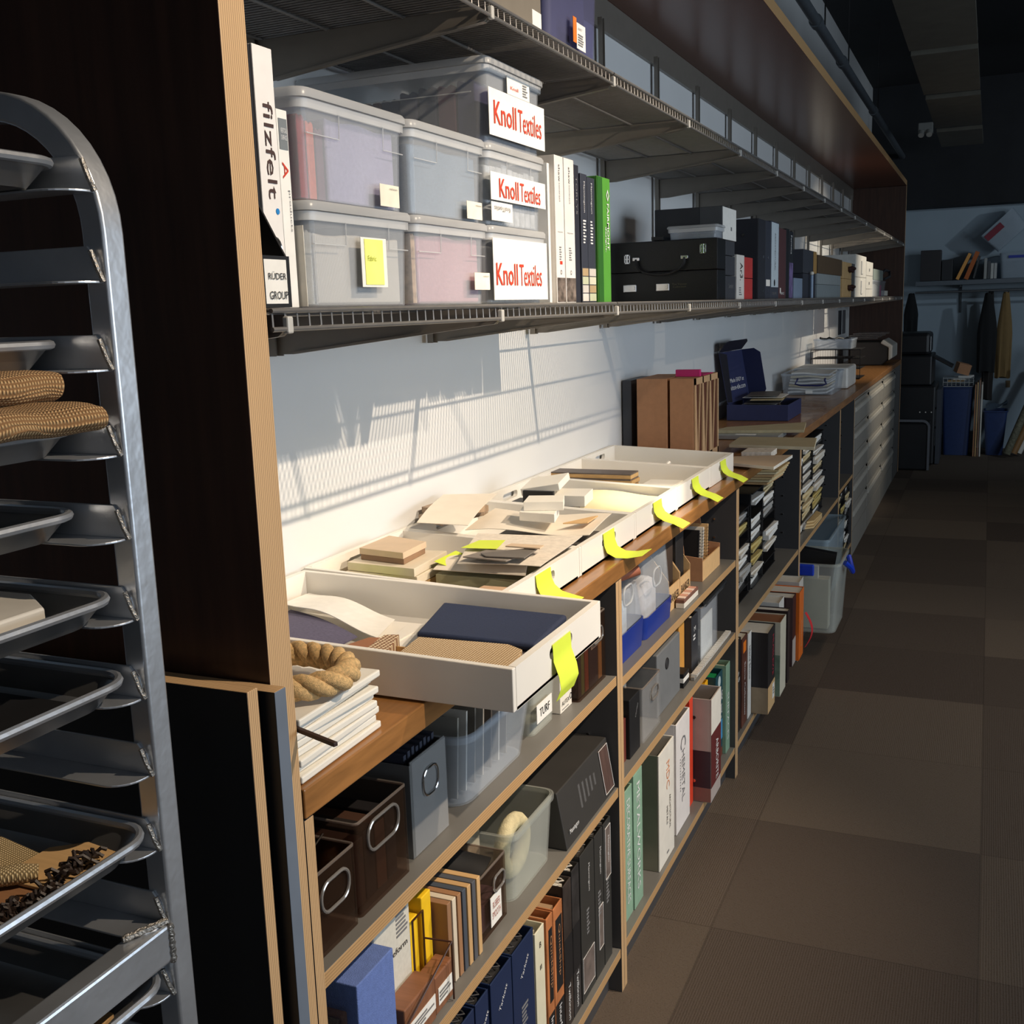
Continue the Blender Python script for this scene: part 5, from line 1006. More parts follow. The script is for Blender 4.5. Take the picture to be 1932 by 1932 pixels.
t = obin('acrylic_bin', 'long smoked acrylic bin of bottles and metal hooks, nearest on the top shelf', -.98, -.730, 1.010, 1.118, S1, S1+.112, smoke, (1.032, 1.096, S1+.055, S1+.095), group='smoked acrylic bins')
t = obin('acrylic_bin', 'smoked acrylic bin with dark contents beside the hooks, second on the top shelf', -1.02, -.732, 1.126, 1.262, S1, S1+.132, smoke, (1.150, 1.232, S1+.080, S1+.122), group='smoked acrylic bins')
for k, (x, y, c, lab) in enumerate(((-.79, 1.045, (150, 96, 60), 'amber bottle standing in the nearest smoked bin'), (-.80, 1.085, (176, 126, 80), 'tan jar standing in the nearest smoked bin'), (-.86, 1.06, (120, 70, 44), 'brown jar at the back of the nearest smoked bin'))):
    t = thing('jar', lab, 'jar', (x, y, S1+.004), 'jars in the smoked bins'); m = M('jar%d' % k, c, .3, 0, .2, 20, coat=.5)
    MB().rings([rr(x-r, x+r, y-r, y+r, S1+.004+z, r, 5) for r, z in ((.014, 0), (.016, .006), (.016, .055), (.009, .066), (.009, .078))]).build('bottle', m, t, smooth=True); MB().cyl((x, y, S1+.082), (x, y, S1+.092), .0105, 14).build('cap', blackm, t)
for k, x in enumerate((-.775, -.80)):
    hk = MB().tube([(x, 1.02, S1+.108), (x, 1.045, S1+.122), (x+.004, 1.065, S1+.112), (x+.004, 1.085, S1+.116), (x, 1.112, S1+.120)], .0018, 6); tag(hk.build('metal_hook', chrome, loc=(x, 1.07, S1+.108), smooth=True), ('front bent chrome hook laid across the nearest smoked bin', 'rear bent chrome hook laid across the nearest smoked bin')[k], 'hook')
for k in range(4): solo_box('dark_sample', 'dark sample packed in the second smoked bin, %s from its left' % ORD[k], 'sample', solid([(60, 44, 38), (44, 38, 36), (80, 56, 44), (38, 36, 38)][k]), -1.0, -.745, 1.134+.029*k, 1.160+.029*k, S1+.004, S1+.10+.004*(k % 2), 'samples in the second smoked bin')
for k, (y, txt) in enumerate(((1.150, 'ACOUSTIC PANELS'), (1.196, "WORLD'S QUIETEST"))):
    o = binder('binder', ('black binder with faint ACOUSTIC lettering standing behind the smoked bins', "black binder with faint WORLD'S lettering standing behind the smoked bins")[k], -1.03, y, y+.042, S1, .20, (26, 26, 26), depth=.10); text(o, txt, (-1.03, y+.021, S1+.11), '+Xv', .16, .016, M('dull_print', (110, 104, 92), .6))
t = thing('hanging_file', 'grey metal file box of hanging folders with oval ring handle', 'file box', (-.86, 1.345, S1))
gm = M('grey_file_metal', (128, 129, 128), .4, .3, .06, 20)
mb = MB().box(-1.04, -.742, 1.290, 1.2925, S1, S1+.145).box(-1.04, -.742, 1.4015, 1.404, S1, S1+.145).box(-.7445, -.742, 1.2925, 1.4015, S1, S1+.150).box(-1.04, -.7445, 1.2925, 1.4015, S1, S1+.002); mb.build('box_body', gm, t, bevel=.0008)
q = rr(1.325, 1.372, S1+.080, S1+.122, 0, .017, 5); MB().tube([(-.7400, p[0], p[1]) for p in q], .0022, 7, closed=True).build('ring_handle', chrome, t, smooth=True)
part_box('plastic_cover', t, acryl, -.7415, -.7405, 1.295, 1.402, S1+.002, S1+.148, 0)
for k in range(8): solo_box('file_folder', 'dark hanging folder, %s from the left, in the grey metal file box' % ORD[k], 'folder', M('dark_folder', (58, 62, 76), .5), -1.02, -.755, 1.297+.0125*k, 1.3045+.0125*k, S1+.006, S1+.156+.002*(k % 3), 'folders in the grey metal file box', 0)
t = bin_('storage_bin', 'large clear open bin of sample boards under the big white tray', -1.06, -.722, 1.440, 1.745, S1, S1+.128, clearp, taper=.022, r=.035, wall=.0025)
for k in range(7):
    y = 1.480+.033*k; c = [(150, 146, 136), (206, 202, 192), (120, 112, 100), (180, 172, 158), (96, 88, 80), (210, 206, 198), (140, 132, 120)][k]
    o = MB().box(-.26, 0, 0, .005, 0, .135).build('sample_board', solid(c), loc=(-.765, y, S1+.006), world=False, bevel=.0005); o.rotation_euler = (math.radians(-6), 0, 0); tag(o, 'sample board in the large clear bin, %s from its left' % ORD[k], 'board', 'boards in the large clear bin')
t = bin_('storage_bin', 'frosted bin with a TURF card on its front', -1.05, -.742, 1.765, 1.895, S1, S1+.13, frost, taper=.010, r=.015)
c = part_box('label_card', t, paper, -.7425, -.7412, 1.772, 1.848, S1+.028, S1+.064, 0); text(c, 'TURF', (-.7412, 1.810, S1+.046), '+X', .05, .016, ink)
MB().tube([(-.738, 1.80, S1+.102), (-.734, 1.83, S1+.104), (-.738, 1.86, S1+.106)], .0022, 6).build('latch', clearl, t, smooth=True)
t = thing('card_box', 'white card box reading AUTEX beside the TURF bin', 'box', (-.85, 1.93, S1)); part_box('box_body', t, offw, -.96, -.745, 1.902, 1.966, S1, S1+.105, .001); text(t, 'AUTEX', (-.745, 1.930, S1+.018), '+X', .042, .009, ink); MB().tube([(-.7445, 1.9595+.005*math.cos(a), S1+.020+.006*math.sin(a)) for a in [i*math.pi/6 for i in range(12)]], .0008, 5, closed=True).build('ring_mark', ink, t); print_lines(t, (-.745, 1.93, S1+.006), '+X', .04, .003, 1, inkg)
t = obin('acrylic_bin', 'smoked acrylic bin of coloured swatch books with a clip, at the bay divider', -.99, -.732, 1.975, 2.148, S1, S1+.152, smoke, (2.06, 2.12, S1+.095, S1+.125), group='smoked acrylic bins')
for k, (y, w, c, lab) in enumerate(((1.984, .018, (66, 64, 70), 'charcoal swatch book in the clip bin'), (2.004, .018, (116, 134, 84), 'green swatch book in the clip bin'), (2.026, .022, (150, 74, 56), 'brick red swatch book in the clip bin'), (2.052, .055, (52, 46, 66), 'wide dark violet swatch book in the clip bin'), (2.112, .022, (196, 152, 96), 'tan cork swatch book in the clip bin'))):
    solo_box('swatch_book', lab, 'swatch book', solid(c), -.95, -.737, y, y+w, S1+.004, S1+[.09, .10, .105, .112, .108][k], 'swatch books in the clip bin')
c = slab('tag_card', 'white tag card clipped inside the smoked clip bin', 'card', paper, [(-.7362, 2.062), (-.7362, 2.108), (-.7355, 2.108), (-.7355, 2.062)], S1+.118, .034, bevel=0)

# ---------------------------------------------------------------- bay 1, middle shelf
S2 = .5035
def leanbox(name, label, cat, m, x0, x1, y0, y1, h, ang=0, group=None, z=S2, bevel=.0015):
    o = MB().box(x0-x1, 0, 0, y1-y0, 0, h).build(name, m, loc=(x1, y0, z+.0005), world=False, bevel=bevel); o.rotation_euler = (ang, 0, 0); return tag(o, label, cat, group)
t = thing('display_case', 'pale green glass brick sample at the very bottom left of the bookcase', 'sample', (-.80, 1.045, S2)); part_box('block', t, M('pale_green_glass', (196, 206, 180), .25), -.90, -.742, 1.008, 1.066, S2, S2+.135, .006); part_box('acrylic_frame', t, smoke, -.92, -.735, 1.067, 1.083, S2, S2+.150, .003)
o = solo_box('felt_block', 'blue felt covered block standing in front of the white block', 'block', M('blue_felt', (96, 118, 178), .9, 0, .08, 120, .4, 500), -.99, -.726, 1.094, 1.190, S2, S2+.180)
t = thing('sample_block', 'white sample block with printed lettering behind the blue felt block', 'block', (-.85, 1.25, S2)); part_box('block', t, M('speckled_white', (206, 202, 190), .7, 0, .06, 160), -1.0, -.760, 1.196, 1.300, S2, S2+.198, .004)
text(t, 'reform', (-.760, 1.262, S2+.128), '+X', .05, .010, ink); print_lines(t, (-.760, 1.275, S2+.165), '+X', .035, .04, 6, inkg)
solo_box('sample_block', 'cream block peeping above the blue felt block at the back', 'block', creamp, -1.12, -1.01, 1.10, 1.19, S2, S2+.21)
solo_box('yellow_box', 'bright yellow box behind the brown wooden box, left one', 'box', M('yellow_card', (236, 190, 20), .6), -.93, -.765, 1.306, 1.331, S2, S2+.145, 'yellow boxes on the middle shelf')
solo_box('yellow_box', 'taller bright yellow box behind the wire stand, right one', 'box', M('yellow_card', (236, 190, 20), .6), -.93, -.760, 1.336, 1.366, S2, S2+.168, 'yellow boxes on the middle shelf')
t = thing('wooden_box', 'reddish brown wooden box with paper label, low on the middle shelf', 'box', (-.75, 1.27, S2)); part_box('box_body', t, M('reddish_wood', (128, 84, 58), .5, 0, .15, 8, stretch=(1, 12, 1)), -.757, -.722, 1.205, 1.298, S2, S2+.072, .002); c = label_card(t, -.722, 1.215, 1.296, S2+.018, S2+.042); print_lines(c, (-.721, 1.255, S2+.030), '+X', .07, .016, 3, inkg)
t = thing('wooden_box', 'second brown wooden box with paper label beneath the yellow boxes', 'box', (-.74, 1.335, S2)); part_box('box_body', t, M('reddish_wood', (128, 84, 58), .5), -.755, -.724, 1.302, 1.362, S2, S2+.062, .002); c = label_card(t, -.724, 1.310, 1.356, S2+.012, S2+.040); print_lines(c, (-.723, 1.333, S2+.026), '+X', .04, .018, 3, inkg)
t = thing('wire_stand', 'thin brown wire stand framing the yellow and wooden boxes', 'stand', (-.73, 1.27, S2)); bw = solid((64, 36, 24), .4)
MB().tube([(-.716, 1.19, S2+.004), (-.716, 1.19, S2+.05), (-.716, 1.345, S2+.100), (-.716, 1.345, S2+.003)], .0016, 6).build('front_frame', bw, t, smooth=True)
MB().tube([(-.7575, 1.3015, S2+.003), (-.7575, 1.3015, S2+.150), (-.7575, 1.334, S2+.150), (-.7575, 1.334, S2+.003)], .002, 6).build('rear_frame', bw, t, smooth=True)
MB().tube([(-.7575, 1.334, S2+.104), (-.716, 1.345, S2+.100)], .0016, 6).build('cross_wire', bw, t, smooth=True)
cols = [(150, 112, 82), (214, 200, 178), (160, 118, 84), (74, 80, 90), (196, 158, 110), (84, 86, 92), (204, 166, 116)]
for k, c in enumerate(cols):
    y = 1.372+.0158*k; leanbox('board_sample', ('brown board sample, first of the leaning row', 'cream board sample, second of the leaning row', 'tan board sample, third of the leaning row', 'slate board sample, fourth of the leaning row', 'light tan board sample, fifth of the leaning row', 'dark grey board sample, sixth of the leaning row', 'pale wood board sample, last of the leaning row')[k], 'board', solid(c), -.93, -.735+.001*k, y, y+.0125, .142-.0008*k, 0, 'row of board samples on the middle shelf', bevel=.0008)
t = obin('acrylic_bin', 'smoked acrylic bin of cloth scraps with a handwritten card, middle shelf', -1.0, -.738, 1.494, 1.604, S2, S2+.118, smoke, (1.545, 1.59, S2+.068, S2+.095), group='smoked acrylic bins')
c = part_box('label_card', t, paper, -.7370, -.7358, 1.530, 1.574, S2+.012, S2+.066, 0); text(c, 'RUBBER\nSMOOTH', (-.7358, 1.552, S2+.040), '+X', .034, .030, M('faded_red_ink', (176, 110, 100), .6))
mb = MB(); mb.sheet(lambda u, v: (-.93+.17*u, 1.51+.08*v, S2+.110+.030*math.sin(2.6*u+1)*math.sin(3*v)), 8, 8, .002); tag(mb.build('black_cloth', blackm, loc=(-.85, 1.55, S2+.10), smooth=True), 'black cloth bulging out of the handwritten card bin', 'cloth')
solo_box('cloth_stack', 'cream and violet cloth scraps at the bottom of the handwritten card bin', 'cloth', M('violet_scraps', (120, 108, 130), .9, 0, .3, 40), -.97, -.748, 1.502, 1.596, S2+.004, S2+.050)
t = bin_('storage_bin', 'frosted open bin holding a cream rope coil and a white box', -1.04, -.728, 1.618, 1.832, S2, S2+.135, frost, taper=.012, r=.025, wall=.0025)
ring = MB().tube([(-.775, 1.715+.050*math.cos(a), S2+.068+.045*math.sin(a)) for a in [i*math.pi/14 for i in range(28)]], .0155, 10, closed=True); tag(ring.build('cream_hose', M('cream_rope', (206, 196, 160), .8, 0, .2, 60, .5, 300), loc=(-.775, 1.715, S2+.01), smooth=True), 'cream twisted rope coil inside the frosted bin', 'rope')
solo_box('white_box', 'white oblong box sticking up at the back of the frosted bin', 'box', offw, -.98, -.83, 1.640, 1.690, S2+.004, S2+.150)
t = thing('sample_box', 'big black Mannington sample box sloping outward at the divider', 'box', (-.86, 1.99, S2)); mb = MB()
mb.prism([(-1.02, S2+.001), (-.716, S2+.001), (-.736, S2+.118), (-1.02, S2+.118)], 1, 1.845, 2.148); mb.build('box_body', M('charcoal_card', (52, 50, 48), .5, 0, .06, 20), t, bevel=.002)
Rn = Vector((0, 1, 0)); Un = Vector((-.020, 0, .117)).normalized(); Nn = Rn.cross(Un)
text(t, 'Mannington', (-.7185, 1.890, S2+.030), (Rn, Un, Nn), .05, .012, inkw, off=.002)
for k in range(5): text(t, 'IIII', (-.729, 1.955+.022*k, S2+.066), (Rn, Un, Nn), .008, .05-.006*k, inkg, 'small_print', off=.002)
fo = Vector((0, 0, 0)); pm = MB(); y0, y1 = 2.085, 2.140; zA, zB = S2+.012, S2+.108
def fx(z): return -.716-.020*(z-S2)/.117+.0012
pm.add([(fx(zA), y0, zA), (fx(zA), y1, zA), (fx(zB), y1, zB), (fx(zB), y0, zB), (fx(zA)-.001, y0, zA), (fx(zA)-.001, y1, zA), (fx(zB)-.001, y1, zB), (fx(zB)-.001, y0, zB)], [(0, 1, 2, 3), (7, 6, 5, 4), (0, 4, 5, 1), (1, 5, 6, 2), (2, 6, 7, 3), (3, 7, 4, 0)]); pm.build('picture_panel', M('wood_print', (80, 60, 54), .5, 0, .3, 20, stretch=(1, 10, 1)), t)
pl = MB().tube([(fx(zA)+.001, y0, zA), (fx(zA)+.001, y1, zA), (fx(zB)+.001, y1, zB), (fx(zB)+.001, y0, zB)], .0008, 5, closed=True); pl.build('picture_border', inkw, t)

# ---------------------------------------------------------------- bay 1, bottom shelf
S3 = .1105
def open_top(t, xf, y0, y1, z1, m):
    """the folded card tops seen at the head of a lever arch binder"""
    for k in range(2):
        yy = y0+(y1-y0)*(.30+.38*k); MB().tube([(xf-.10, yy-.006, z1-.003), (xf-.018, yy-.006, z1-.003), (xf-.010, yy, z1-.003), (xf-.018, yy+.006, z1-.003), (xf-.10, yy+.006, z1-.003)], .0016, 5).build('page_top', m, t, smooth=True)
NAV = (24, 40, 74)
t = binder('binder', 'white edged binder at the lower left, only its open top in view', -.728, 1.30, 1.375, S3, .30, (226, 222, 214)); open_top(t, -.728, 1.30, 1.375, S3+.30, chrome)
for k, (y0, y1, lab) in enumerate(((1.385, 1.435, 'first navy Tarkett binder from the left on the bottom shelf'), (1.440, 1.490, 'second navy Tarkett binder from the left on the bottom shelf'), (1.500, 1.588, 'third navy Tarkett binder, a wide one, on the bottom shelf'), (1.592, 1.690, 'fourth navy Tarkett binder, widest, beside the cream binder'))):
    t = binder('binder', lab, -.728, y0, y1, S3, .318, NAV, pm=solid((54, 54, 56)), group='navy Tarkett binders on the bottom shelf'); yc = (y0+y1)/2
    text(t, 'Tarkett', (-.728, yc+.004, S3+.265), (Vector((0, .72, .69)).normalized(), Vector((0, -.69, .72)).normalized(), Vector((1, 0, 0))), .046, .009, inkw); print_lines(t, (-.728, yc, S3+.17), '+X', .030, .05, 6, inkg); open_top(t, -.728, y0, y1, S3+.318, solid((70, 70, 74)))
t = binder('binder', 'cream binder with grid of dark squares between navy and orange binders', -.729, 1.700, 1.745, S3, .295, (220, 214, 188), pm=solid((176, 170, 150))); text(t, 'B', (-.729, 1.724, S3+.262), '+X', .008, .012, ink); text(t, 'II', (-.729, 1.724, S3+.215), '+X', .008, .010, ink); 
for a in range(2):
    for b_ in range(3): part_box('square_mark', t, blackm, -.729, -.7283, 1.710+.016*a, 1.722+.016*a, S3+.010+.017*b_, S3+.023+.017*b_, 0)
for k, (y0, y1, lab) in enumerate(((1.749, 1.782, 'narrow orange marbled QuickShip binder beside the cream binder'), (1.786, 1.834, 'wide orange marbled QuickShip binder beside the black marble binders'))):
    t = binder('binder', lab, -.726, y0, y1, S3, .298, M('orange_marble', (186, 116, 70), .5, 0, .35, 14), pm=solid((170, 140, 110)), group='QuickShip binders'); yc = (y0+y1)/2
    c = part_box('title_band', t, blackm, -.726, -.7253, y0+.010, y1-.005, S3+.115, S3+.27, 0); text(c, 'QuickShip', (-.7252, yc+.002, S3+.20), '+Xv', .11, .012, M('copper_ink', (176, 128, 90), .5)); c = part_box('black_foot', t, blackm, -.726, -.7254, y0+.001, y1-.001, S3+.001, S3+.09, 0); text(c, 'Interface', (-.7253, yc, S3+.045), '+Xv', .075, .014, inkw)
for k, (y0, y1, h, lab, m) in enumerate(((1.838, 1.883, .318, 'dark binder with a stone photo, just past the QuickShip binders', M('dark_stone_print', (52, 44, 40), .5, 0, .6, 16)), (1.887, 1.930, .326, 'dark binder with metallic print, second past the QuickShip binders', M('dark_metal_print', (44, 42, 42), .5, 0, .6, 24)))):
    t = binder('binder', lab, -.725, y0, y1, S3, h, m, pm=offw); yc = (y0+y1)/2; text(t, 'Twilkinson', (-.725, yc, S3+.055), '+Xv', .08, .012, inkw); open_top(t, -.725, y0, y1, S3+h, offw); part_box('dark_band', t, blackm, -.725, -.7245, y0+.001, y1-.001, S3+.10, S3+.20, 0)
for k, (y0, y1, h, lab) in enumerate(((1.934, 2.020, .335, 'wide charcoal Mannington binder with a stone photo at its foot'), (2.024, 2.078, .335, 'middle charcoal Mannington binder with a thin photo strip'), (2.082, 2.132, .335, 'charcoal Mannington binder with photo near its top, by the divider'))):
    t = binder('binder', lab, -.724, y0, y1, S3, h, (50, 50, 48), pm=solid((70, 68, 66)), group='charcoal Mannington binders'); yc = (y0+y1)/2
    text(t, 'Mannington', (-.724, yc+.008, S3+h-.07), '+Xv', .062, .010, inkw); print_lines(t, (-.724, yc, S3+.17), '+X', .02, .06, 7, inkg); open_top(t, -.724, y0, y1, S3+h, solid((84, 82, 80)))
    zz = (S3+.02, S3+.10) if k == 0 else (S3+.06, S3+.16) if k == 1 else (S3+.20, S3+.32); ya, yb = (y0+.006, y1-.010) if k == 0 else (y0+.020, y1-.006) if k == 1 else (y0+.012, y1-.004)
    c = part_box('photo_panel', t, M('stone_photo', (110, 98, 92), .5, 0, .4, 22), -.724, -.7234, ya, yb, zz[0], zz[1], 0); MB().tube([(-.7232, ya, zz[0]), (-.7232, yb, zz[0]), (-.7232, yb, zz[1]), (-.7232, ya, zz[1])], .0007, 5, closed=True).build('photo_border', inkw, c)

# ---------------------------------------------------------------- bay 2, upper shelf
T1 = .7455
def tote(lab, y0, y1, zb, zt, zm, x0=-1.0, x1=-.735):
    t = thing('storage_tote', lab, 'tote', bbase(x0, x1, y0, y1, zb), 'blue bottomed totes on the second bay')
    MB().rings([rr(x0+.004, x1-.004, y0+.004, y1-.004, zb, .02), rr(x0, x1, y0, y1, zm, .02), rr(x0+.002, x1-.002, y0+.002, y1-.002, zm, .02), rr(x0+.006, x1-.006, y0+.006, y1-.006, zb+.003, .018)]).build('blue_lid', bluet, t, smooth=True)
    MB().rings([rr(x0+.003, x1-.003, y0+.003, y1-.003, zm+.0005, .02), rr(x0+.012, x1-.012, y0+.012, y1-.012, zt, .02), rr(x0+.014, x1-.014, y0+.014, y1-.014, zt, .02), rr(x0+.005, x1-.005, y0+.005, y1-.005, zm+.0005, .018)], cap0=False, cap1=False).build('clear_upper', clearp, t, smooth=True)
    q = rr((y0+y1)/2-.035, (y0+y1)/2+.035, zm+.055, zm+.10, 0, .02, 4); MB().tube([(x1-.008, p[0], p[1]) for p in q], .0025, 6, closed=True).build('grip_line', clearl, t, smooth=True); return t
tote('left blue bottomed tote with crumpled plastic inside, behind the first divider', 2.235, 2.455, T1, T1+.158, T1+.070)
tote('right taller blue bottomed tote beside the banker boxes', 2.462, 2.712, T1, T1+.205, T1+.056)
solo_box('foam_scrap', 'pale crumpled plastic filling the left blue bottomed tote', 'plastic', M('pale_plastic_film', (190, 196, 200), .5, 0, .3, 25), -.97, -.765, 2.27, 2.42, T1+.004, T1+.12, None, .02)
solo_box('white_cloth', 'white and tan rolls in the right blue bottomed tote', 'rolls', M('pale_rolls', (206, 196, 190), .7, 0, .15, 20), -.96, -.768, 2.495, 2.68, T1+.004, T1+.115, None, .02)
mb = MB(); mb.tube([(-.84, 2.30, T1+.165), (-.735, 2.40, T1+.195)], .013, 12); tag(mb.build('leather_roll', M('terracotta_leather', (176, 104, 74), .6), loc=(-.78, 2.35, T1+.15), smooth=True), 'rolled terracotta leather poking out of the left blue tote', 'roll')
def mag(lab, y0, y1, z0_, m=cardl, txt='BANKER', xf=-.75, h=.222):
    t = thing('magazine_file', lab, 'magazine file', bbase(xf-.24, xf, y0, y1, z0_), 'kraft magazine files'); w = .003
    prof = [(xf-.24, z0_), (xf, z0_), (xf, z0_+h*.38), (xf-.10, z0_+h), (xf-.24, z0_+h)]
    MB().prism(prof, 1, y0, y0+w).prism(prof, 1, y1-w, y1).box(xf-w, xf, y0+w, y1-w, z0_, z0_+h*.30).box(xf-.24, xf-.237, y0+w, y1-w, z0_, z0_+h).box(xf-.237, xf-w, y0+w, y1-w, z0_, z0_+w).build('box_body', m, t)
    if txt: text(t, txt, (xf, (y0+y1)/2, z0_+h*.15), '+X', (y1-y0)*.8, .022, ink)
    return t
mag('left kraft BANKER magazine file beside the blue totes', 2.722, 2.835, T1); mag('right kraft BANKER magazine file, next to the open cardboard holder', 2.838, 2.950, T1)
solo_box('catalogue', 'dark ribbed catalogue filling the left BANKER file', 'catalogue', solid((56, 44, 36)), -.97, -.765, 2.735, 2.82, T1+.004, T1+.20, 'catalogues in the BANKER files')
solo_box('catalogue', 'black catalogue filling the right BANKER file', 'catalogue', solid((40, 38, 38)), -.97, -.765, 2.852, 2.935, T1+.004, T1+.185, 'catalogues in the BANKER files')
t = thing('sample_case', 'low white case with salmon striped chips in front of BANKER files', 'case', (-.735, 2.87, T1)); part_box('base', t, offw, -.7455, -.722, 2.775, 2.93, T1, T1+.014, .001); part_box('rim', t, solid((120, 84, 72)), -.7455, -.722, 2.775, 2.93, T1+.0142, T1+.024, .001)
for k in range(6): part_box('striped_chip', t, solid((214, 160, 140) if k % 2 else (238, 214, 200)), -.744, -.724, 2.785+.022*k, 2.804+.022*k, T1+.0245, T1+.027, 0)
t = thing('magazine_file', 'open kraft cardboard holder with curved sides and spiral notebooks', 'magazine file', (-.82, 3.21, T1), 'kraft magazine files')
for y in (3.075, 3.300):
    pr = [(-.90, T1), (-.745, T1), (-.745, T1+.07), (-.80, T1+.075)]+[(-.835+.03*math.cos(a), T1+.13+.045*math.sin(a)) for a in [i*math.pi/10 for i in range(6)]]+[(-.90, T1+.175)]
    MB().prism(pr, 1, y, y+.004).build('curved_side', card, t)
MB().box(-.749, -.745, 3.079, 3.300, T1, T1+.058).box(-.90, -.896, 3.079, 3.300, T1, T1+.175).box(-.896, -.749, 3.079, 3.300, T1, T1+.003).build('box_body', cardl, t)
for k in range(3):
    t = thing('notebook', '%s spiral notebook leaning in the open kraft holder' % ('left', 'middle', 'right')[k], 'notebook', (-.82, 3.11+.05*k, T1+.005)); m = [blackm, offw, cardl][k]
    part_box('cover', t, m, -.88, -.765, 3.10+.055*k, 3.108+.055*k, T1+.005, T1+.145, .001); mb = MB()
    for j in range(14): z = T1+.012+.0095*j; mb.tube([(-.764+.0035*math.cos(a)+.0, 3.104+.055*k+.007*math.sin(a), z) for a in [i*math.pi/3 for i in range(6)]], .0008, 4, closed=True)
    mb.build('spiral_binding', ink, t); t.rotation_euler = (math.radians(-8), 0, 0)

# ---------------------------------------------------------------- bay 2, middle shelf
T2 = .5055
binder('binder', 'short dark red book at the left of the second bay middle shelf', -.738, 2.262, 2.298, T2, .105, (104, 48, 40), cat='book')
t = thing('storage_box', 'black box file with small grey logo in the second bay', 'box', (-.85, 2.35, T2)); part_box('box_body', t, blackm, -.95, -.73, 2.304, 2.385, T2, T2+.145, .002); text(t, 'corian', (-.73, 2.355, T2+.105), (Vector((0, .6, .8)), Vector((0, -.8, .6)), Vector((1, 0, 0))), .035, .010, inkg)
o = obin('acrylic_stand', 'clear acrylic slip case with polished grip holding brochures', -.92, -.728, 2.405, 2.560, T2, T2+.138, acryl, (2.47, 2.53, T2+.085, T2+.115))
solo_box('brochure_stack', 'cream brochures standing in the clear acrylic slip case', 'brochures', offw, -.90, -.80, 2.42, 2.50, T2+.004, T2+.145)
t = thing('file_box', 'grey box file with a round dark finger hole', 'box file', (-.85, 2.70, T2)); part_box('box_body', t, M('grey_board_cover', (112, 114, 116), .55, 0, .05, 30), -.97, -.741, 2.575, 2.800, T2, T2+.168, .003); MB().tube([(-.7405, 2.665+.014*math.cos(a), T2+.120+.014*math.sin(a)) for a in [i*math.pi/8 for i in range(16)]], .002, 6, closed=True).build('finger_ring', ink, t, smooth=True); MB().cyl((-.7408, 2.665, T2+.120), (-.7400, 2.665, T2+.120), .0125, 16).build('finger_hole', solid((50, 50, 52)), t)
t = thing('mini_binders', 'small white and black booklets lying in front of the grey box file', 'booklets', (-.74, 2.86, T2))
for k in range(3): part_box('booklet', t, [blackm, paper, blackm][k], -.80, -.735, 2.815, 2.875, T2+.014*k, T2+.0125+.014*k, .0008)
solo_box('binder', 'orange tan slip case between grey box file and dark slate binder', 'binder', solid((214, 152, 70)), -.95, -.765, 2.880, 2.940, T2+.0, T2+.200)
t = binder('binder', 'dark slate binder with small white emblem by the clear case', -.745, 2.944, 3.020, T2, .165, (48, 50, 56)); text(t, 'M', (-.745, 2.98, T2+.125), '+X', .018, .014, inkw); print_lines(t, (-.745, 2.98, T2+.10), '+X', .035, .02, 2, inkw)
t = obin('acrylic_stand', 'clear acrylic case with white sleeve beside the divider', -.94, -.737, 3.035, 3.24, T2, T2+.170, clearp, None); part_box('paper_sleeve', t, offw, -.745, -.7425, 3.045, 3.19, T2+.005, T2+.13, 0)
for k, (y0, z, lab, dz) in enumerate(((2.93, T2+.19, 'upper spiral bound black catalogue above the clear acrylic case', .0), )):
    t = thing('spiral_catalogue', lab, 'catalogue', (-.82, 3.1, T2+.172)); part_box('cover', t, blackm, -.93, -.735, 3.05, 3.33, T2+.1725, T2+.184, .001); mb = MB()
    for j in range(30): y = 3.055+.0092*j; mb.tube([(-.733+.006*math.cos(a), y, T2+.178+.009*math.sin(a)) for a in [i*math.pi/3 for i in range(6)]], .0012, 4, closed=True)
    mb.build('spiral_binding', chrome, t)
t = thing('spiral_catalogue', 'flat comb bound catalogue lying along the edge of the middle shelf', 'catalogue', (-.73, 3.05, T2)); part_box('cover', t, solid((150, 144, 136)), -.734, -.722, 2.885, 3.34, T2, T2+.010, .001); mb = MB()
for j in range(36): y = 2.89+.0125*j; mb.box(-.733, -.716, y, y+.006, T2+.0102, T2+.018)
mb.build('comb_binding', white, t)

# ---------------------------------------------------------------- bay 2, bottom shelf
T3 = .1105
seafoam = M('seafoam_print', (136, 170, 146), .5, 0, .12, 18)
for k, (y0, y1, h, txt, lab) in enumerate(((2.225, 2.250, .285, '', 'thin white edged green binder at the first divider, bottom of second bay'), (2.254, 2.318, .33, 'DECORATIVE SURFACES', 'seafoam DECORATIVE SURFACES binder on the second bay bottom shelf'), (2.322, 2.392, .345, 'METALWORKS', 'seafoam binder with white lettering beside the MDC binder'))):
    t = binder('binder', lab, -.735+.003*k, y0, y1, T3, h, seafoam, group='seafoam green binders', pm=offw)
    if txt: text(t, txt, (-.735+.003*k, (y0+y1)/2, T3+h*.52), '+Xv', h*.80, .024, inkw)
t = thing('binder', 'white MDC Architectural Metals binder with open hollow top', 'binder', (-.85, 2.54, T3)); xf, y0, y1, h, w = -.722, 2.515, 2.660, .318, .004
MB().box(xf-w, xf, y0, y1, T3, T3+h).box(xf-.16, xf-w, y1-w, y1, T3, T3+h).build('cover', solid((232, 226, 214)), t, bevel=.001)
part_box('metal_side', t, M('brushed_pale_metal', (168, 168, 152), .3, .7, .15, 8), xf-.16, xf-w-.0005, y0, y0+w, T3, T3+h, .0008)
for z in (.05, .26): MB().cyl((xf-.10, y0-.002, T3+z), (xf-.10, y0, T3+z), .006, 12).build('rivet', chrome, t, smooth=True)
part_box('pages', t, solid((96, 84, 74)), xf-.15, xf-.03, y0+.02, y1-.02, T3+.003, T3+h-.06, 0)
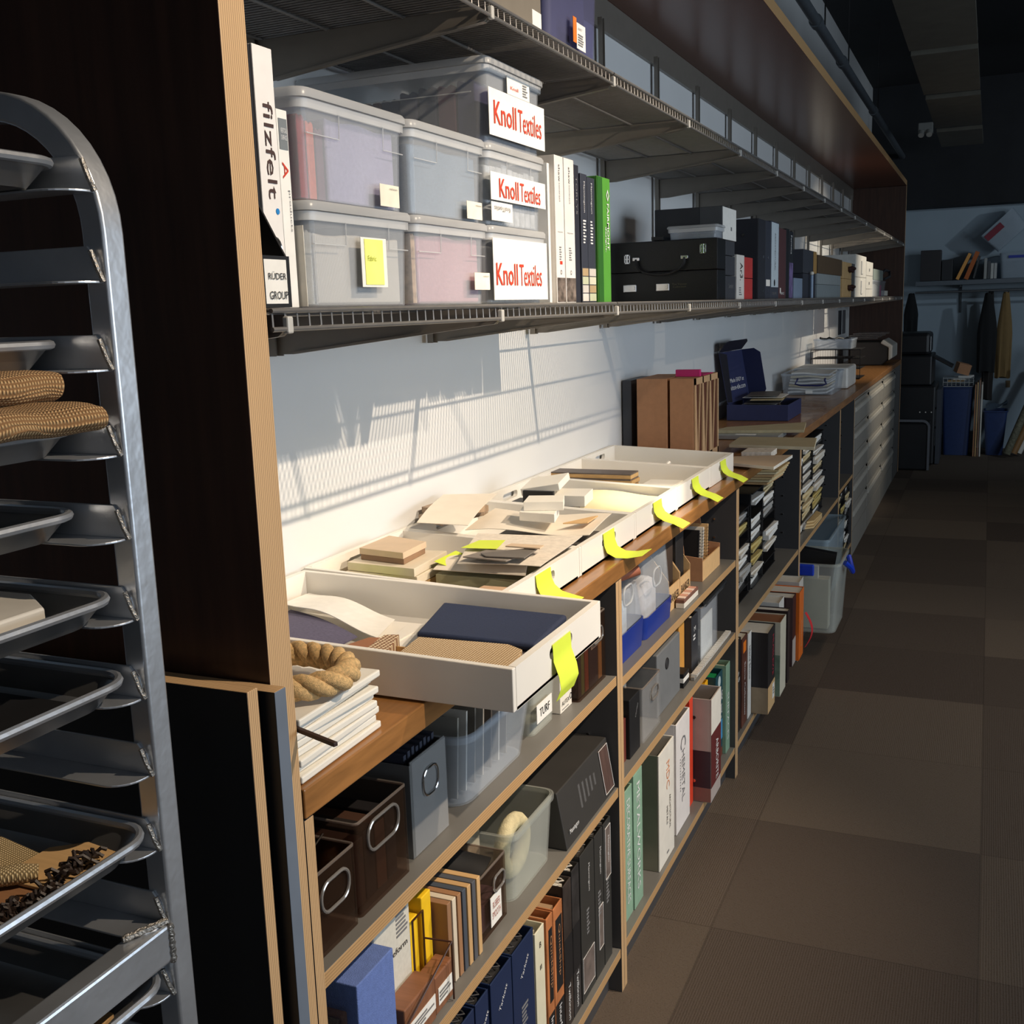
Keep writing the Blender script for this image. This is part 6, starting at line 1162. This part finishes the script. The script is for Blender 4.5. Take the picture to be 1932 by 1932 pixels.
text(t, 'MDC', (xf, 2.600, T3+.235), '+Xv', .075, .030, M('pale_orange_ink', (222, 150, 110), .5)); text(t, 'ARCHITECTURAL', (xf, 2.618, T3+.125), '+Xv', .095, .013, ink); text(t, 'METALS', (xf, 2.590, T3+.125), '+Xv', .050, .013, ink); print_lines(t, (xf, 2.6, T3+.02), '+X', .03, .01, 1, inkg)
t = thing('binder', 'white CHEMETAL binder with rounded open top', 'binder', (-.85, 2.79, T3)); xf, y0, y1, h = -.732, 2.722, 2.868, .322
MB().box(xf-w, xf, y0, y1, T3, T3+h).box(xf-.20, xf-w, y1-w, y1, T3, T3+h).box(xf-.20, xf-w, y0, y0+w, T3, T3+h).build('cover', solid((232, 226, 222)), t, bevel=.0015)
part_box('pages', t, solid((120, 110, 100)), xf-.19, xf-.03, y0+.02, y1-.02, T3+.003, T3+h-.03, 0)
text(t, 'C', (xf, 2.795, T3+.248), '+Xv', .036, .055, inkg); text(t, 'HEMETAL', (xf, 2.795, T3+.150), '+Xv', .150, .030, inkg); print_lines(t, (xf, 2.765, T3+.16), '+X', .006, .10, 12, inkg)
binder('binder', 'magenta and white folder tucked between the MDC and CHEMETAL binders', -.80, 2.666, 2.716, T3, .30, (206, 200, 200))
t = binder('binder', 'red orange binder right behind the CHEMETAL binder', -.742, 2.905, 2.945, T3, .325, (220, 66, 38), wall=.005)
t = thing('binder', 'large grey and maroon ARBORITE binder jutting over the shelf edge', 'binder', (-.76, 3.0, T3)); xf, y0, y1, h = -.690, 2.952, 3.075, .318
gm2 = solid((176, 164, 158)); MB().box(xf-w, xf, y0, y1, T3, T3+h).box(xf-.115, xf-w, y0, y0+w, T3, T3+h).box(xf-.115, xf-w, y1-w, y1, T3, T3+h).build('cover', gm2, t, bevel=.001)
part_box('white_top_band', t, offw, xf, xf+.0008, y0, y1, T3+h*.66, T3+h, 0); c = part_box('maroon_band', t, solid((96, 36, 36)), xf, xf+.0008, y0, y1, T3+.045, T3+h*.66-.001, 0); text(c, 'ARBORITE', (xf+.0008, (y0+y1)/2+.01, T3+.115), '+Xv', .125, .030, inkw)
part_box('dark_side_panel', t, solid((58, 40, 50)), xf-.112, xf-.001, y0-.0008, y0, T3+.045, T3+h*.50, 0); part_box('maroon_side_panel', t, solid((140, 100, 92)), xf-.112, xf-.001, y0-.0008, y0, T3+.002, T3+.044, 0)
for z in (.065, .26): MB().cyl((xf-.05, y0-.003, T3+z), (xf-.05, y0-.0008, T3+z), .005, 12).build('rivet', chrome if z < .1 else ink, t, smooth=True)
part_box('pages', t, solid((70, 64, 60)), xf-.11, xf-.03, y0+.02, y1-.02, T3+.003, T3+h-.06, 0)
binder('binder', 'pale pink grey binder behind the ARBORITE binder', -.80, 3.082, 3.17, T3, .30, (176, 160, 150))
binder('binder', 'yellow orange folder between pale binder and teal binder', -.762, 3.175, 3.215, T3, .285, (242, 176, 30))
t = binder('binder', 'teal binder with a white emblem and sky picture, titled PIONEERS', -.738, 3.22, 3.315, T3, .29, (24, 66, 78), pm=solid((30, 150, 90))); text(t, 'COOKLINE\nPIONEERS', (-.738, 3.268, T3+.185), '+X', .085, .075, inkw); MB().cyl((-.7385, 3.268, T3+.262), (-.7375, 3.268, T3+.262), .018, 20).build('emblem', solid((190, 206, 206)), t); part_box('sky_picture', t, M('sky_print', (60, 140, 190), .5, 0, .3, 14), -.738, -.7374, 3.223, 3.312, T3+.06, T3+.125, 0); text(t, 'Science', (-.738, 3.268, T3+.138), '+X', .06, .012, inkw); part_box('brown_foot', t, solid((104, 60, 44)), -.738, -.7374, 3.223, 3.312, T3+.002, T3+.03, 0); text(t, '10', (-.738, 3.268, T3+.046), '+X', .03, .016, inkw)
t = binder('binder', 'sage green binder standing against the second divider', -.728, 3.32, 3.379, T3, .298, (126, 158, 136), pm=solid((206, 206, 190))); text(t, 'SURFACES', (-.728, 3.35, T3+.12), '+Xv', .16, .022, inkw)

# ---------------------------------------------------------------- paper organisers, bays 3 to 5
orgm = M('black_organiser_plastic', (22, 22, 24), .45, 0, .1, 20)
STK = None; rnd = random.Random(12)
def organiser(label, grp, xf, ys, z0_, z1_, rows, depth=.24, fill=.9, spl=''):
    t = thing('paper_organiser', label, 'organiser', bbase(xf-depth, xf, ys[0], ys[-1], z0_)); mb = MB()
    for y in ys: MB().box(xf-depth, xf, y-.009, y+.009, z0_, z1_).build('upright', orgm, t)
    hh = (z1_-z0_)/rows
    for k in range(rows+1):
        z = z0_+hh*k; mb = MB()
        for a, b_ in zip(ys[:-1], ys[1:]): mb.box(xf-depth, xf+.006, a+.0095, b_-.0095, max(z-.004, z0_), max(z, z0_+.004))
        mb.build('tray_shelf', orgm, t)
    for ci, (a, b_) in enumerate(zip(ys[:-1], ys[1:])):
        for k in range(rows):
            if rnd.random() > fill: continue
            z = max(z0_+hh*k, z0_+.004)+.0006; th = hh*rnd.uniform(.30, .78); out = rnd.uniform(-.008, .022); d = rnd.uniform(-.004, .004)
            m = [paper, offw, creamp, paper, solid((170, 168, 164)), solid((206, 186, 120))][rnd.randrange(6)]
            s_ = MB().prism([(xf-depth+.02, a+.013), (xf+out, a+.013+max(0, d)), (xf+out-.008, b_-.013), (xf-depth+.02, b_-.013)], 2, z, z+th*.55).prism([(xf-depth+.02, a+.015), (xf+out-.012, a+.016), (xf+out-.004, b_-.018), (xf-depth+.02, b_-.018)], 2, z+th*.56, z+th)
            tag(s_.build('paper_stack', m, loc=(xf-.1, (a+b_)/2, z)), 'loose paper stack, %s slot from the bottom, %s column of the %s organiser' % (ORD[k], ORD[ci], spl), 'paper', grp)
    return t
B3 = .5055
organiser('lower black paper organiser with three columns in the third bay', 'paper stacks in the lower third bay organiser', -.775, [3.50, 3.70, 3.90], B3, B3+.325, 8, spl='low third bay')
organiser('tall black paper organiser near the right side of the third bay', 'paper stacks in the tall third bay organiser', -.772, [3.912+.012, 4.16, 4.42], B3, B3+.36, 8, spl='tall third bay')
t = thing('folder_pile', 'pile of manila folders sliding forward on top of the tall organiser', 'folders', (-.82, 4.25, B3+.365))
for k in range(6): a = -.05+.022*k; MB().prism([(-.96, 4.10), (-.745+.006*k, 4.10+.012*k), (-.730+.004*k, 4.36+.006*k), (-.96, 4.38)], 2, B3+.3655+.0085*k, B3+.3725+.0085*k).build('manila_folder', [cardl, creamp, M('manila', (206, 178, 128), .7)][k % 3], t)
organiser('black paper organiser with three columns in the fourth bay', 'paper stacks in the fourth bay organiser', -.760, [4.74, 5.06, 5.38, 5.72], .5005, .5005+.40, 9, spl='fourth bay')
for k in range(3): slab('manila_folder', ('bottom', 'middle', 'top')[k]+' tan folder spilled on the fourth bay shelf before the organiser', 'folder', M('manila', (206, 178, 128), .7), [(-.752, 5.10+.03*k), (-.716-.004*k, 5.14+.03*k), (-.714, 5.40), (-.750, 5.46)], .5005+.0085*(k+1), .008, 'spilled tan folders')
organiser('black paper organiser in the narrow fifth bay', 'paper stacks in the fifth bay organiser', -.728, [6.06, 6.26, 6.46, 6.655], .1105, .1105+.375, 9, spl='fifth bay')

# ---------------------------------------------------------------- bay 3, bottom shelf books
B0 = .1105
t = book('book', 'thin dark book with white lettering, first in the third bay', -.727, 3.445, 3.545, B0, .33, (30, 28, 30)); text(t, 'CUP\nDESIGN', (-.727, 3.50, B0+.20), '+X', .05, .035, inkw)
t = book('book', 'dark book with a warm stone picture and orange emblem', -.724, 3.55, 3.64, B0, .318, M('brown_picture', (84, 48, 36), .5, 0, .5, 12)); part_box('orange_emblem', t, gold, -.724, -.7234, 3.57, 3.615, B0+.262, B0+.30, 0); text(t, 'Stone Collection', (-.724, 3.60, B0+.13), '+Xv', .19, .018, inkw)
t = book('book', 'white book with black lettering beside the stone picture book', -.722, 3.645, 3.70, B0, .31, (224, 222, 216)); text(t, 'Island Stone', (-.722, 3.672, B0+.20), '+Xv', .12, .022, ink)
t = book('book', 'big black box volume with red lettering and kraft foot', -.664, 3.705, 3.84, B0, .30, (38, 36, 38), depth=.16); part_box('kraft_foot', t, cardl, -.664, -.6632, 3.706, 3.839, B0+.001, B0+.098, 0); part_box('kraft_side', t, M('kraft_side_board', (150, 132, 108), .7), -.822, -.6645, 3.7042, 3.7048, B0+.001, B0+.098, 0); text(t, 'MUSSLEWE', (-.664, 3.80, B0+.195), '+Xv', .15, .026, M('crimson_ink', (190, 50, 70), .5)); c = label_card(t, -.6632, 3.79, 3.825, B0+.03, B0+.085); print_lines(c, (-.662, 3.807, B0+.06), '+X', .02, .03, 3, inkg)
t = book('book', 'cream book with a green leafy print on its lower side', -.655, 3.90, 4.02, B0, .285, (214, 206, 184), depth=.15, pm=solid((150, 100, 70))); part_box('green_print', t, M('green_print', (130, 150, 128), .6, 0, .3, 20), -.80, -.6555, 3.8988, 3.8996, B0+.002, B0+.16, 0)
t = book('book', 'slim dark maroon folder with white edge, fifth among the third bay books', -.655, 4.06, 4.11, B0, .285, (52, 40, 40), depth=.15)
book('book', 'small white box with orange mark behind the third bay books', -.70, 4.13, 4.24, B0, .295, (222, 218, 210), depth=.12)
t = book('book', 'maroon and grey binder next to the orange binder', -.668, 4.255, 4.335, B0, .285, (58, 34, 36), depth=.15); part_box('grey_foot', t, solid((176, 166, 158)), -.668, -.6673, 4.256, 4.334, B0+.001, B0+.11, 0)
t = book('book', 'bright orange binder with small pale lettering and red ribbon', -.655, 4.34, 4.45, B0, .285, (224, 110, 34), depth=.15); text(t, 'Colorcore', (-.655, 4.40, B0+.10), '+Xv', .11, .016, creamp)
mb = MB(); mb.sheet(lambda u, v: (-.652+.028*math.sin(math.pi*v)+.004*u, 4.46+.02*u, B0+.17-.15*v), 2, 10, .0008); tag(mb.build('ribbon', solid((206, 50, 56)), loc=(-.65, 4.465, B0+.02), smooth=True), 'red ribbon dangling beside the orange binder', 'ribbon')
book('book', 'pale book with white edge standing last before the tub', -.680, 4.49, 4.60, B0, .29, (206, 200, 190), depth=.15)

# ---------------------------------------------------------------- tubs in bay 4
t = bin_('storage_tub', 'large frosted tub with blue handles and files, jutting out of the fourth bay', -.98, -.545, 4.735, 5.10, B0, B0+.315, frost, taper=.022, r=.04, wall=.004)
MB().box(-.83, -.655, 4.722, 4.742, B0+.262, B0+.312).build('blue_handle', M('royal_blue_plastic', (24, 60, 190), .35), t, bevel=.006)
MB().tube([(-.541, 4.86, B0+.30), (-.520, 4.88, B0+.275), (-.515, 4.93, B0+.245), (-.530, 4.98, B0+.27), (-.541, 5.0, B0+.30)], .012, 8).build('blue_handle', M('royal_blue_plastic', (24, 60, 190), .35), t, smooth=True)
for k, (y, a, c, lab) in enumerate(((4.79, 0, (208, 204, 188), 'pale file at the front of the frosted tub'), (4.83, 0, (214, 210, 196), 'second pale file in the frosted tub'))): solo_box('file', lab, 'file', solid(c), -.90, -.60, y, y+.03, B0+.01, B0+.235, 'files in the frosted tub')
for k in range(2):
    o = MB().box(-.19, 0, -.003, .003, 0, .26).build('black_folder', blackm, loc=(-.625, 4.93+.05*k, B0+.06), world=False); o.rotation_euler = (0, .14, 0); tag(o, ('front black folder leaning in the frosted tub', 'rear black folder leaning in the frosted tub')[k], 'folder')
solo_box('white_card', 'white card lying behind the blue handle of the frosted tub', 'card', paper, -.74, -.64, 4.752, 4.78, B0+.245, B0+.300)
t = bin_('storage_tub', 'tall pale clear tub with folded rim behind the frosted tub', -.98, -.648, 5.18, 5.86, B0, B0+.325, clear('pale_blue_plastic', (176, 190, 198), .35, .25), taper=.02, r=.03, wall=.004)
# ---------------------------------------------------------------- far end of the room
t = thing('copier', 'black office copier standing past the far end of the shelving', 'copier', (-.58, 11.0, 0)); ck = M('black_copier_plastic', (26, 27, 30), .4, 0, .1, 10); cg = solid((90, 92, 98))
part_box('lower_body', t, ck, -1.12, -.43, 10.75, 11.5, .01, .74, .015); part_box('upper_body', t, ck, -1.12, -.47, 10.78, 11.5, .742, 1.02, .015); part_box('document_feeder', t, ck, -1.12, -.495, 10.8, 11.4, 1.022, 1.225, .03); part_box('status_strip', t, solid((200, 204, 206)), -.494, -.488, 10.82, 10.86, 1.06, 1.19, .004)
MB().prism([(-.46, .99), (-.30, .90), (-.29, .92), (-.45, 1.01)], 1, 10.82, 11.1).build('control_panel', ck, t, bevel=.004)
for z in (.18, .36, .54): part_box('paper_drawer', t, solid((46, 47, 50)), -.431, -.424, 10.80, 11.45, z, z+.16, .004)
t = thing('waste_cabinet', 'black cabinet with a curved grey front frame, below the copier', 'cabinet', (-.58, 10.56, 0)); part_box('body', t, ck, -.90, -.458, 10.42, 10.72, .008, .43, .01)
pth = [(-.80, 10.418, .455)]+[(-.52+.06*math.cos(a), 10.418, .395+.06*math.sin(a)) for a in [math.pi/2-i*math.pi/16 for i in range(9)]]+[(-.46, 10.418, .01)]
MB().tube([(p[0], 10.412, p[2]) for p in pth], .014, 4).build('grey_frame', solid((104, 106, 112)), t, smooth=False)
for k in range(3): MB().cyl((-.56+.05*k, 10.745, .50), (-.56+.05*k, 10.748, .50), .006, 8).build('indicator', white, t)
solo_box('grey_pedestal', 'dark grey slatted side panel right beside the copier', 'panel', solid((66, 70, 78)), -.422, -.385, 10.85, 11.35, .005, .70)
t = thing('wire_basket', 'pale wire basket of papers set on the tall blue bin', 'basket', (-.25, 11.6, .69)); mb = MB()
for z in (.68, .72, .76): mb.tube([(-.395, 11.50, z), (-.12, 11.50, z), (-.12, 11.78, z), (-.395, 11.78, z)], .004, 5, closed=True)
for i in range(8): x = -.395+.039*i; mb.tube([(x, 11.50, .68), (x, 11.50, .76)], .003, 5)
mb.build('wire_frame', solid((170, 172, 172)), t)
def wbin(name, lab, x0, x1, y0, y1, z1, m):
    t = thing(name, lab, 'bin', bbase(x0, x1, y0, y1, 0)); k = .03
    MB().rings([rr(x0+k, x1-k, y0+k, y1-k, .002, .03), rr(x0, x1, y0, y1, z1, .03), rr(x0+.006, x1-.006, y0+.006, y1-.006, z1, .03), rr(x0+k, x1-k, y0+k, y1-k, .02, .03)]).build('body', m, t, smooth=True)
    MB().tube(rr(x0, x1, y0, y1, z1, .03), .008, 6, closed=True).build('rim', m, t, smooth=True); return t
nb = M('navy_bin_plastic', (38, 58, 104), .5)
wbin('recycling_bin', 'tall navy blue recycling bin against the far wall', -.405, -.115, 11.50, 11.85, .665, nb)
wbin('recycling_bin', 'short navy blue bin beside the leaning boards at the far wall', -.015, .195, 11.55, 11.85, .43, nb)
mb = MB(); mb.sheet(lambda u, v: (0.0+.19*u, 11.6+.2*v, .44+.06*math.sin(3*u+1)*math.sin(3*v)+.09*u*u), 8, 8, .003); tag(mb.build('plastic_bag', solid((70, 84, 100)), loc=(.1, 11.7, .44), smooth=True), 'crumpled grey plastic bag bulging over the short navy bin', 'bag')
for k in range(3): slab('paper', ('kraft', 'lower white', 'upper white')[k]+' crumpled paper in the wire basket on the tall blue bin', 'paper', [cardl, offw, paper][k], [(-.36+.05*k, 11.55), (-.25+.05*k, 11.53), (-.20+.04*k, 11.70), (-.34+.05*k, 11.72)], .735+.022*k, .018, 'papers in the wire basket')
o = MB().box(-.06, .06, -.05, .05, 0, .10).build('cardboard_box', card, loc=(-.24, 11.62, .80), world=False, rot=.4); o.rotation_euler = (.15, .25, .4); tag(o, 'small open cardboard box tipped on the papers above the tall bin', 'box')
for k in range(4):
    x = -.103+.0195*k; o = MB().box(0, .012, 0, .35, 0, .70+.02*(k % 3)).build('leaning_board', [card, cardl, solid((150, 116, 96)), offw][k], loc=(x, 11.46, .001), world=False); tag(o, '%s board from the left of those leaning between the two navy bins' % ORD[k], 'board', 'boards leaning between the navy bins')
for k, (x0, x1, m, lab, r) in enumerate(((.36, .56, M('patterned_roll', (110, 108, 90), .8, 0, .5, 60), 'patterned carpet roll leaning at the right edge by the far wall', .035), (.42, .66, solid((150, 112, 70)), 'brown cardboard tube leaning among the rolls', .035), (.47, .74, offw, 'white tube leaning rightmost among the rolls', .028), (.44, .69, solid((190, 70, 50)), 'red tube leaning behind the brown tube', .025))):
    mb = MB().cyl((x0-.16, 11.42+.07*k, r+.003), (x1, 11.50+.07*k, 1.05), r, 14); tag(mb.build('leaning_tube', m, loc=(x0-.16, 11.42+.07*k, 0), smooth=True), lab, 'tube', 'tubes leaning at the far wall')
# far wall shelf with rod
gs = solid((92, 100, 108))
t = thing('wall_shelf', 'long grey blue shelf on the far wall with a rod beneath', 'shelf', (.6, 11.98, 1.66)); part_box('board', t, gs, -.70, 3.2, 11.80, 12.148, 1.655, 1.70, .003); MB().cyl((-.70, 11.86, 1.59), (3.2, 11.86, 1.59), .011, 12).build('hanging_rod', M('dull_steel', (130, 134, 138), .35, .8), t, smooth=True)
for x in (-.28, .75, 1.8): MB().prism([(11.84, 1.654), (12.149, 1.654), (12.149, 1.38), (12.13, 1.38), (12.11, 1.62), (11.84, 1.635)], 0, x-.008, x+.008).build('bracket', solid((54, 60, 66)), t)
def fb(name, lab, cat, m, x0, x1, z0_, z1_, y0=11.84, y1=12.05, rot=0, g=None):
    o = MB().box(-(x1-x0)/2, (x1-x0)/2, -(y1-y0)/2, (y1-y0)/2, 0, z1_-z0_).build(name, m, loc=((x0+x1)/2, (y0+y1)/2, z0_), world=False, bevel=.003); o.rotation_euler = (0, rot, 0); return tag(o, lab, cat, g)
FZ = 1.702
fb('storage_box', 'dark box at the left end of the far wall shelf', 'box', solid((44, 42, 44)), -.66, -.47, FZ, FZ+.30)
fb('storage_box', 'low dark box with a pale paper on the far wall shelf', 'box', solid((36, 38, 42)), -.46, -.36, FZ, FZ+.20)
mb = MB().rings([rr(-.29-r, -.29+r, 11.94-r*.6, 11.94+r*.6, FZ+z, r*.5, 4) for r, z in ((.02, 0), (.07, .05), (.06, .14), (.03, .21))]); 
for k, (x, w, h, c, ang, lab) in enumerate(((-.33, .030, .27, (226, 160, 80), .42, 'tan orange book leaning on the far wall shelf'), (-.255, .040, .28, (176, 92, 36), .36, 'dark orange book leaning on the far wall shelf'), (-.175, .018, .22, (60, 62, 64), .22, 'thin black book leaning beside the orange ones on the far shelf'))):
    o = MB().box(0, w, -.09, .09, 0, h).build('book', solid(c), loc=(x, 11.94, FZ+.012), world=False, bevel=.002); o.rotation_euler = (0, ang, 0); tag(o, lab, 'book', 'books on the far wall shelf')
for k in range(4): fb('book', '%s upright grey book right of the leaning books on the far shelf' % ORD[k], 'book', solid([(150, 152, 150), (70, 74, 78), (176, 178, 174), (168, 170, 168)][k]), -.075+.030*k, -.049+.030*k, FZ, FZ+[.20, .17, .15, .15][k], g='upright grey books on the far shelf')
t = bin_('storage_tote', 'clear tote with blue latch standing on the far wall shelf', .06, .48, 11.82, 12.10, FZ, FZ+.24, clear('cloudy_plastic', (170, 182, 192), .5, .5), taper=.02, r=.03); part_box('blue_latch', t, solid((30, 50, 150)), .14, .30, 11.812, 11.819, FZ+.19, FZ+.215, 0)
t = thing('tilted_bin', 'tilted clear bin with dark red label balanced over the far shelf tote', 'bin', (.07, 11.96, FZ+.25)); MB().rings([rr(-.17, .17, -.10, .10, 0, .02), rr(-.19, .19, -.12, .12, .22, .02), rr(-.182, .182, -.112, .112, .22, .02), rr(-.16, .16, -.09, .09, .006, .02)]).build('body', MATS['cloudy_plastic'], t, smooth=True, world=False); MB().box(-.17, .02, -.124, -.119, .135, .195).build('red_label', solid((120, 30, 50)), t, world=False); t.location = (.17, 11.96, FZ+.375); t.rotation_euler = (0, -.75, 0)
# aprons / coats hanging on hooks
def coat(lab, x, w, z1_, z0_, m, seed, y=11.80):
    rnd = random.Random(seed); ph = rnd.uniform(0, 6); mb = MB()
    n = 24; rings = []
    for k in range(9):
        v = k/8; z = z1_+(z0_-z1_)*v; ww = w*(.35+.65*min(1, v*2.2)) if v < .5 else w*(1-.12*(v-.5)); dd = .05+.02*v
        rings.append([(x+ww/2*math.cos(a)+.006*math.sin(5*a+ph+v*2), y+dd/2*math.sin(a)+.010*math.sin(6*a+ph)*v, z+.01*math.sin(3*a)) for a in [2*math.pi*j/n for j in range(n)]])
    mb.rings(rings); o = mb.build('coat', m, loc=(x, y, z0_), smooth=True); return tag(o, lab, 'coat', 'coats hanging on the far wall')
coat('black coat hanging from the rod on the far wall', -.02, .17, 1.56, .80, solid((24, 26, 28), .9), 1)
coat('tan coat hanging beside the black coat on the far wall', .135, .14, 1.565, .74, solid((128, 104, 66), .9), 2, 11.87)
coat('long dark cloth hanging low behind the black coat on the far wall', .0, .10, 1.58, .52, solid((44, 40, 38), .9), 3, 11.90)
coat('small dark cloth hanging close to the far end panel, above the copier', -.735, .13, 1.58, 1.17, solid((16, 18, 22), .9), 4, 11.86)
solo_box('wall_outlet', 'small brown outlet plate on the far wall by the coats', 'outlet', solid((110, 92, 64)), .175, .215, 12.143, 12.149, .62, .69)
